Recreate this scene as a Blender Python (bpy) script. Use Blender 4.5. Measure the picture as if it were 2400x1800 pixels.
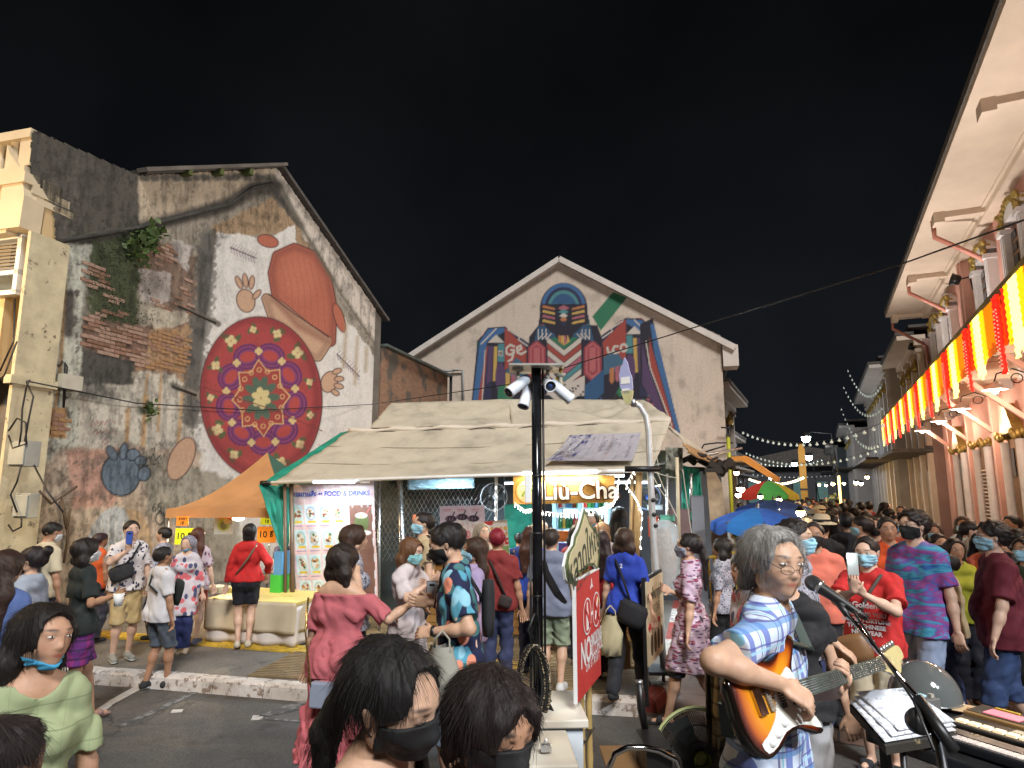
import bpy,bmesh,math,random,os
import numpy as np
from mathutils import Vector,Matrix,Quaternion
R_ = math.radians
random.seed(7); RNG = np.random.default_rng(7)
for o in list(bpy.data.objects): bpy.data.objects.remove(o)
SC = bpy.context.scene; COL = SC.collection
# -- camera
CAMH = 1.95; PITCH = R_(9.1); FPX = 1530.0
cd = bpy.data.cameras.new('camera'); cam = bpy.data.objects.new('camera',cd); COL.objects.link(cam)
cam.location = (0,0,CAMH); cam.rotation_euler = (math.pi/2 + PITCH,0,0)
cd.sensor_width = 36; cd.lens = 36*FPX/2400; cd.clip_end = 800; cd.clip_start = 0.05
SC.camera = cam
# -- world: a night sky over a lit town
W = bpy.data.worlds.new('World'); SC.world = W; W.use_nodes = True
wn = W.node_tree; wn.nodes.clear()
wo = wn.nodes.new('ShaderNodeOutputWorld'); wb = wn.nodes.new('ShaderNodeBackground')
wt = wn.nodes.new('ShaderNodeTexCoord'); wz = wn.nodes.new('ShaderNodeSeparateXYZ'); wr = wn.nodes.new('ShaderNodeValToRGB')
wn.links.new(wt.outputs['Generated'],wz.inputs[0]); wn.links.new(wz.outputs[2],wr.inputs[0])
wr.color_ramp.elements[0].position = 0.0; wr.color_ramp.elements[0].color = (0.0036,0.0042,0.0054,1)
wr.color_ramp.elements[1].position = 0.55; wr.color_ramp.elements[1].color = (0.0013,0.0015,0.0017,1)
wx = wn.nodes.new('ShaderNodeTexNoise'); wx.inputs['Scale'].default_value = 2.2; wx.inputs['Detail'].default_value = 5; wn.links.new(wt.outputs['Generated'],wx.inputs[0])
wq = wn.nodes.new('ShaderNodeValToRGB'); wq.color_ramp.elements[0].position = .35; wq.color_ramp.elements[0].color = (.65,.68,.72,1); wq.color_ramp.elements[1].position = .7; wq.color_ramp.elements[1].color = (1.5,1.5,1.5,1); wn.links.new(wx.outputs[0],wq.inputs[0])
wm = wn.nodes.new('ShaderNodeMix'); wm.data_type = 'RGBA'; wm.blend_type = 'MULTIPLY'; wm.inputs[0].default_value = 1; wn.links.new(wr.outputs[0],wm.inputs[6]); wn.links.new(wq.outputs[0],wm.inputs[7]); wn.links.new(wm.outputs[2],wb.inputs[0]); wb.inputs[1].default_value = 1.0; wn.links.new(wb.outputs[0],wo.inputs[0])
# -- glow of the many street lamps on the square behind the viewer
def lamp_light(name,kind,loc,energy,color,size=0.3,rot=None,parent=None):
 l = bpy.data.lights.new(name,kind); o = bpy.data.objects.new(name,l); COL.objects.link(o)
 o.location = loc; l.energy = energy; l.color = color
 if kind == 'SUN': l.angle = R_(size)
 elif kind == 'AREA': l.size = size
 else: l.shadow_soft_size = size
 if rot: o.rotation_euler = rot
 if parent: o.parent = parent
 return o
def aim(o,tgt):
 o.rotation_euler = (Vector(tgt)-o.location).to_track_quat('-Z','Y').to_euler()
sun = lamp_light('night_glow','SUN',(5,-10,20),1.5,(1.0,0.96,0.90),14)
aim(sun,(0.5,10,-2))
SC.view_settings.view_transform = 'Standard'; SC.view_settings.look = 'None'
SC.view_settings.exposure = 1.2; SC.view_settings.gamma = 1.0; SC.view_settings.use_curve_mapping = False
SC.cycles.use_denoising = True
SC.cycles.max_bounces = 6; SC.cycles.diffuse_bounces = 3; SC.cycles.glossy_bounces = 2; SC.cycles.transmission_bounces = 4
SC.cycles.transparent_max_bounces = 8; SC.cycles.sample_clamp_indirect = 3.0; SC.cycles.caustics_reflective = False; SC.cycles.caustics_refractive = False
# -- where a pixel of the photograph looks
_c,_s = math.cos(PITCH),math.sin(PITCH)
def ray(px,py):
 x = (px-1200)/FPX; y = (900-py)/FPX
 return Vector((x,_c - y*_s,_s + y*_c))
def atY(px,py,Y):
 d = ray(px,py); return Vector((0,0,CAMH)) + d*(Y/d.y)
def atZ(px,py,z=0.0):
 d = ray(px,py); return Vector((0,0,CAMH)) + d*((z-CAMH)/d.z)
def onplane(px,py,p0,n):
 d = ray(px,py); t = (Vector(p0)-Vector((0,0,CAMH))).dot(n)/d.dot(n)
 return Vector((0,0,CAMH)) + d*t
def proj(x,y,z):
 z = z-CAMH; dep = y*_c + z*_s
 return 1200+FPX*x/dep,900-FPX*(-y*_s+z*_c)/dep
# -- object helpers
def tag(o,label=None,cat=None,group=None,kind=None):
 if label: o['label'] = label
 if cat: o['category'] = cat
 if group: o['group'] = group
 if kind: o['kind'] = kind
 return o
def empty(name,loc=(0,0,0),rz=0.0,label=None,cat=None,group=None,kind=None):
 o = bpy.data.objects.new(name,None); COL.objects.link(o); o.location = loc; o.rotation_euler = (0,0,rz)
 o.empty_display_size = 0.1
 return tag(o,label,cat,group,kind)
def link(name,me,parent=None,loc=None,color=None):
 o = bpy.data.objects.new(name,me); COL.objects.link(o)
 if parent is not None: o.parent = parent
 if loc is not None: o.location = loc
 if color is not None: o.color = (*color[:3],1)
 return o
def copy_tree(o,parent=None):
 c = o.copy(); COL.objects.link(c); c.parent = parent
 for ch in o.children: copy_tree(ch,c)
 return c
class MB:
 """collects shapes with material slots, builds one mesh object"""
 def __init__(s): s.v = []; s.f = []; s.m = []; s.sm = []; s.mats = []
 def mi(s,m):
  if m is None: return 0
  if m not in s.mats: s.mats.append(m)
  return s.mats.index(m)
 def add(s,vs,fs,m=None,smooth=False):
  b = len(s.v); s.v += [tuple(v) for v in vs]; k = s.mi(m)
  for f in fs: s.f.append(tuple(i+b for i in f)); s.m.append(k); s.sm.append(smooth)
  return s
 def box(s,c,d,m=None,M=None):
  x,y,z = d[0]/2,d[1]/2,d[2]/2
  vs = [Vector((i*x,j*y,k*z)) for i in (-1,1) for j in (-1,1) for k in (-1,1)]
  if M is not None: vs = [M @ v for v in vs]
  c = Vector(c)
  return s.add([v+c for v in vs],[(0,1,3,2),(4,6,7,5),(0,4,5,1),(2,3,7,6),(0,2,6,4),(1,5,7,3)],m)
 def bar(s,a,b,w,h=None,m=None,up=(0,0,1)):
  a = Vector(a); b = Vector(b); h = h or w; d = (b-a); L = d.length
  if L < 1e-6: return s
  d.normalize(); u = Vector(up)
  if abs(d.dot(u)) > 0.95: u = Vector((0,1,0))
  x = d.cross(u).normalized(); z = x.cross(d)
  vs = []
  for p in (a,b):
   for i,j in ((-1,-1),(1,-1),(1,1),(-1,1)): vs.append(p + x*(i*w/2) + z*(j*h/2))
  return s.add(vs,[(3,2,1,0),(4,5,6,7),(0,1,5,4),(1,2,6,5),(2,3,7,6),(3,0,4,7)],m)
 def tube(s,pts,r,m=None,n=8,cap=True,smooth=True):
  pts = [Vector(p) for p in pts]; rs = r if isinstance(r,(list,tuple)) else [r]*len(pts)
  vs = []; fs = []; prev = None
  for i,p in enumerate(pts):
   t = (pts[min(i+1,len(pts)-1)] - pts[max(i-1,0)])
   t = t.normalized() if t.length > 1e-9 else Vector((0,0,1))
   if prev is None:
    u = Vector((0,0,1)) if abs(t.z) < 0.9 else Vector((1,0,0))
    u = (u - t*u.dot(t)).normalized()
   else:
    u = prev - t*prev.dot(t); u = u.normalized() if u.length > 1e-6 else t.orthogonal().normalized()
   prev = u; w = t.cross(u)
   for k in range(n):
    a = 2*math.pi*k/n; vs.append(p + (u*math.cos(a) + w*math.sin(a))*rs[i])
  for i in range(len(pts)-1):
   for k in range(n):
    a = i*n+k; b = i*n+(k+1) % n; fs.append((a,b,b+n,a+n))
  if cap: fs.append(tuple(range(n-1,-1,-1))); fs.append(tuple(range((len(pts)-1)*n,len(pts)*n)))
  return s.add(vs,fs,m,smooth)
 def quad(s,a,b,c,d,m=None): return s.add([a,b,c,d],[(0,1,2,3)],m)
 def lathe(s,prof,m=None,n=16,M=None,smooth=True):
  vs = []; fs = []
  for r,z in prof:
   for k in range(n):
    a = 2*math.pi*k/n; v = Vector((r*math.cos(a),r*math.sin(a),z)); vs.append(M @ v if M is not None else v)
  for i in range(len(prof)-1):
   for k in range(n):
    a = i*n+k; b = i*n+(k+1) % n; fs.append((a,b,b+n,a+n))
  return s.add(vs,fs,m,smooth)
 def sph(s,c,r,m=None,n=10,sc=(1,1,1)):
  c = Vector(c); k = n//2
  return s.lathe([(r*math.sin(math.pi*i/k),-r*math.cos(math.pi*i/k)) for i in range(k+1)],m,n,Matrix.Translation(c) @ Matrix.Diagonal((*sc,1)))
 def prism(s,poly,y0,y1,m=None,M=None):
  """poly: (x,z) outline; extruded in y"""
  n = len(poly); vs = [Vector((p[0],y0,p[1])) for p in poly] + [Vector((p[0],y1,p[1])) for p in poly]
  if M is not None: vs = [M @ v for v in vs]
  fs = [tuple(range(n)),tuple(range(2*n-1,n-1,-1))] + [(i,i+n,(i+1) % n+n,(i+1) % n) for i in range(n)]
  return s.add(vs,fs,m)
 def mesh(s,name='m'):
  me = bpy.data.meshes.new(name); me.from_pydata([tuple(v) for v in s.v],[],s.f)
  for m in s.mats: me.materials.append(m)
  if s.f:
   me.polygons.foreach_set('material_index',s.m); me.polygons.foreach_set('use_smooth',s.sm)
  me.update(); return me
 def build(s,name,mat=None,parent=None,loc=None,color=None,bevel=0):
  if mat is not None and not s.mats: s.mats.append(mat)
  o = link(name,s.mesh(name),parent,loc,color)
  if bevel:
   b = o.modifiers.new('b','BEVEL'); b.width = bevel; b.segments = 2; b.limit_method = 'ANGLE'; b.angle_limit = R_(40)
  return o
def npmesh(name,V,Q,mat=None,smooth=True,cols=None):
 me = bpy.data.meshes.new(name); V = np.asarray(V,np.float32); Q = np.asarray(Q,np.int32); k = Q.shape[1]
 me.vertices.add(len(V)); me.vertices.foreach_set('co',V.ravel())
 me.loops.add(Q.size); me.loops.foreach_set('vertex_index',Q.ravel())
 me.polygons.add(len(Q)); me.polygons.foreach_set('loop_start',np.arange(0,Q.size,k,dtype=np.int32))
 me.polygons.foreach_set('use_smooth',np.full(len(Q),smooth))
 if cols is not None:
  ca = me.color_attributes.new('Col','FLOAT_COLOR','POINT')
  C4 = np.ones((len(V),4),np.float32); C4[:,:3] = cols; ca.data.foreach_set('color',C4.ravel())
 me.update(calc_edges=True); me.validate()
 if mat is not None: me.materials.append(mat)
 return me
# -- materials
MATS = {}
def srgb(r,g=None,b=None):
 if g is None: r,g,b = (int(r[i:i+2],16)/255 for i in (0,2,4))
 return tuple(((c/12.92) if c <= 0.04045 else ((c+0.055)/1.055)**2.4) for c in (r,g,b))
class NT:
 def __init__(s,name):
  s.m = bpy.data.materials.new(name); s.m.use_nodes = True; s.t = s.m.node_tree; s.t.nodes.clear()
  s.out = s.t.nodes.new('ShaderNodeOutputMaterial'); s.b = s.t.nodes.new('ShaderNodeBsdfPrincipled')
  s.t.links.new(s.b.outputs[0],s.out.inputs[0])
 def n(s,ty,**kw):
  nd = s.t.nodes.new('ShaderNode'+ty)
  for k,v in kw.items():
   if k.startswith('i_'):
    key = k[2:]; key = int(key) if key.isdigit() else key.replace('_',' ')
    s.set(nd.inputs[key],v)
   else: setattr(nd,k,v)
  return nd
 def set(s,inp,v):
  if isinstance(v,bpy.types.NodeSocket): s.t.links.new(v,inp)
  elif isinstance(v,bpy.types.Node): s.t.links.new(v.outputs[0],inp)
  elif isinstance(v,(tuple,list)) and len(v) == 3 and inp.type == 'RGBA': inp.default_value = (*v,1)
  else: inp.default_value = v
 def p(s,name,v): s.set(s.b.inputs[name],v)
 def mix(s,fac,a,b,mode='MIX'):
  nd = s.t.nodes.new('ShaderNodeMix'); nd.data_type = 'RGBA'; nd.blend_type = mode
  s.set(nd.inputs[0],fac); s.set(nd.inputs[6],a); s.set(nd.inputs[7],b); return nd.outputs[2]
 def math(s,op,a,b=0.0,c=None):
  nd = s.t.nodes.new('ShaderNodeMath'); nd.operation = op; s.set(nd.inputs[0],a); s.set(nd.inputs[1],b)
  if c is not None: s.set(nd.inputs[2],c)
  return nd.outputs[0]
 def ramp(s,fac,stops,interp='LINEAR'):
  nd = s.t.nodes.new('ShaderNodeValToRGB'); cr = nd.color_ramp; cr.interpolation = interp
  while len(cr.elements) < len(stops): cr.elements.new(0.5)
  for e,(pos,c) in zip(cr.elements,stops):
   e.position = pos; e.color = (*c,1) if len(c) == 3 else c
  s.set(nd.inputs[0],fac); return nd.outputs[0]
 def obj(s,scale=None,rot=None):
  tc = s.t.nodes.new('ShaderNodeTexCoord');
  if scale is None and rot is None: return tc.outputs['Object']
  mp = s.t.nodes.new('ShaderNodeMapping'); s.t.links.new(tc.outputs['Object'],mp.inputs[0])
  if scale is not None: mp.inputs['Scale'].default_value = scale
  if rot is not None: mp.inputs['Rotation'].default_value = rot
  return mp.outputs[0]
 def noise(s,scale,detail=4,vec=None,rough=0.55,dist=0.0):
  nd = s.n('TexNoise'); nd.inputs['Scale'].default_value = scale; nd.inputs['Detail'].default_value = detail
  nd.inputs['Roughness'].default_value = rough; nd.inputs['Distortion'].default_value = dist
  s.set(nd.inputs['Vector'],vec if vec is not None else s.obj()); return nd.outputs[0]
 def bump(s,h,strength=0.3,dist=0.01):
  nd = s.n('Bump'); nd.inputs['Strength'].default_value = strength; nd.inputs['Distance'].default_value = dist
  s.set(nd.inputs['Height'],h); s.t.links.new(nd.outputs[0],s.b.inputs['Normal'])
def grey(c): return (c,c,c)
def mat(name,col,rough=0.6,metal=0.0,var=0.25,vscale=3.0,bump=0.0,bscale=60,objcol=False,emit=None,estr=0.0,vcol=False,spec=None,wear=None):
 if name in MATS: return MATS[name]
 t = NT(name)
 if vcol: base = t.n('VertexColor',layer_name='Col').outputs[0]
 elif objcol: base = t.n('ObjectInfo').outputs['Color']
 else:
  rg = t.n('RGB'); rg.outputs[0].default_value = (*col,1); base = rg.outputs[0]
 if var:
  nz = t.noise(vscale,5)
  f = t.ramp(nz,[(0.25,grey(1-var)),(0.75,grey(1+var*0.35))])
  base = t.mix(1.0,base,f,'MULTIPLY')
 if wear:
  nz = t.noise(wear[1],8,rough=0.7); f = t.ramp(nz,[(wear[2],grey(0)),(wear[2]+0.06,grey(1))])
  base = t.mix(f,base,wear[0])
 t.p('Base Color',base); t.p('Metallic',metal)
 if rough is not None:
  if var:
   rr = t.ramp(t.noise(vscale*2.3,3),[(0.3,grey(max(0,rough-0.08))),(0.7,grey(min(1,rough+0.1)))]); t.p('Roughness',rr)
  else: t.p('Roughness',rough)
 if spec is not None: t.p('Specular IOR Level',spec)
 if bump: t.bump(t.noise(bscale,5),bump,0.01)
 if emit is not None:
  t.p('Emission Color',emit); t.p('Emission Strength',estr)
 MATS[name] = t.m; return t.m
def emis(name,col,s):
 if name in MATS: return MATS[name]
 t = NT(name); t.p('Base Color',tuple(min(.8,c*.8) for c in col)); t.p('Emission Color',col); t.p('Emission Strength',s)
 MATS[name] = t.m; return t.m
CLOTH = mat('cloth',(1,1,1),0.85,objcol=True,var=0.22,vscale=9,bump=0.15,bscale=220)
PLAIN = mat('painted',(1,1,1),0.55,objcol=True,var=0.15,vscale=5)
GLOSS = mat('glossy_plastic',(1,1,1),0.3,objcol=True,var=0.08,vscale=5)
STEEL = mat('galvanised_steel',(0.55,0.56,0.57),0.3,0.9,var=0.3,vscale=8)
DARKM = mat('dark_metal',(0.03,0.03,0.032),0.4,0.5,var=0.3)
BLACK = mat('black_plastic',(0.012,0.012,0.013),0.45,var=0.2)
WHITEP = mat('white_paint',(0.72,0.73,0.73),0.5,var=0.15,vscale=4)
WOOD = mat('wood',(0.30,0.17,0.07),0.55,var=0.4,vscale=6)
# -- painting on grids (numpy)
def vnoise(x,y,seed=0,octaves=4,gain=0.5):
 x = np.asarray(x,np.float64); y = np.asarray(y,np.float64); out = np.zeros(np.broadcast(x,y).shape); amp = 1; tot = 0
 for o in range(octaves):
  r = np.random.default_rng(seed*31+o); T = r.random((64,64))
  xi = np.floor(x).astype(int); yi = np.floor(y).astype(int); fx = x-xi; fy = y-yi
  fx = fx*fx*(3-2*fx); fy = fy*fy*(3-2*fy)
  a = T[xi % 64,yi % 64]; b = T[(xi+1) % 64,yi % 64]; c = T[xi % 64,(yi+1) % 64]; d = T[(xi+1) % 64,(yi+1) % 64]
  out += amp*((a*(1-fx)+b*fx)*(1-fy)+(c*(1-fx)+d*fx)*fy); tot += amp; amp *= gain; x = x*2.03+7.1; y = y*2.03+3.7
 return out/tot
def sd_poly(X,Y,poly):
 P = np.array(poly,float); d = np.full(X.shape,1e18); ins = np.zeros(X.shape,bool); n = len(P)
 for i in range(n):
  ax,ay = P[i]; bx,by = P[(i+1) % n]; ex,ey = bx-ax,by-ay
  t = np.clip(((X-ax)*ex+(Y-ay)*ey)/max(ex*ex+ey*ey,1e-9),0,1)
  d = np.minimum(d,(X-ax-t*ex)**2+(Y-ay-t*ey)**2)
  c = (ay > Y) != (by > Y)
  if ey != 0: ins ^= c & (X < ax+(Y-ay)*ex/ey)
 d = np.sqrt(d); return np.where(ins,-d,d)
def sd_line(X,Y,pts):
 d = np.full(X.shape,1e18)
 for (ax,ay),(bx,by) in zip(pts[:-1],pts[1:]):
  ex,ey = bx-ax,by-ay; t = np.clip(((X-ax)*ex+(Y-ay)*ey)/max(ex*ex+ey*ey,1e-9),0,1)
  d = np.minimum(d,(X-ax-t*ex)**2+(Y-ay-t*ey)**2)
 return np.sqrt(d)
def sd_ell(X,Y,cx,cy,rx,ry,rot=0):
 c,s = math.cos(R_(rot)),math.sin(R_(rot)); u = (X-cx)*c+(Y-cy)*s; v = -(X-cx)*s+(Y-cy)*c
 return (np.sqrt((u/rx)**2+(v/ry)**2)-1)*min(rx,ry)
class Paint:
 def __init__(s,X,Y,base): s.X = X; s.Y = Y; s.C = np.ones(X.shape+(3,))*np.array(base)
 def put(s,d,col,soft=1.0,a=1.0):
  """d: signed distance (<0 inside)"""
  m = np.clip(0.5-d/soft,0,1)*a
  s.C = s.C*(1-m[...,None])+np.array(col)*m[...,None]
 def poly(s,pts,col,soft=1.5,a=1.0,rag=0,seed=1,rs=12.0):
  d = sd_poly(s.X,s.Y,pts)
  if rag: d = d+(vnoise(s.X/rs,s.Y/rs,seed,5,0.6)-0.5)*2*rag
  s.put(d,col,soft,a)
 def ell(s,cx,cy,rx,ry,col,rot=0,soft=1.5,a=1.0,rag=0,seed=1,rs=12.0):
  d = sd_ell(s.X,s.Y,cx,cy,rx,ry,rot)
  if rag: d = d+(vnoise(s.X/rs,s.Y/rs,seed,5,0.6)-0.5)*2*rag
  s.put(d,col,soft,a)
 def ring(s,cx,cy,rx,ry,w,col,rot=0,soft=1.5,a=1.0): s.put(np.abs(sd_ell(s.X,s.Y,cx,cy,rx,ry,rot))-w/2,col,soft,a)
 def line(s,pts,w,col,soft=1.5,a=1.0): s.put(sd_line(s.X,s.Y,pts)-w/2,col,soft,a)
def gridmesh(name,P,C,mask=None,mat_=None):
 """P: (n,m,3) positions, C: (n,m,3) colours, mask: (n-1,m-1) cells kept"""
 n,m = P.shape[:2]; idx = np.arange(n*m).reshape(n,m)
 Q = np.stack([idx[:-1,:-1],idx[1:,:-1],idx[1:,1:],idx[:-1,1:]],-1).reshape(-1,4)
 if mask is not None: Q = Q[mask.reshape(-1)]
 used = np.unique(Q); re = np.full(n*m,-1); re[used] = np.arange(len(used))
 return npmesh(name,P.reshape(-1,3)[used],re[Q],mat_,False,C.reshape(-1,3)[used])
def text(body,size,mat_,parent=None,M=None,name='lettering',depth=0.0,align='CENTER',font_scale=(1,1),offset=0.0,kind=None):
 cu = bpy.data.curves.new(name,'FONT'); cu.body = body; cu.size = size; cu.extrude = depth; cu.align_x = align; cu.align_y = 'CENTER'
 cu.offset = offset; cu.resolution_u = 3
 cu.materials.append(mat_); oc = bpy.data.objects.new(name,cu); me = bpy.data.meshes.new_from_object(oc); bpy.data.objects.remove(oc); o = bpy.data.objects.new(name,me); COL.objects.link(o)
 if not me.materials: me.materials.append(mat_)
 MM = (M if M is not None else Matrix()) @ Matrix.Diagonal((font_scale[0],font_scale[1],1,1))
 o.matrix_world = MM
 if parent is not None:
  o.parent = parent; o.matrix_parent_inverse = Matrix(); o.matrix_basis = MM
 return o
def frame_M(o,x,y):
 """matrix whose X,Y axes are x,y (world) and Z their cross"""
 x = Vector(x).normalized(); y = Vector(y); y = (y-x*y.dot(x)).normalized(); z = x.cross(y)
 return Matrix(((x.x,y.x,z.x,o[0]),(x.y,y.y,z.y,o[1]),(x.z,y.z,z.z,o[2]),(0,0,0,1)))
# -- people: bodies and clothes as blended distance fields
def surfnet(F,lo,h):
 nx,ny,nz = F.shape; S = F < 0
 a = S[:-1,:-1,:-1].astype(np.int8)
 cnt = np.zeros((nx-1,ny-1,nz-1),np.int8)
 for i in (0,1):
  for j in (0,1):
   for k in (0,1): cnt += S[i:nx-1+i,j:ny-1+j,k:nz-1+k]
 act = (cnt > 0) & (cnt < 8); ci = np.argwhere(act)
 if len(ci) == 0: return np.zeros((0,3)),np.zeros((0,4),int)
 vid = np.full(act.shape,-1,np.int64); vid[act] = np.arange(len(ci))
 acc = np.zeros((len(ci),3)); num = np.zeros(len(ci)); corn = {}
 for i in (0,1):
  for j in (0,1):
   for k in (0,1): corn[(i,j,k)] = F[ci[:,0]+i,ci[:,1]+j,ci[:,2]+k]
 for c0 in corn:
  for ax in range(3):
   if c0[ax] == 0:
    c1 = list(c0); c1[ax] = 1; c1 = tuple(c1); f0 = corn[c0]; f1 = corn[c1]; x = (f0 < 0) != (f1 < 0)
    t = np.where(x,f0/np.where(x,f0-f1,1),0)
    p = np.tile(np.array(c0,float),(len(ci),1)); p[:,ax] += t
    acc += np.where(x[:,None],p,0); num += x
 V = (ci+acc/np.maximum(num,1)[:,None])*h+np.array(lo)
 quads = []
 for ax in range(3):
  sl0 = [slice(None)]*3; sl1 = [slice(None)]*3; sl0[ax] = slice(0,-1); sl1[ax] = slice(1,None)
  A = S[tuple(sl0)]; B = S[tuple(sl1)]; X = A != B
  b,c = [(1,2),(2,0),(0,1)][ax]
  e = np.argwhere(X); ok = (e[:,b] > 0) & (e[:,c] > 0) & (e[:,b] < act.shape[b]) & (e[:,c] < act.shape[c]); e = e[ok]
  fl = A[e[:,0],e[:,1],e[:,2]]
  def g(db,dc):
   q = e.copy(); q[:,b] -= db; q[:,c] -= dc; return vid[q[:,0],q[:,1],q[:,2]]
  q = np.stack([g(1,1),g(0,1),g(0,0),g(1,0)],-1)
  q = np.where(fl[:,None],q,q[:,::-1]); quads.append(q)
 Q = np.concatenate(quads); Q = Q[(Q >= 0).all(1)]
 return V,Q
class Field:
 def __init__(s,lo,hi,h):
  s.h = h; s.lo = np.array(lo,float); n = np.maximum(np.ceil((np.array(hi)-s.lo)/h).astype(int)+1,3)
  s.ax = [(s.lo[i]+np.arange(n[i])*h).astype(np.float32) for i in range(3)]; s.F = np.ones(n,np.float32)
 def sub(s,lo,hi):
  sl = []
  for i in range(3):
   a = int(np.clip((lo[i]-s.lo[i])/s.h,0,len(s.ax[i]))); b = int(np.clip((hi[i]-s.lo[i])/s.h+2,0,len(s.ax[i])))
   if b <= a: return None
   sl.append(slice(a,b))
  return tuple(sl)
 def add(s,pr,off=0.0,k=0.03,mode='u',cuts=None):
  """pr: dict(a,b,ra,rb,flat,M) in frame M (4x4)"""
  M = pr.get('M'); a = Vector(pr['a']); b = Vector(pr.get('b',pr['a'])); ra = pr['r']+off; rb = pr.get('rb',pr['r'])+off; fl = pr.get('flat',1.0); fx = pr.get('fx',1.0)
  wa = M @ a if M is not None else a; wb = M @ b if M is not None else b; rr = max(ra,rb)*max(1,fl,fx)+k+2*s.h
  sl = s.sub([min(wa[i],wb[i])-rr for i in range(3)],[max(wa[i],wb[i])+rr for i in range(3)])
  if sl is None: return
  X = s.ax[0][sl[0]][:,None,None]; Y = s.ax[1][sl[1]][None,:,None]; Z = s.ax[2][sl[2]][None,None,:]
  if M is not None:
   I = M.inverted(); x = X*I[0][0]+Y*I[0][1]+Z*I[0][2]+I[0][3]; y = X*I[1][0]+Y*I[1][1]+Z*I[1][2]+I[1][3]; z = X*I[2][0]+Y*I[2][1]+Z*I[2][2]+I[2][3]
  else: x,y,z = X,Y,Z
  iy = 1.0/fl; ix = 1.0/fx
  x = (x-a.x)*ix; y = (y-a.y)*iy; z = z-a.z; ex,ey,ez = (b.x-a.x)*ix,(b.y-a.y)*iy,b.z-a.z; L = ex*ex+ey*ey+ez*ez
  if L > 1e-10:
   t = np.clip((x*ex+y*ey+z*ez)/L,0,1); d = np.sqrt((x-t*ex)**2+(y-t*ey)**2+(z-t*ez)**2)-(ra+(rb-ra)*t)
  else: d = np.sqrt(x*x+y*y+z*z)-ra
  if fl < 1 or fx < 1: d = d*(0.5+0.5*min(fl,fx))
  for (cp,cn) in (cuts or pr.get('cuts') or ()):
   cn = Vector(cn).normalized(); d = np.maximum(d,(X-cp[0])*cn.x+(Y-cp[1])*cn.y+(Z-cp[2])*cn.z)
  F = s.F[sl]
  if mode == 'u':
   hh = np.maximum(k-np.abs(F-d),0)/k if k > 0 else 0
   s.F[sl] = np.minimum(F,d)-hh*hh*k*0.25
  elif mode == 's':
   hh = np.maximum(k-np.abs(F+d),0)/k if k > 0 else 0
   s.F[sl] = np.maximum(F,-d)+hh*hh*k*0.25
 def cut(s,p,n):
  n = Vector(n).normalized(); X = s.ax[0][:,None,None]; Y = s.ax[1][None,:,None]; Z = s.ax[2][None,None,:]
  s.F = np.maximum(s.F,(X-p[0])*n.x+(Y-p[1])*n.y+(Z-p[2])*n.z)
 def folds(s,amp,wl,seed=0,aniso=(1,1,1)):
  r = np.random.default_rng(seed); X = s.ax[0][:,None,None]; Y = s.ax[1][None,:,None]; Z = s.ax[2][None,None,:]
  N = 0
  for i in range(5):
   d = r.normal(size=3)*np.array(aniso); d /= np.linalg.norm(d)+1e-9; w = 2*math.pi/(wl*(0.6+0.9*r.random()))
   ph = X*d[0]*w+Y*d[1]*w+Z*d[2]*w+r.random()*6+1.3*np.sin(X*w*.31+Z*w*.42+i)
   s_ = np.sin(ph); N = N+(s_ if (i % 2 or amp < .0036) else (1.35-2.7*np.abs(np.sin(ph*.5))))
  s.F = s.F+(amp/2.2)*N.astype(np.float32)
 def mesh(s): return surfnet(s.F,s.lo,s.h)
def rotm(ax,deg): return Matrix.Rotation(R_(deg),4,ax)
def ik(a,t,l1,l2,pole):
 a = Vector(a); t = Vector(t); d = t-a; L = d.length; mx = (l1+l2)*0.998
 if L > mx: t = a+d*(mx/L); d = t-a; L = mx
 if L < abs(l1-l2)+0.02: L = abs(l1-l2)+0.02
 u = d.normalized(); p = Vector(pole); p = (p-u*p.dot(u)); p = p.normalized() if p.length > 1e-5 else u.orthogonal().normalized()
 x = (l1*l1-l2*l2+L*L)/(2*L); y = math.sqrt(max(l1*l1-x*x,0))
 return a+u*x+p*y,t
def skin_mat():
 t = NT('skin'); base = t.n('VertexColor',layer_name='Col').outputs[0]; oc = t.n('ObjectInfo').outputs['Color']
 c = t.mix(1.0,base,oc,'MULTIPLY'); c = t.mix(1.0,c,t.ramp(t.noise(22,4),[(0.3,(0.86,0.82,0.80)),(0.7,(1.05,1.03,1.02))]),'MULTIPLY')
 t.p('Base Color',c); t.p('Roughness',t.ramp(t.noise(60,3),[(0.3,grey(0.42)),(0.7,grey(0.6))])); t.p('Specular IOR Level',0.4)
 t.p('Subsurface Weight',0.08); t.p('Subsurface Radius',(0.02,0.008,0.004)); t.p('Subsurface Scale',0.3)
 t.bump(t.noise(260,3),0.08,0.003); MATS['skin'] = t.m; return t.m
SKIN = skin_mat()
def hair_mat():
 t = NT('hair'); oc = t.n('ObjectInfo').outputs['Color']
 st = t.noise(1.0,6,t.obj(scale=(150,150,9)),0.7)
 c = t.mix(1.0,oc,t.ramp(st,[(0.3,grey(0.45)),(0.72,grey(1.9))]),'MULTIPLY')
 t.p('Base Color',c); t.p('Roughness',0.5); t.p('Specular IOR Level',0.32); t.bump(st,0.9,0.004); MATS['hair'] = t.m; return t.m
HAIR = hair_mat()
EYEW = mat('eye_white',(0.62,0.6,0.58),0.2,var=0)
EYED = mat('eye_iris',(0.012,0.007,0.004),0.12,var=0)
MASKM = mat('mask_fabric',(1,1,1),0.8,objcol=True,var=0.12,vscale=30)
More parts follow.
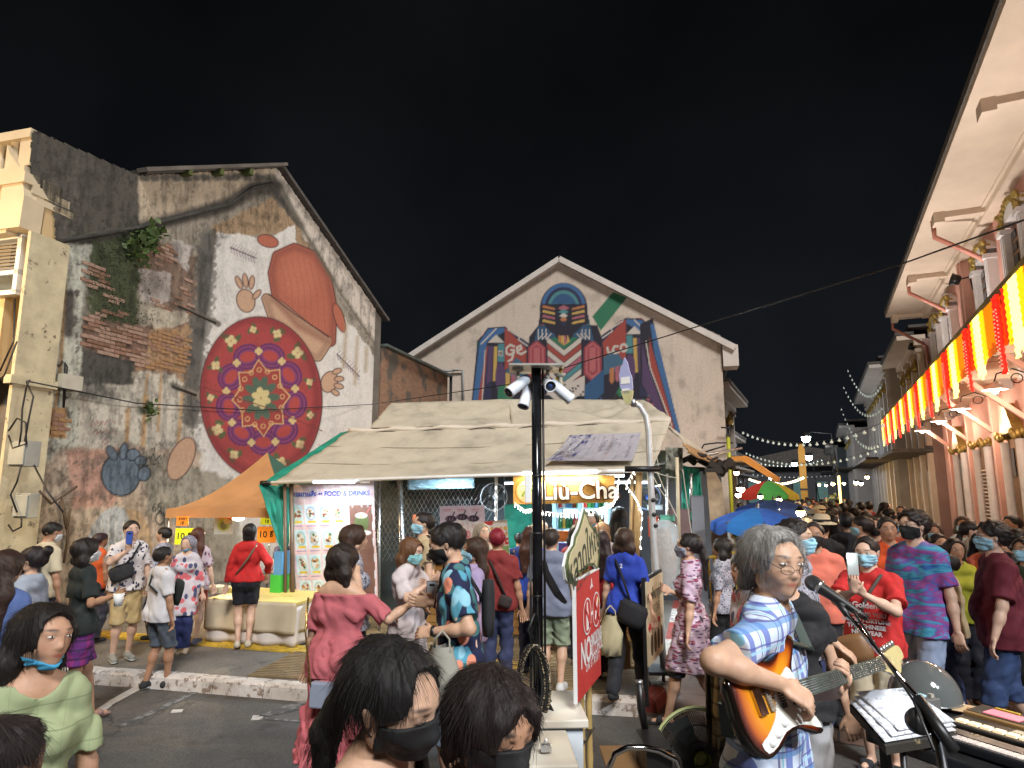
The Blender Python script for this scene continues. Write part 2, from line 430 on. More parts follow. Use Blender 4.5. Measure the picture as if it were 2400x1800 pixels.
# patterned cloth
def pat(name,fn,rough=0.85):
 t = NT(name); t.p('Base Color',fn(t)); t.p('Roughness',rough); t.bump(t.noise(220,3),0.12,0.004); MATS[name] = t.m; return t.m
def _plaid(t,cols,sc,base):
 o = t.obj(rot=(0,0,R_(20))); sp = t.n('SeparateXYZ'); t.set(sp.inputs[0],o); c = base
 for ax,ph,w,col in cols:
  v = t.math('MULTIPLY_ADD',sp.outputs[ax],sc,ph); fr = t.math('FRACT',v)
  m = t.ramp(fr,[(0.0,grey(1)),(w,grey(1)),(min(w+0.02,1),grey(0))],'LINEAR')
  c = t.mix(t.math('MULTIPLY',m,0.75),c,col)
 return c
P_PLAID = pat('blue_plaid',lambda t: _plaid(t,[(0,0.1,0.26,(0.02,0.06,0.36)),(0,0.60,0.05,(0.02,0.02,0.2)),(0,0.72,0.04,(0.1,0.45,0.65)),(0,0.84,0.03,(0.05,0.05,0.3)),
 (2,0.0,0.20,(0.10,0.24,0.50)),(2,0.45,0.05,(0.05,0.06,0.3)),(2,0.6,0.08,(0.35,0.6,0.75)),(2,0.84,0.03,(0.1,0.05,0.2))],9.5,(0.55,0.62,0.76)))
P_TAN = pat('tan_plaid',lambda t: _plaid(t,[(0,0.1,0.12,(0.10,0.05,0.02)),(0,0.5,0.05,(0.2,0.12,0.05)),(2,0.2,0.12,(0.12,0.07,0.03)),(2,0.7,0.05,(0.08,0.04,0.02))],8,(0.46,0.33,0.17)))
def _blotch(t,base,layers):
 c = base
 for i,(sc,thr,col,strx) in enumerate(layers):
  o = t.obj(scale=strx,rot=(0.3*i,0.5*i,0.7*i)); v = t.n('TexVoronoi'); v.inputs['Scale'].default_value = sc; t.set(v.inputs['Vector'],o)
  m = t.ramp(v.outputs['Distance'],[(thr,grey(1)),(thr+0.03,grey(0))]); c = t.mix(m,c,col)
 return c
P_FLAM = pat('flamingo_print',lambda t: _blotch(t,(0.008,0.012,0.05),[(9,0.40,(0.08,0.30,0.42),(1,1,.42)),(8,0.36,(0.05,0.16,0.17),(.45,1,1)),(8.0,0.27,(0.25,0.50,0.62),(1,1,.38)),(7,0.24,(0.72,0.26,0.17),(1,1,.75)),(10,0.13,(0.75,0.5,0.4),(1.2,1,.5))]))
P_PALM = pat('palm_print',lambda t: _blotch(t,(0.42,0.33,0.20),[(1,0,(0,0,0),(1,1,1)),(13,0.40,(0.02,0.012,0.008),(1,1,.28)),(14,0.34,(0.03,0.015,0.01),(.3,1,1))]))
P_SPOT = pat('dark_leaf_print',lambda t: _blotch(t,(0.58,0.54,0.54),[(24,0.28,(0.02,0.02,0.05),(1,1,.55)),(26,0.22,(0.05,0.05,0.10),(.5,1,1))]))
P_FLOR = pat('floral_print',lambda t: _blotch(t,(0.50,0.46,0.50),[(11,0.36,(0.55,0.12,0.14),(1,1,1)),(13,0.30,(0.06,0.07,0.14),(1,1,.6))]))
P_PINKP = pat('pink_brush_print',lambda t: _blotch(t,(0.48,0.36,0.46),[(30,0.34,(0.25,0.05,0.10),(.35,.35,1.4)),(34,0.26,(0.12,0.06,0.14),(.4,.4,1.3)),(24,0.2,(0.7,0.62,0.66),(.4,.4,1.2))]))
P_GREYP = pat('grey_speckle_print',lambda t: _blotch(t,(0.28,0.28,0.33),[(40,0.3,(0.05,0.05,0.07),(1,1,1)),(30,0.2,(0.5,0.5,0.55),(1,1,1))]))
def _tie(t):
 o = t.obj(scale=(1.0,1.0,3.6),rot=(0.2,0.25,0)); n1 = t.noise(3.2,3,o,0.6,1.2)
 return t.ramp(n1,[(0.28,(0.02,0.09,0.32)),(0.40,(0.05,0.32,0.42)),(0.47,(0.09,0.10,0.40)),(0.54,(0.32,0.05,0.22)),(0.60,(0.14,0.16,0.42)),(0.68,(0.03,0.35,0.50)),(0.78,(0.22,0.4,0.38))])
P_TIE = pat('tie_dye',_tie)
P_PURP = pat('purple_plaid',lambda t: _plaid(t,[(0,0.1,0.3,(0.25,0.02,0.14)),(2,0.3,0.25,(0.02,0.01,0.05)),(0,0.6,0.15,(0.02,0.01,0.05))],14,(0.12,0.02,0.16)))
def _knit(t):
 return t.mix(t.ramp(t.noise(60,2),[(0.45,grey(0)),(0.55,grey(1))]),(0.45,0.36,0.38),(0.16,0.05,0.07))
P_KNIT = pat('mauve_print',lambda t: _blotch(t,(0.45,0.36,0.40),[(24,0.27,(0.12,0.05,0.10),(1,1,.5)),(22,0.2,(0.4,0.08,0.10),(1,1,1))]))
P_DENIM = mat('denim',(0.03,0.06,0.16),0.85,var=0.4,vscale=7,bump=0.2,bscale=300)
SKINS = [(0.47,0.28,0.185),(0.40,0.225,0.14),(0.54,0.345,0.24),(0.33,0.18,0.11),(0.60,0.40,0.30)]
SHOECOL = {}
def person(label,px,py,d,face=180,sex='f',build=1.0,skin=0,hair='short',hcol=(0.012,0.009,0.008),top=None,bottom=None,shoes=None,mask=None,glasses=None,
     lh=None,rh=None,legs=(0.0,0.0),lean=0.0,twist=0.0,yaw=0.0,nod=0.0,roll=0.0,curl=0.35,half=False,group=None,height=None,gz=0.0,res=None,bag=None,sandals=None,z0=None,hold=None,name='person',extra=None,foot_y=None,cat='person',lhd=None,rhd=None,rpole=None,lpole=None,closed=False):
 """px,py: top of the head in the photograph; d: metres away; face: compass heading (0 away from the viewer, 180 towards, 90 to the right)"""
 P = atY(px,py,d); H = height or (P.z-gz)/(1-0.015*abs(lean)/20); k = H/1.70
 th = R_(face)+math.atan2(P.x,P.y); root = empty(name,(P.x,P.y,gz),-th,label,cat,group)
 fwd = Vector((math.sin(th),math.cos(th)))
 if lean: root.location.x -= fwd.x*math.sin(R_(lean))*0.62*k; root.location.y -= fwd.y*math.sin(R_(lean))*0.62*k
 pm = d/661.0  # metres per rendered pixel
 h = res or min(max(pm*1.25,0.0045),0.019)
 m = sex == 'm'; B = build
 S3 = Matrix.Diagonal((k,k,k,1))
 pel = Vector((0,0,0.93))
 UB = S3 @ Matrix.Translation(pel) @ rotm('X',-lean) @ rotm('Z',-twist) @ Matrix.Translation(-pel)
 nb = Vector((0,-0.005,1.465))
 HB = UB @ Matrix.Translation(nb) @ rotm('Z',-yaw) @ rotm('X',-nod) @ rotm('Y',roll) @ Matrix.Translation(-nb)
 sw = (0.152 if m else 0.128)*(0.6+0.4*B); hipw = 0.085 if m else 0.092
 fbk = 0.82 if m else 0.80
 tor = [dict(a=(-hipw*.75,-0.005,0.93),b=(hipw*.75,-0.005,0.93),r=0.108*B,flat=.88,M=UB),
     dict(a=(0,0.0,0.98),b=(0,0.005,1.12),r=(0.128 if m else 0.112)*B,rb=(0.13 if m else 0.108)*B,flat=.74,fx=1.08,M=UB),
     dict(a=(-0.075,-0.005,1.24),b=(0.075,-0.005,1.24),r=(0.112 if m else 0.098)*(.5+.5*B),flat=.86,M=UB),
     dict(a=(-sw*.85,-0.012,1.362),b=(sw*.85,-0.012,1.362),r=0.055*(.6+.4*B),flat=1.0,M=UB),
     dict(a=(-sw*.62,-0.012,1.385),b=(0,-0.015,1.43),r=0.042,rb=.05,M=UB),dict(a=(sw*.62,-0.012,1.385),b=(0,-0.015,1.43),r=0.042,rb=.05,M=UB),
     dict(a=(-0.05,-0.012,1.39),b=(0.05,-0.012,1.39),r=0.068,M=UB)]
 if B > 1.15 and m: tor.append(dict(a=(0,0.05*B,1.03),r=0.12*B,M=UB,flat=.8))
 if not m:
  for sx in (-1,1): tor.append(dict(a=(sx*0.066,0.068,1.235),r=0.056,M=UB))
  tor.append(dict(a=(-hipw*.8,-0.03,0.90),b=(hipw*.8,-0.03,0.90),r=0.098*B,M=UB))
 neck = [dict(a=(0,-0.012,1.40),b=(0,0.008,1.53),r=0.056 if m else 0.047,rb=0.052 if m else 0.043,M=UB)]
 head = [dict(a=(0,-0.022,1.605),r=0.088,flat=1.12,fx=.92,M=HB),dict(a=(0,-0.008,1.612),b=(0,0.028,1.60),r=0.078,fx=.94,M=HB),
   dict(a=(0,0.034,1.575),b=(0,0.056,1.513),r=0.060 if not m else 0.062,rb=0.034 if not m else 0.038,M=HB),
   dict(a=(-0.034,0.045,1.565),b=(0.034,0.045,1.565),r=0.034,M=HB),
   dict(a=(-0.045,0.012,1.528),b=(0.045,0.012,1.528),r=0.028,M=HB)]
 # ---- arms
 arms = []; hands = []
 RW = (Matrix.Translation(root.location) @ Matrix.Rotation(-th,4,'Z')).inverted()
 for sx,tgt in ((-1,lh),(1,rh)):
  if tgt is not None and tgt[0] == 'w': tgt = tuple((RW @ atY(*tgt[1:4]))/k)
  sh = UB @ Vector((sx*(sw+0.010),-0.01,1.362)); l1,l2 = 0.285*k,0.245*k
  if tgt is None: tgt = (sx*(0.235+0.04*B),0.03,0.80)
  t = Vector(tgt)*k; pole = Vector((sx*0.55,-0.75,-0.45))
  if t.z > 1.2*k: pole = Vector((sx*0.8,0.1,-0.8))
  if sx > 0 and rpole: pole = Vector(rpole)
  if sx < 0 and lpole: pole = Vector(lpole)
  el,wr = ik(sh,t,l1,l2,pole); ar = 0.84+0.1*B if m else 0.84
  arms.append((sh,el,wr,ar)); hd = (lhd if sx < 0 else rhd)
  dirv = (wr-el).normalized() if hd is None else (Vector(hd).normalized() if hd[0] != 'w' else (RW.to_3x3() @ Vector(hd[1:4])).normalized()); hands.append((sx,wr,dirv))
 armp = []
 for sh,el,wr,ar in arms:
  armp += [dict(a=sh,b=el,r=0.046*ar*k*(.5+.5*B),rb=0.037*ar*k),dict(a=el,b=el+(wr-el)*.4,r=0.038*ar*k,rb=0.037*ar*k),dict(a=el+(wr-el)*.35,b=wr,r=0.037*ar*k,rb=0.024*ar*k)]
 # ---- legs
 legp = []; feet = []; hipz = 0.88
 for sx,st in ((-1,legs[0]),(1,legs[1])):
  hp = Vector((sx*0.085,0,hipz))*k; fx = sx*(0.085 if m else 0.07)+(0.0 if not isinstance(st,tuple) else st[0]); fy = st[1] if isinstance(st,tuple) else st
  lift = 0.10*max(0,-fy-0.12)/0.3 if fy < -0.12 else 0.0
  an = Vector((fx,fy,0.085+lift))*k
  kn,an = ik(hp,an,0.415*k,0.40*k,(sx*.1,1,0)); lr = (1.0 if m else 0.97)*(.45+.55*B)
  legp += [dict(a=hp+Vector((-sx*.004,0,.01)),b=kn,r=0.084*lr*k,rb=0.052*lr*k),dict(a=kn,b=kn+(an-kn)*.35+Vector((0,-.012*k,0)),r=0.05*lr*k,rb=0.050*lr*k),dict(a=kn+(an-kn)*.3,b=an,r=0.048*lr*k,rb=0.031*k)]
  fd = Vector((sx*.12,1,-0.35 if lift > 0.01 else -0.02)).normalized(); feet.append((an,fd,lift))
  legp.append(dict(a=an+Vector((0,-0.02*k,-0.045*k)),b=an+fd*0.13*k+Vector((0,0,-0.055*k)),r=0.032*k,rb=0.024*k))
 # ---- bounds
 pts = []
 for p in tor+neck+head:
  for q in (p['a'],p.get('b',p['a'])): pts.append(p['M'] @ Vector(q))
 for a_ in arms: pts += [a_[0],a_[1],a_[2]]
 for hn in hands: pts.append(hn[1]+hn[2]*0.12*k)
 for p in legp: pts += [Vector(p['a']),Vector(p['b'])]
 lo = [min(p[i] for p in pts)-0.17*k for i in range(3)]; hi = [max(p[i] for p in pts)+0.17*k for i in range(3)]; lo[2] = -0.02
 cutz = None
 if half: lo[2] = half*k; cutz = half*k
 # ---- the body
 bf = Field(lo,hi,h)
 for p in tor: bf.add(p,0,0.04)
 for p in armp+legp: bf.add(p,0,0.028)
 for p in neck: bf.add(p,0,0.03)
 detail = pm < 0.0125
 for p in head: bf.add(p,0,0.018)
 hm = HB
 if pm < 0.02:
  bf.add(dict(a=(0,0.093,1.596),b=(0,0.107,1.565),r=0.0075,rb=0.0115,M=hm),0,0.012)
  bf.add(dict(a=(-.012,0.074,1.545),b=(.012,.074,1.545),r=0.027,M=hm),0,0.02)
  bf.add(dict(a=(0,0.074,1.512),r=0.020,M=hm),0,0.02)
  for sx in (-1,1):
   bf.add(dict(a=(sx*0.084,-0.008,1.595),b=(sx*0.080,0.0,1.565),r=0.016,rb=0.010,M=hm,fx=.45),0,0.008)
 if detail:
  for sx in (-1,1):
   bf.add(dict(a=(sx*0.033,0.101,1.600),r=0.014,M=hm),0,0.014,'s')
   bf.add(dict(a=(sx*0.0095,0.102,1.5615),r=0.0068,M=hm),0,0.008)
   bf.add(dict(a=(sx*0.018,0.096,1.617),b=(sx*0.045,0.084,1.616),r=0.007,M=hm),0,0.012)
   bf.add(dict(a=(sx*0.033,0.0850,1.600),r=0.0140,M=hm),0,0.004)
  bf.add(dict(a=(-0.013,0.097,1.5375),b=(0.013,0.097,1.5375),r=0.0058,M=hm),0,0.006)
  bf.add(dict(a=(-0.010,0.0955,1.5285),b=(0.010,0.0955,1.5285),r=0.0062,M=hm),0,0.006)
 for sx,wr,dv in hands:
  side = dv.cross(Vector((0,1,0.2))); side = side.normalized() if side.length > .2 else Vector((1,0,0)); nrm = dv.cross(side).normalized(); Mh = frame_M(wr,side,nrm)
  bf.add(dict(a=(-0.014*k,0,0.025*k),b=(-0.014*k,0,0.07*k),r=0.026*k,M=Mh,flat=.5),0,0.01)
  bf.add(dict(a=(0.016*k,0,0.02*k),b=(0.016*k,0,0.07*k),r=0.024*k,M=Mh,flat=.5),0,0.012)
 V,Q = bf.mesh()
 if cutz is not None: pass
 # fingers, joined to the same mesh, rooted in the palm
 fm = MB(); n = 5 if pm > 0.006 else 7
 for sx,wr,dv in hands:
  side = dv.cross(Vector((0,1,0.2))); side = side.normalized() if side.length > .2 else Vector((1,0,0)); nrm = dv.cross(side).normalized()
  # palm faces the body: curl towards -sx side or forward normal
  cdir = nrm if (nrm.y*1.0 + nrm.x*-sx*.5) < 0 else -nrm
  z = side.cross(nrm)
  inner = side if side.dot(Vector((0,1,0)))+side.dot(Vector((-sx*.6,0,.2))) > 0 else -side
  for i,(off,ln) in enumerate(((-0.030,.062),(-0.010,.072),(0.010,.078),(0.030,.070))):
   base = wr+z*0.075*k+inner*off*k; c1 = (z*math.cos(curl)+cdir*math.sin(curl)); c2 = (z*math.cos(curl*2.4)+cdir*math.sin(curl*2.4)); c3 = (z*math.cos(curl*3.6)+cdir*math.sin(curl*3.6))
   p1 = base+c1*ln*.45*k; p2 = p1+c2*ln*.32*k; p3 = p2+c3*ln*.28*k
   fm.tube([base-z*.02*k,base,p1,p2,p3],[.0105*k,.010*k,.0088*k,.0078*k,.0055*k],None,n)
  tb = wr+z*0.02*k+inner*0.028*k; t1 = tb+(inner*.75+z*.7+cdir*.25).normalized()*.035*k; t2 = t1+(inner*.25+z*.9+cdir*.45).normalized()*.03*k
  fm.tube([tb-inner*.012*k,tb,t1,t2],[.013*k,.0125*k,.0105*k,.0065*k],None,n)
 fv = np.array([tuple(v) for v in fm.v]); fq = []
 tri = []
 for f in fm.f:
  if len(f) == 4: fq.append(f)
  else:
   for i in range(1,len(f)-1,2):
    fq.append((f[0],f[i],f[i+1],f[i+2] if i+2 < len(f) else f[i+1]))
 fq = [f for f in fq if len(set(f)) == 4]
 nV = len(V); V = np.vstack([V,fv]); Q = np.vstack([Q,np.array(fq)+nV])
 sc = np.array(SKINS[skin]); C = np.tile(sc,(len(V),1))
 Hi = np.array(HB.inverted()); L = V @ Hi[:3,:3].T+Hi[:3,3]
 def near(cx,cz,rx,rz,y0=0.06): return np.exp(-(((L[:,0]-cx)/rx)**2+((L[:,2]-cz)/rz)**2)**2)*(L[:,1] > y0)
 if pm < 0.02:
  w = near(0,1.533,.021,.0075)[:,None]*.9; C = C*(1-w)+w*np.array((sc[0]*.72,sc[1]*.32,sc[2]*.34))
  for sx in (-1,1):
   w = np.exp(-(((L[:,0]-sx*.034)/.022)**2+((L[:,2]-1.6235)/.0052)**2)**2)*(L[:,1] > .05); w = w[:,None]*.95; C = C*(1-w)+w*np.array((.03,.02,.015))
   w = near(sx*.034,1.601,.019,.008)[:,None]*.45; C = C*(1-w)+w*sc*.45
   w = near(sx*.045,1.562,.02,.016)[:,None]*.25; C = C*(1-w)+w*np.array((sc[0],sc[1]*.75,sc[2]*.75))
 me = npmesh('body',V,Q,SKIN,True,C); body = link('body',me,root,color=(1,1,1))
 # eyes
 if closed:
  for sx in (-1,1):
   e = MB(); e.tube([HB @ Vector((sx*q,yy_,zz_)) for q,yy_,zz_ in ((.018,.1005,1.5985),(.028,.1035,1.5955),(.038,.1015,1.5955),(.048,.0945,1.598))],[.0006,.0012,.0013,.0007],None,5); e.build('eyelashes',BLACK,root)
 elif pm < 0.013:
  for sx in (-1,1):
   e = MB(); Me = HB @ Matrix.Translation(Vector((sx*.033,.0900,1.600)))
   e.lathe([(math.sin(math.pi*i/8),-math.cos(math.pi*i/8)) for i in range(9)],EYEW,12,Me @ Matrix.Diagonal((.0138,.0108,.0056,1)))
   e.lathe([(math.sin(math.pi*i/6),-math.cos(math.pi*i/6)) for i in range(7)],EYED,10,Me @ Matrix.Translation((0,.0052,0)) @ Matrix.Diagonal((.0058,.0062,.0056,1)))
   e.build('eye',None,root)
 # ---- garments
 def garment(nm,prims,off,color,matn=CLOTH,folds=.0045,wl=.11,k_=.03,cuts=(),aniso=(1,1,.6),lo_=None,hi_=None,hh=None,seed=None):
  g = Field(lo_ or lo,hi_ or hi,hh or h)
  for p in prims: g.add(p,p.get('off',off),k_)
  if folds: g.folds(folds,wl,seed if seed is not None else int(px*7+py) % 999,aniso)
  for p_,n_ in cuts: g.cut(p_,n_)
  V,Q = g.mesh()
  if len(Q) == 0: return None
  return link(nm,npmesh(nm,V,Q,matn,True),root,color=color)
 def wz(z): return (UB @ Vector((0,0,z)))
 upv = (UB.to_3x3() @ Vector((0,0,1))).normalized()
 if bottom:
  bt = dict(kind='shorts',col=(.1,.1,.1),mat=CLOTH,len=.5,off=.008); bt.update(bottom); kd = bt['kind']
  if kd in ('shorts','trousers'):
   hem = {'shorts': bt['len'],'trousers': 0.07}[kd]*k
   pr = [dict(tor[0])]+([dict(tor[-1])] if not m else [])
   if cutz is None:
    for p in legp:
     if p['r'] > .033*k and max(Vector(p['a']).z,Vector(p['b']).z) > hem-0.02: q = dict(p); q['off'] = bt['off']+(.012 if kd == 'shorts' else .006)*k; pr.append(q)
    if kd == 'trousers':
     for i_,q in enumerate(pr):
      if 'M' not in q: q['r'] = max(q['r'],.055*k); q['rb'] = max(q['rb'],.052*k)
   garment('trousers' if kd == 'trousers' else 'shorts',pr,bt['off'],bt['col'],bt['mat'],.005,.10,cuts=[((0,0,hem),(0,0,-1)),(wz(1.02),upv)])
  else:  # skirt
   hem = bt['len']*k; w = bt.get('w',.17)*k
   kx = (legs[1] if not isinstance(legs[1],tuple) else legs[1][1]); ky = (legs[0] if not isinstance(legs[0],tuple) else legs[0][1]); cyy = (kx+ky)/2*.5*k
   pr = [dict(a=(0,0,1.0*k),b=(0,cyy,hem),r=.115*k*B,rb=w,flat=.85,fx=1.12),dict(tor[0])]+[dict(p) for p in legp if max(Vector(p['a']).z,Vector(p['b']).z) > hem-.02]
   garment('skirt',pr,.014,bt['col'],bt['mat'],bt.get('f',.010),bt.get('wl',.09),cuts=[((0,0,hem),(0,0,-1)),(wz(1.06),upv)],aniso=(1,1,.08))
 if top:
  tp = dict(kind='tee',col=(.5,.5,.5),mat=CLOTH,hem=.84,sl=.55,off=.013,neck=1.475,f=.0055); tp.update(top)
  pr = [dict(p) for p in tor]
  hemz = tp['hem']*k
  if tp['hem'] < .93: pr.append(dict(a=(-hipw*.7*k,0,.98*k),b=(-hipw*.7*k,0,(tp['hem']-.1)*k),r=.105*k*B,rb=(.112 if not tp.get('flare') else tp['flare'])*k*B,flat=.92)); pr.append(dict(a=(hipw*.7*k,0,.98*k),b=(hipw*.7*k,0,(tp['hem']-.1)*k),r=.105*k*B,rb=(.112 if not tp.get('flare') else tp['flare'])*k*B,flat=.92))
  for p in legp:
   if p['r'] > .07*k: q = dict(p); q['off'] = tp['off']+.036*k; pr.append(q)
  if tp.get('boxy',m): pr.append(dict(a=(-.05,0,1.2),b=(-.06,0,.9),r=.115*B,rb=.125*B,flat=.84,M=UB)); pr.append(dict(a=(.05,0,1.2),b=(.06,0,.9),r=.115*B,rb=.125*B,flat=.84,M=UB))
  L_ = tp['sl']
  if L_ > 0:
   for sh,el,wr,ar in arms:
    o2 = .016*k if L_ < 1 else .012*k
    if L_ <= 1:
     e = sh+(el-sh)*L_; dr = (el-sh).normalized()
     pr.append(dict(a=sh,b=e+dr*.05,r=.052*ar*k*(.5+.5*B),rb=.052*ar*k*(.5+.5*B),off=o2,cuts=[(e,dr)]))
    else:
     e = el+(wr-el)*(L_-1); dr = (wr-el).normalized()
     pr.append(dict(a=sh,b=el,r=.052*ar*k*(.5+.5*B),rb=.045*ar*k,off=o2)); pr.append(dict(a=el,b=e+dr*.04,r=.045*ar*k,rb=.034*ar*k,off=o2,cuts=[(e,dr)]))
  else: pr = [p for p in pr]
  cuts = [((0,0,hemz),(0,0,-1)),(wz(tp['neck']),upv)]
  g = Field(lo,hi,h)
  for p in pr: g.add(p,p.get('off',tp['off']),.03)
  g.folds(tp['f'],tp.get('wl',.13),int(px*3+py) % 997,tp.get('an',(1,1,.5)))
  # neck opening follows the neck
  nr = tp.get('nr',.053)
  g.add(dict(a=(0,0.018,1.455 if tp['neck'] > 1.4 else tp['neck']),b=(0,.03,1.56),r=nr,rb=nr*1.1,M=UB,flat=1.0),0,.006,'s')
  if tp.get('vneck'):
   g.add(dict(a=(0,.12,tp['vneck']),b=(0,.06,1.45),r=.012,rb=.06,M=UB),0,.01,'s')
  for p_,n_ in cuts: g.cut(p_,n_)
  V,Q = g.mesh(); top_o = link(tp.get('name','shirt'),npmesh('shirt',V,Q,tp['mat'],True),root,color=tp['col'])
  if tp.get('collar'):
   gg = Field([x-.16*k for x in wz(1.43)],[x+.16*k for x in wz(1.43)],max(h*.7,.006))
   gg.add(dict(a=(0,-.015,1.40),b=(0,-.008,1.47),r=.074,rb=.064,M=UB),0,.01); gg.add(dict(a=(0,.09,1.36),b=(0,.03,1.50),r=.02,rb=.06,M=UB),0,.012,'s')
   gg.cut(UB @ Vector((0,-.01,1.452)),(UB.to_3x3() @ Vector((0,.55,1))).normalized()); gg.cut(wz(1.38),-upv)
   V,Q = gg.mesh()
   if len(Q): link('collar',npmesh('collar',V,Q,tp['mat'],True),root,color=tp['col'])
 # ---- hair
 hh = max(h*.8,.0045) if pm < .01 else h
 hp = [UB @ nb,HB @ Vector((0,0,1.75))]
 if hair and hair != 'none':
  hl = dict(cap=.014,back=0,style=hair)
  sk = [dict(a=(0,-0.026,1.612),r=.088,flat=1.12,fx=.93,M=HB),dict(a=(0,-0.01,1.618),b=(0,.022,1.612),r=.080,fx=.96,M=HB)]
  g = Field([min(p[i] for p in hp)-.22*k-(.55*k if i == 2 and hair in ('long','pony','bob') else 0) for i in range(3)],[max(p[i] for p in hp)+.2*k for i in range(3)],hh)
  if half and g.lo[2] < cutz: g = Field([g.lo[0],g.lo[1],cutz],[g.ax[i][-1] for i in range(3)],hh)
  th_ = {'short': .011,'crop': .005,'bob': .015,'long': .015,'pony': .009,'messy': .016,'shag': .009,'bun': .010,'kid': .015}.get(hair,.014)
  for p in sk: g.add(p,th_,.02)
  fd3 = HB.to_3x3(); F3 = (fd3 @ Vector((0,1,0))).normalized(); U3 = (fd3 @ Vector((0,0,1))).normalized()
  # face opening
  low = 1.575 if hair in ('short','crop','messy','pony','bun') else 1.53
  g.add(dict(a=(0,.088,1.50),b=(0,.108,{'short': 1.632,'crop': 1.645,'pony': 1.645,'bun': 1.64,'shag': 1.632,'messy': 1.62,'kid': 1.612}.get(hair,1.625)),r=.078,rb=.064 if hair != 'kid' else .058,fx=1.0,M=HB),0,.008,'s')
  if hair in ('short','crop','messy'):
   g.cut(HB @ Vector((0,-.04,low-.03)),fd3 @ Vector((0,.75,-1)))
   for sx in (-1,1): g.add(dict(a=(sx*.085,.01,1.575),r=.026,M=HB),0,.006,'s')
  elif hair in ('pony','bun'):
   g.cut(HB @ Vector((0,-.02,1.545)),fd3 @ Vector((0,.75,-1)))
   for sx in (-1,1): g.add(dict(a=(sx*.088,.0,1.572),r=.024,M=HB),0,.006,'s')
   if hair == 'pony':
    a = HB @ Vector((0,-.105,1.60)); b = UB @ Vector((0.0,-.145,1.48)); c = UB @ Vector((.01,-.14,1.20))
    g.add(dict(a=a,b=b,r=.028*k,rb=.034*k),0,.02); g.add(dict(a=b,b=c,r=.034*k,rb=.018*k),0,.02)
   else: g.add(dict(a=(0,-.125,1.67),r=.045,M=HB),0,.02)
  elif hair == 'long':
   for sx in (-1,0,1):
    a = HB @ Vector((sx*.055,-.05,1.60)); b = UB @ Vector((sx*.085,-.085,1.42)); c = UB @ Vector((sx*.075,-.115,1.17))
    g.add(dict(a=a,b=b,r=.052*k,rb=.046*k),0,.03); g.add(dict(a=b,b=c,r=.046*k,rb=.026*k),0,.03)
  elif hair == 'bob':
   for sx in (-1,0,1):
    a = HB @ Vector((sx*.060,-.035,1.60)); b = HB @ Vector((sx*.078,-.045,1.50)); c = HB @ Vector((sx*.085,-.035,1.43))
    g.add(dict(a=a,b=b,r=.048*k,rb=.046*k),0,.03); g.add(dict(a=b,b=c,r=.046*k,rb=.026*k),0,.03)
  elif hair in ('shag','kid'):
   if hair == 'shag':
    for sx in (-1,1): g.add(dict(a=(sx*.088,.008,1.580),r=.026,M=HB),0,.006,'s')
   for sx in (-1,0,1):
    a = HB @ Vector((sx*.050,-.055,1.60)); b = HB @ Vector((sx*.056,-.070,1.50))
    g.add(dict(a=a,b=b,r=.042*k,rb=.028*k),0,.025)
  if hair in ('messy','shag','short','crop'):
   g.add(dict(a=(-.03,.03,1.672),b=(.035,.035,1.672),r=.026 if hair != 'crop' else .015,M=HB),0,.02)
  if hair == 'kid' or hair == 'fringe':
   g.add(dict(a=(-.045,.072,1.640),b=(.045,.072,1.640),r=.020,M=HB),0,.02)
  g.folds(.0012,.013,3,(1,1,.04)); g.folds(.0034,.075,5,(1,1,.10))
  if hair == 'messy': g.folds(.0035,.05,8)
  V,Q = g.mesh(); link('hair',npmesh('hair',V,Q,HAIR,True),root,color=hcol)
  if pm < .0044 and hair not in ('none',):
   crown = np.array(HB @ Vector((0,-.03,1.72))); rg_ = np.random.default_rng(5); sel = rg_.choice(len(V),min(len(V),2600),False); m_ = MB()
   cc = np.array(HB @ Vector((0,-.015,1.60)))
   for vi in sel:
    p = V[vi].copy(); nrm = p-cc; nrm /= np.linalg.norm(nrm)+1e-9
    if p[2] < cc[2]-.10: nrm = np.array((nrm[0],nrm[1],0.05))
    fl = p-crown; fl[2] -= .05; fl -= nrm*np.dot(fl,nrm); fl /= np.linalg.norm(fl)+1e-9; fl = fl+rg_.normal(0,.12,3); L_ = rg_.uniform(.018,.045)*k
    loc_ = np.array(HB.inverted() @ Vector(p)); L_ = L_*(.35 if (loc_[1] > .055 and loc_[2] > 1.60) else 1); lf = rg_.uniform(.0,.22)**1.6
    pts_ = [p-nrm*.002]; q = p.copy()
    for st in range(4): q = q+fl*L_*.4+nrm*(.0009+lf*.02*st*.5); fl = fl+np.array((0,0,-.12)); pts_.append(q.copy())
    w_ = rg_.uniform(.0003,.0006); m_.tube([Vector(a) for a in pts_],[w_,w_,w_*.9,w_*.7,w_*.2],None,3,False)
   o = m_.build('hair_strands',HAIR,root,color=hcol); o['kind'] = 'stuff'
 # ---- mask, glasses
 if mask:
  g = Field([x-.16*k for x in (HB @ Vector((0,.05,1.55)))],[x+.16*k for x in (HB @ Vector((0,.05,1.55)))],max(hh*.8,.004))
  drop = -.045 if mask == 'chin' else 0
  for p in head[1:]: g.add(p,.0085,.018)
  g.add(dict(a=(-.012,0.078,1.545),b=(.012,.078,1.545),r=0.030,M=hm),.004,0.02)
  g.add(dict(a=(0,0.098,1.592),b=(0,0.112,1.558),r=0.010,rb=0.016,M=hm),.005,.014); g.add(dict(a=(0,0.104,1.548),b=(0,.096,1.51),r=.016,rb=.016,M=hm),.003,.02)
  R3 = HB.to_3x3(); mc = {'blue': (.30,.55,.68),'black': (.008,.008,.009),'white': (.6,.63,.66),'grey': (.25,.28,.36),'chin': (.05,.30,.52),'teal': (.28,.60,.62)}[mask]
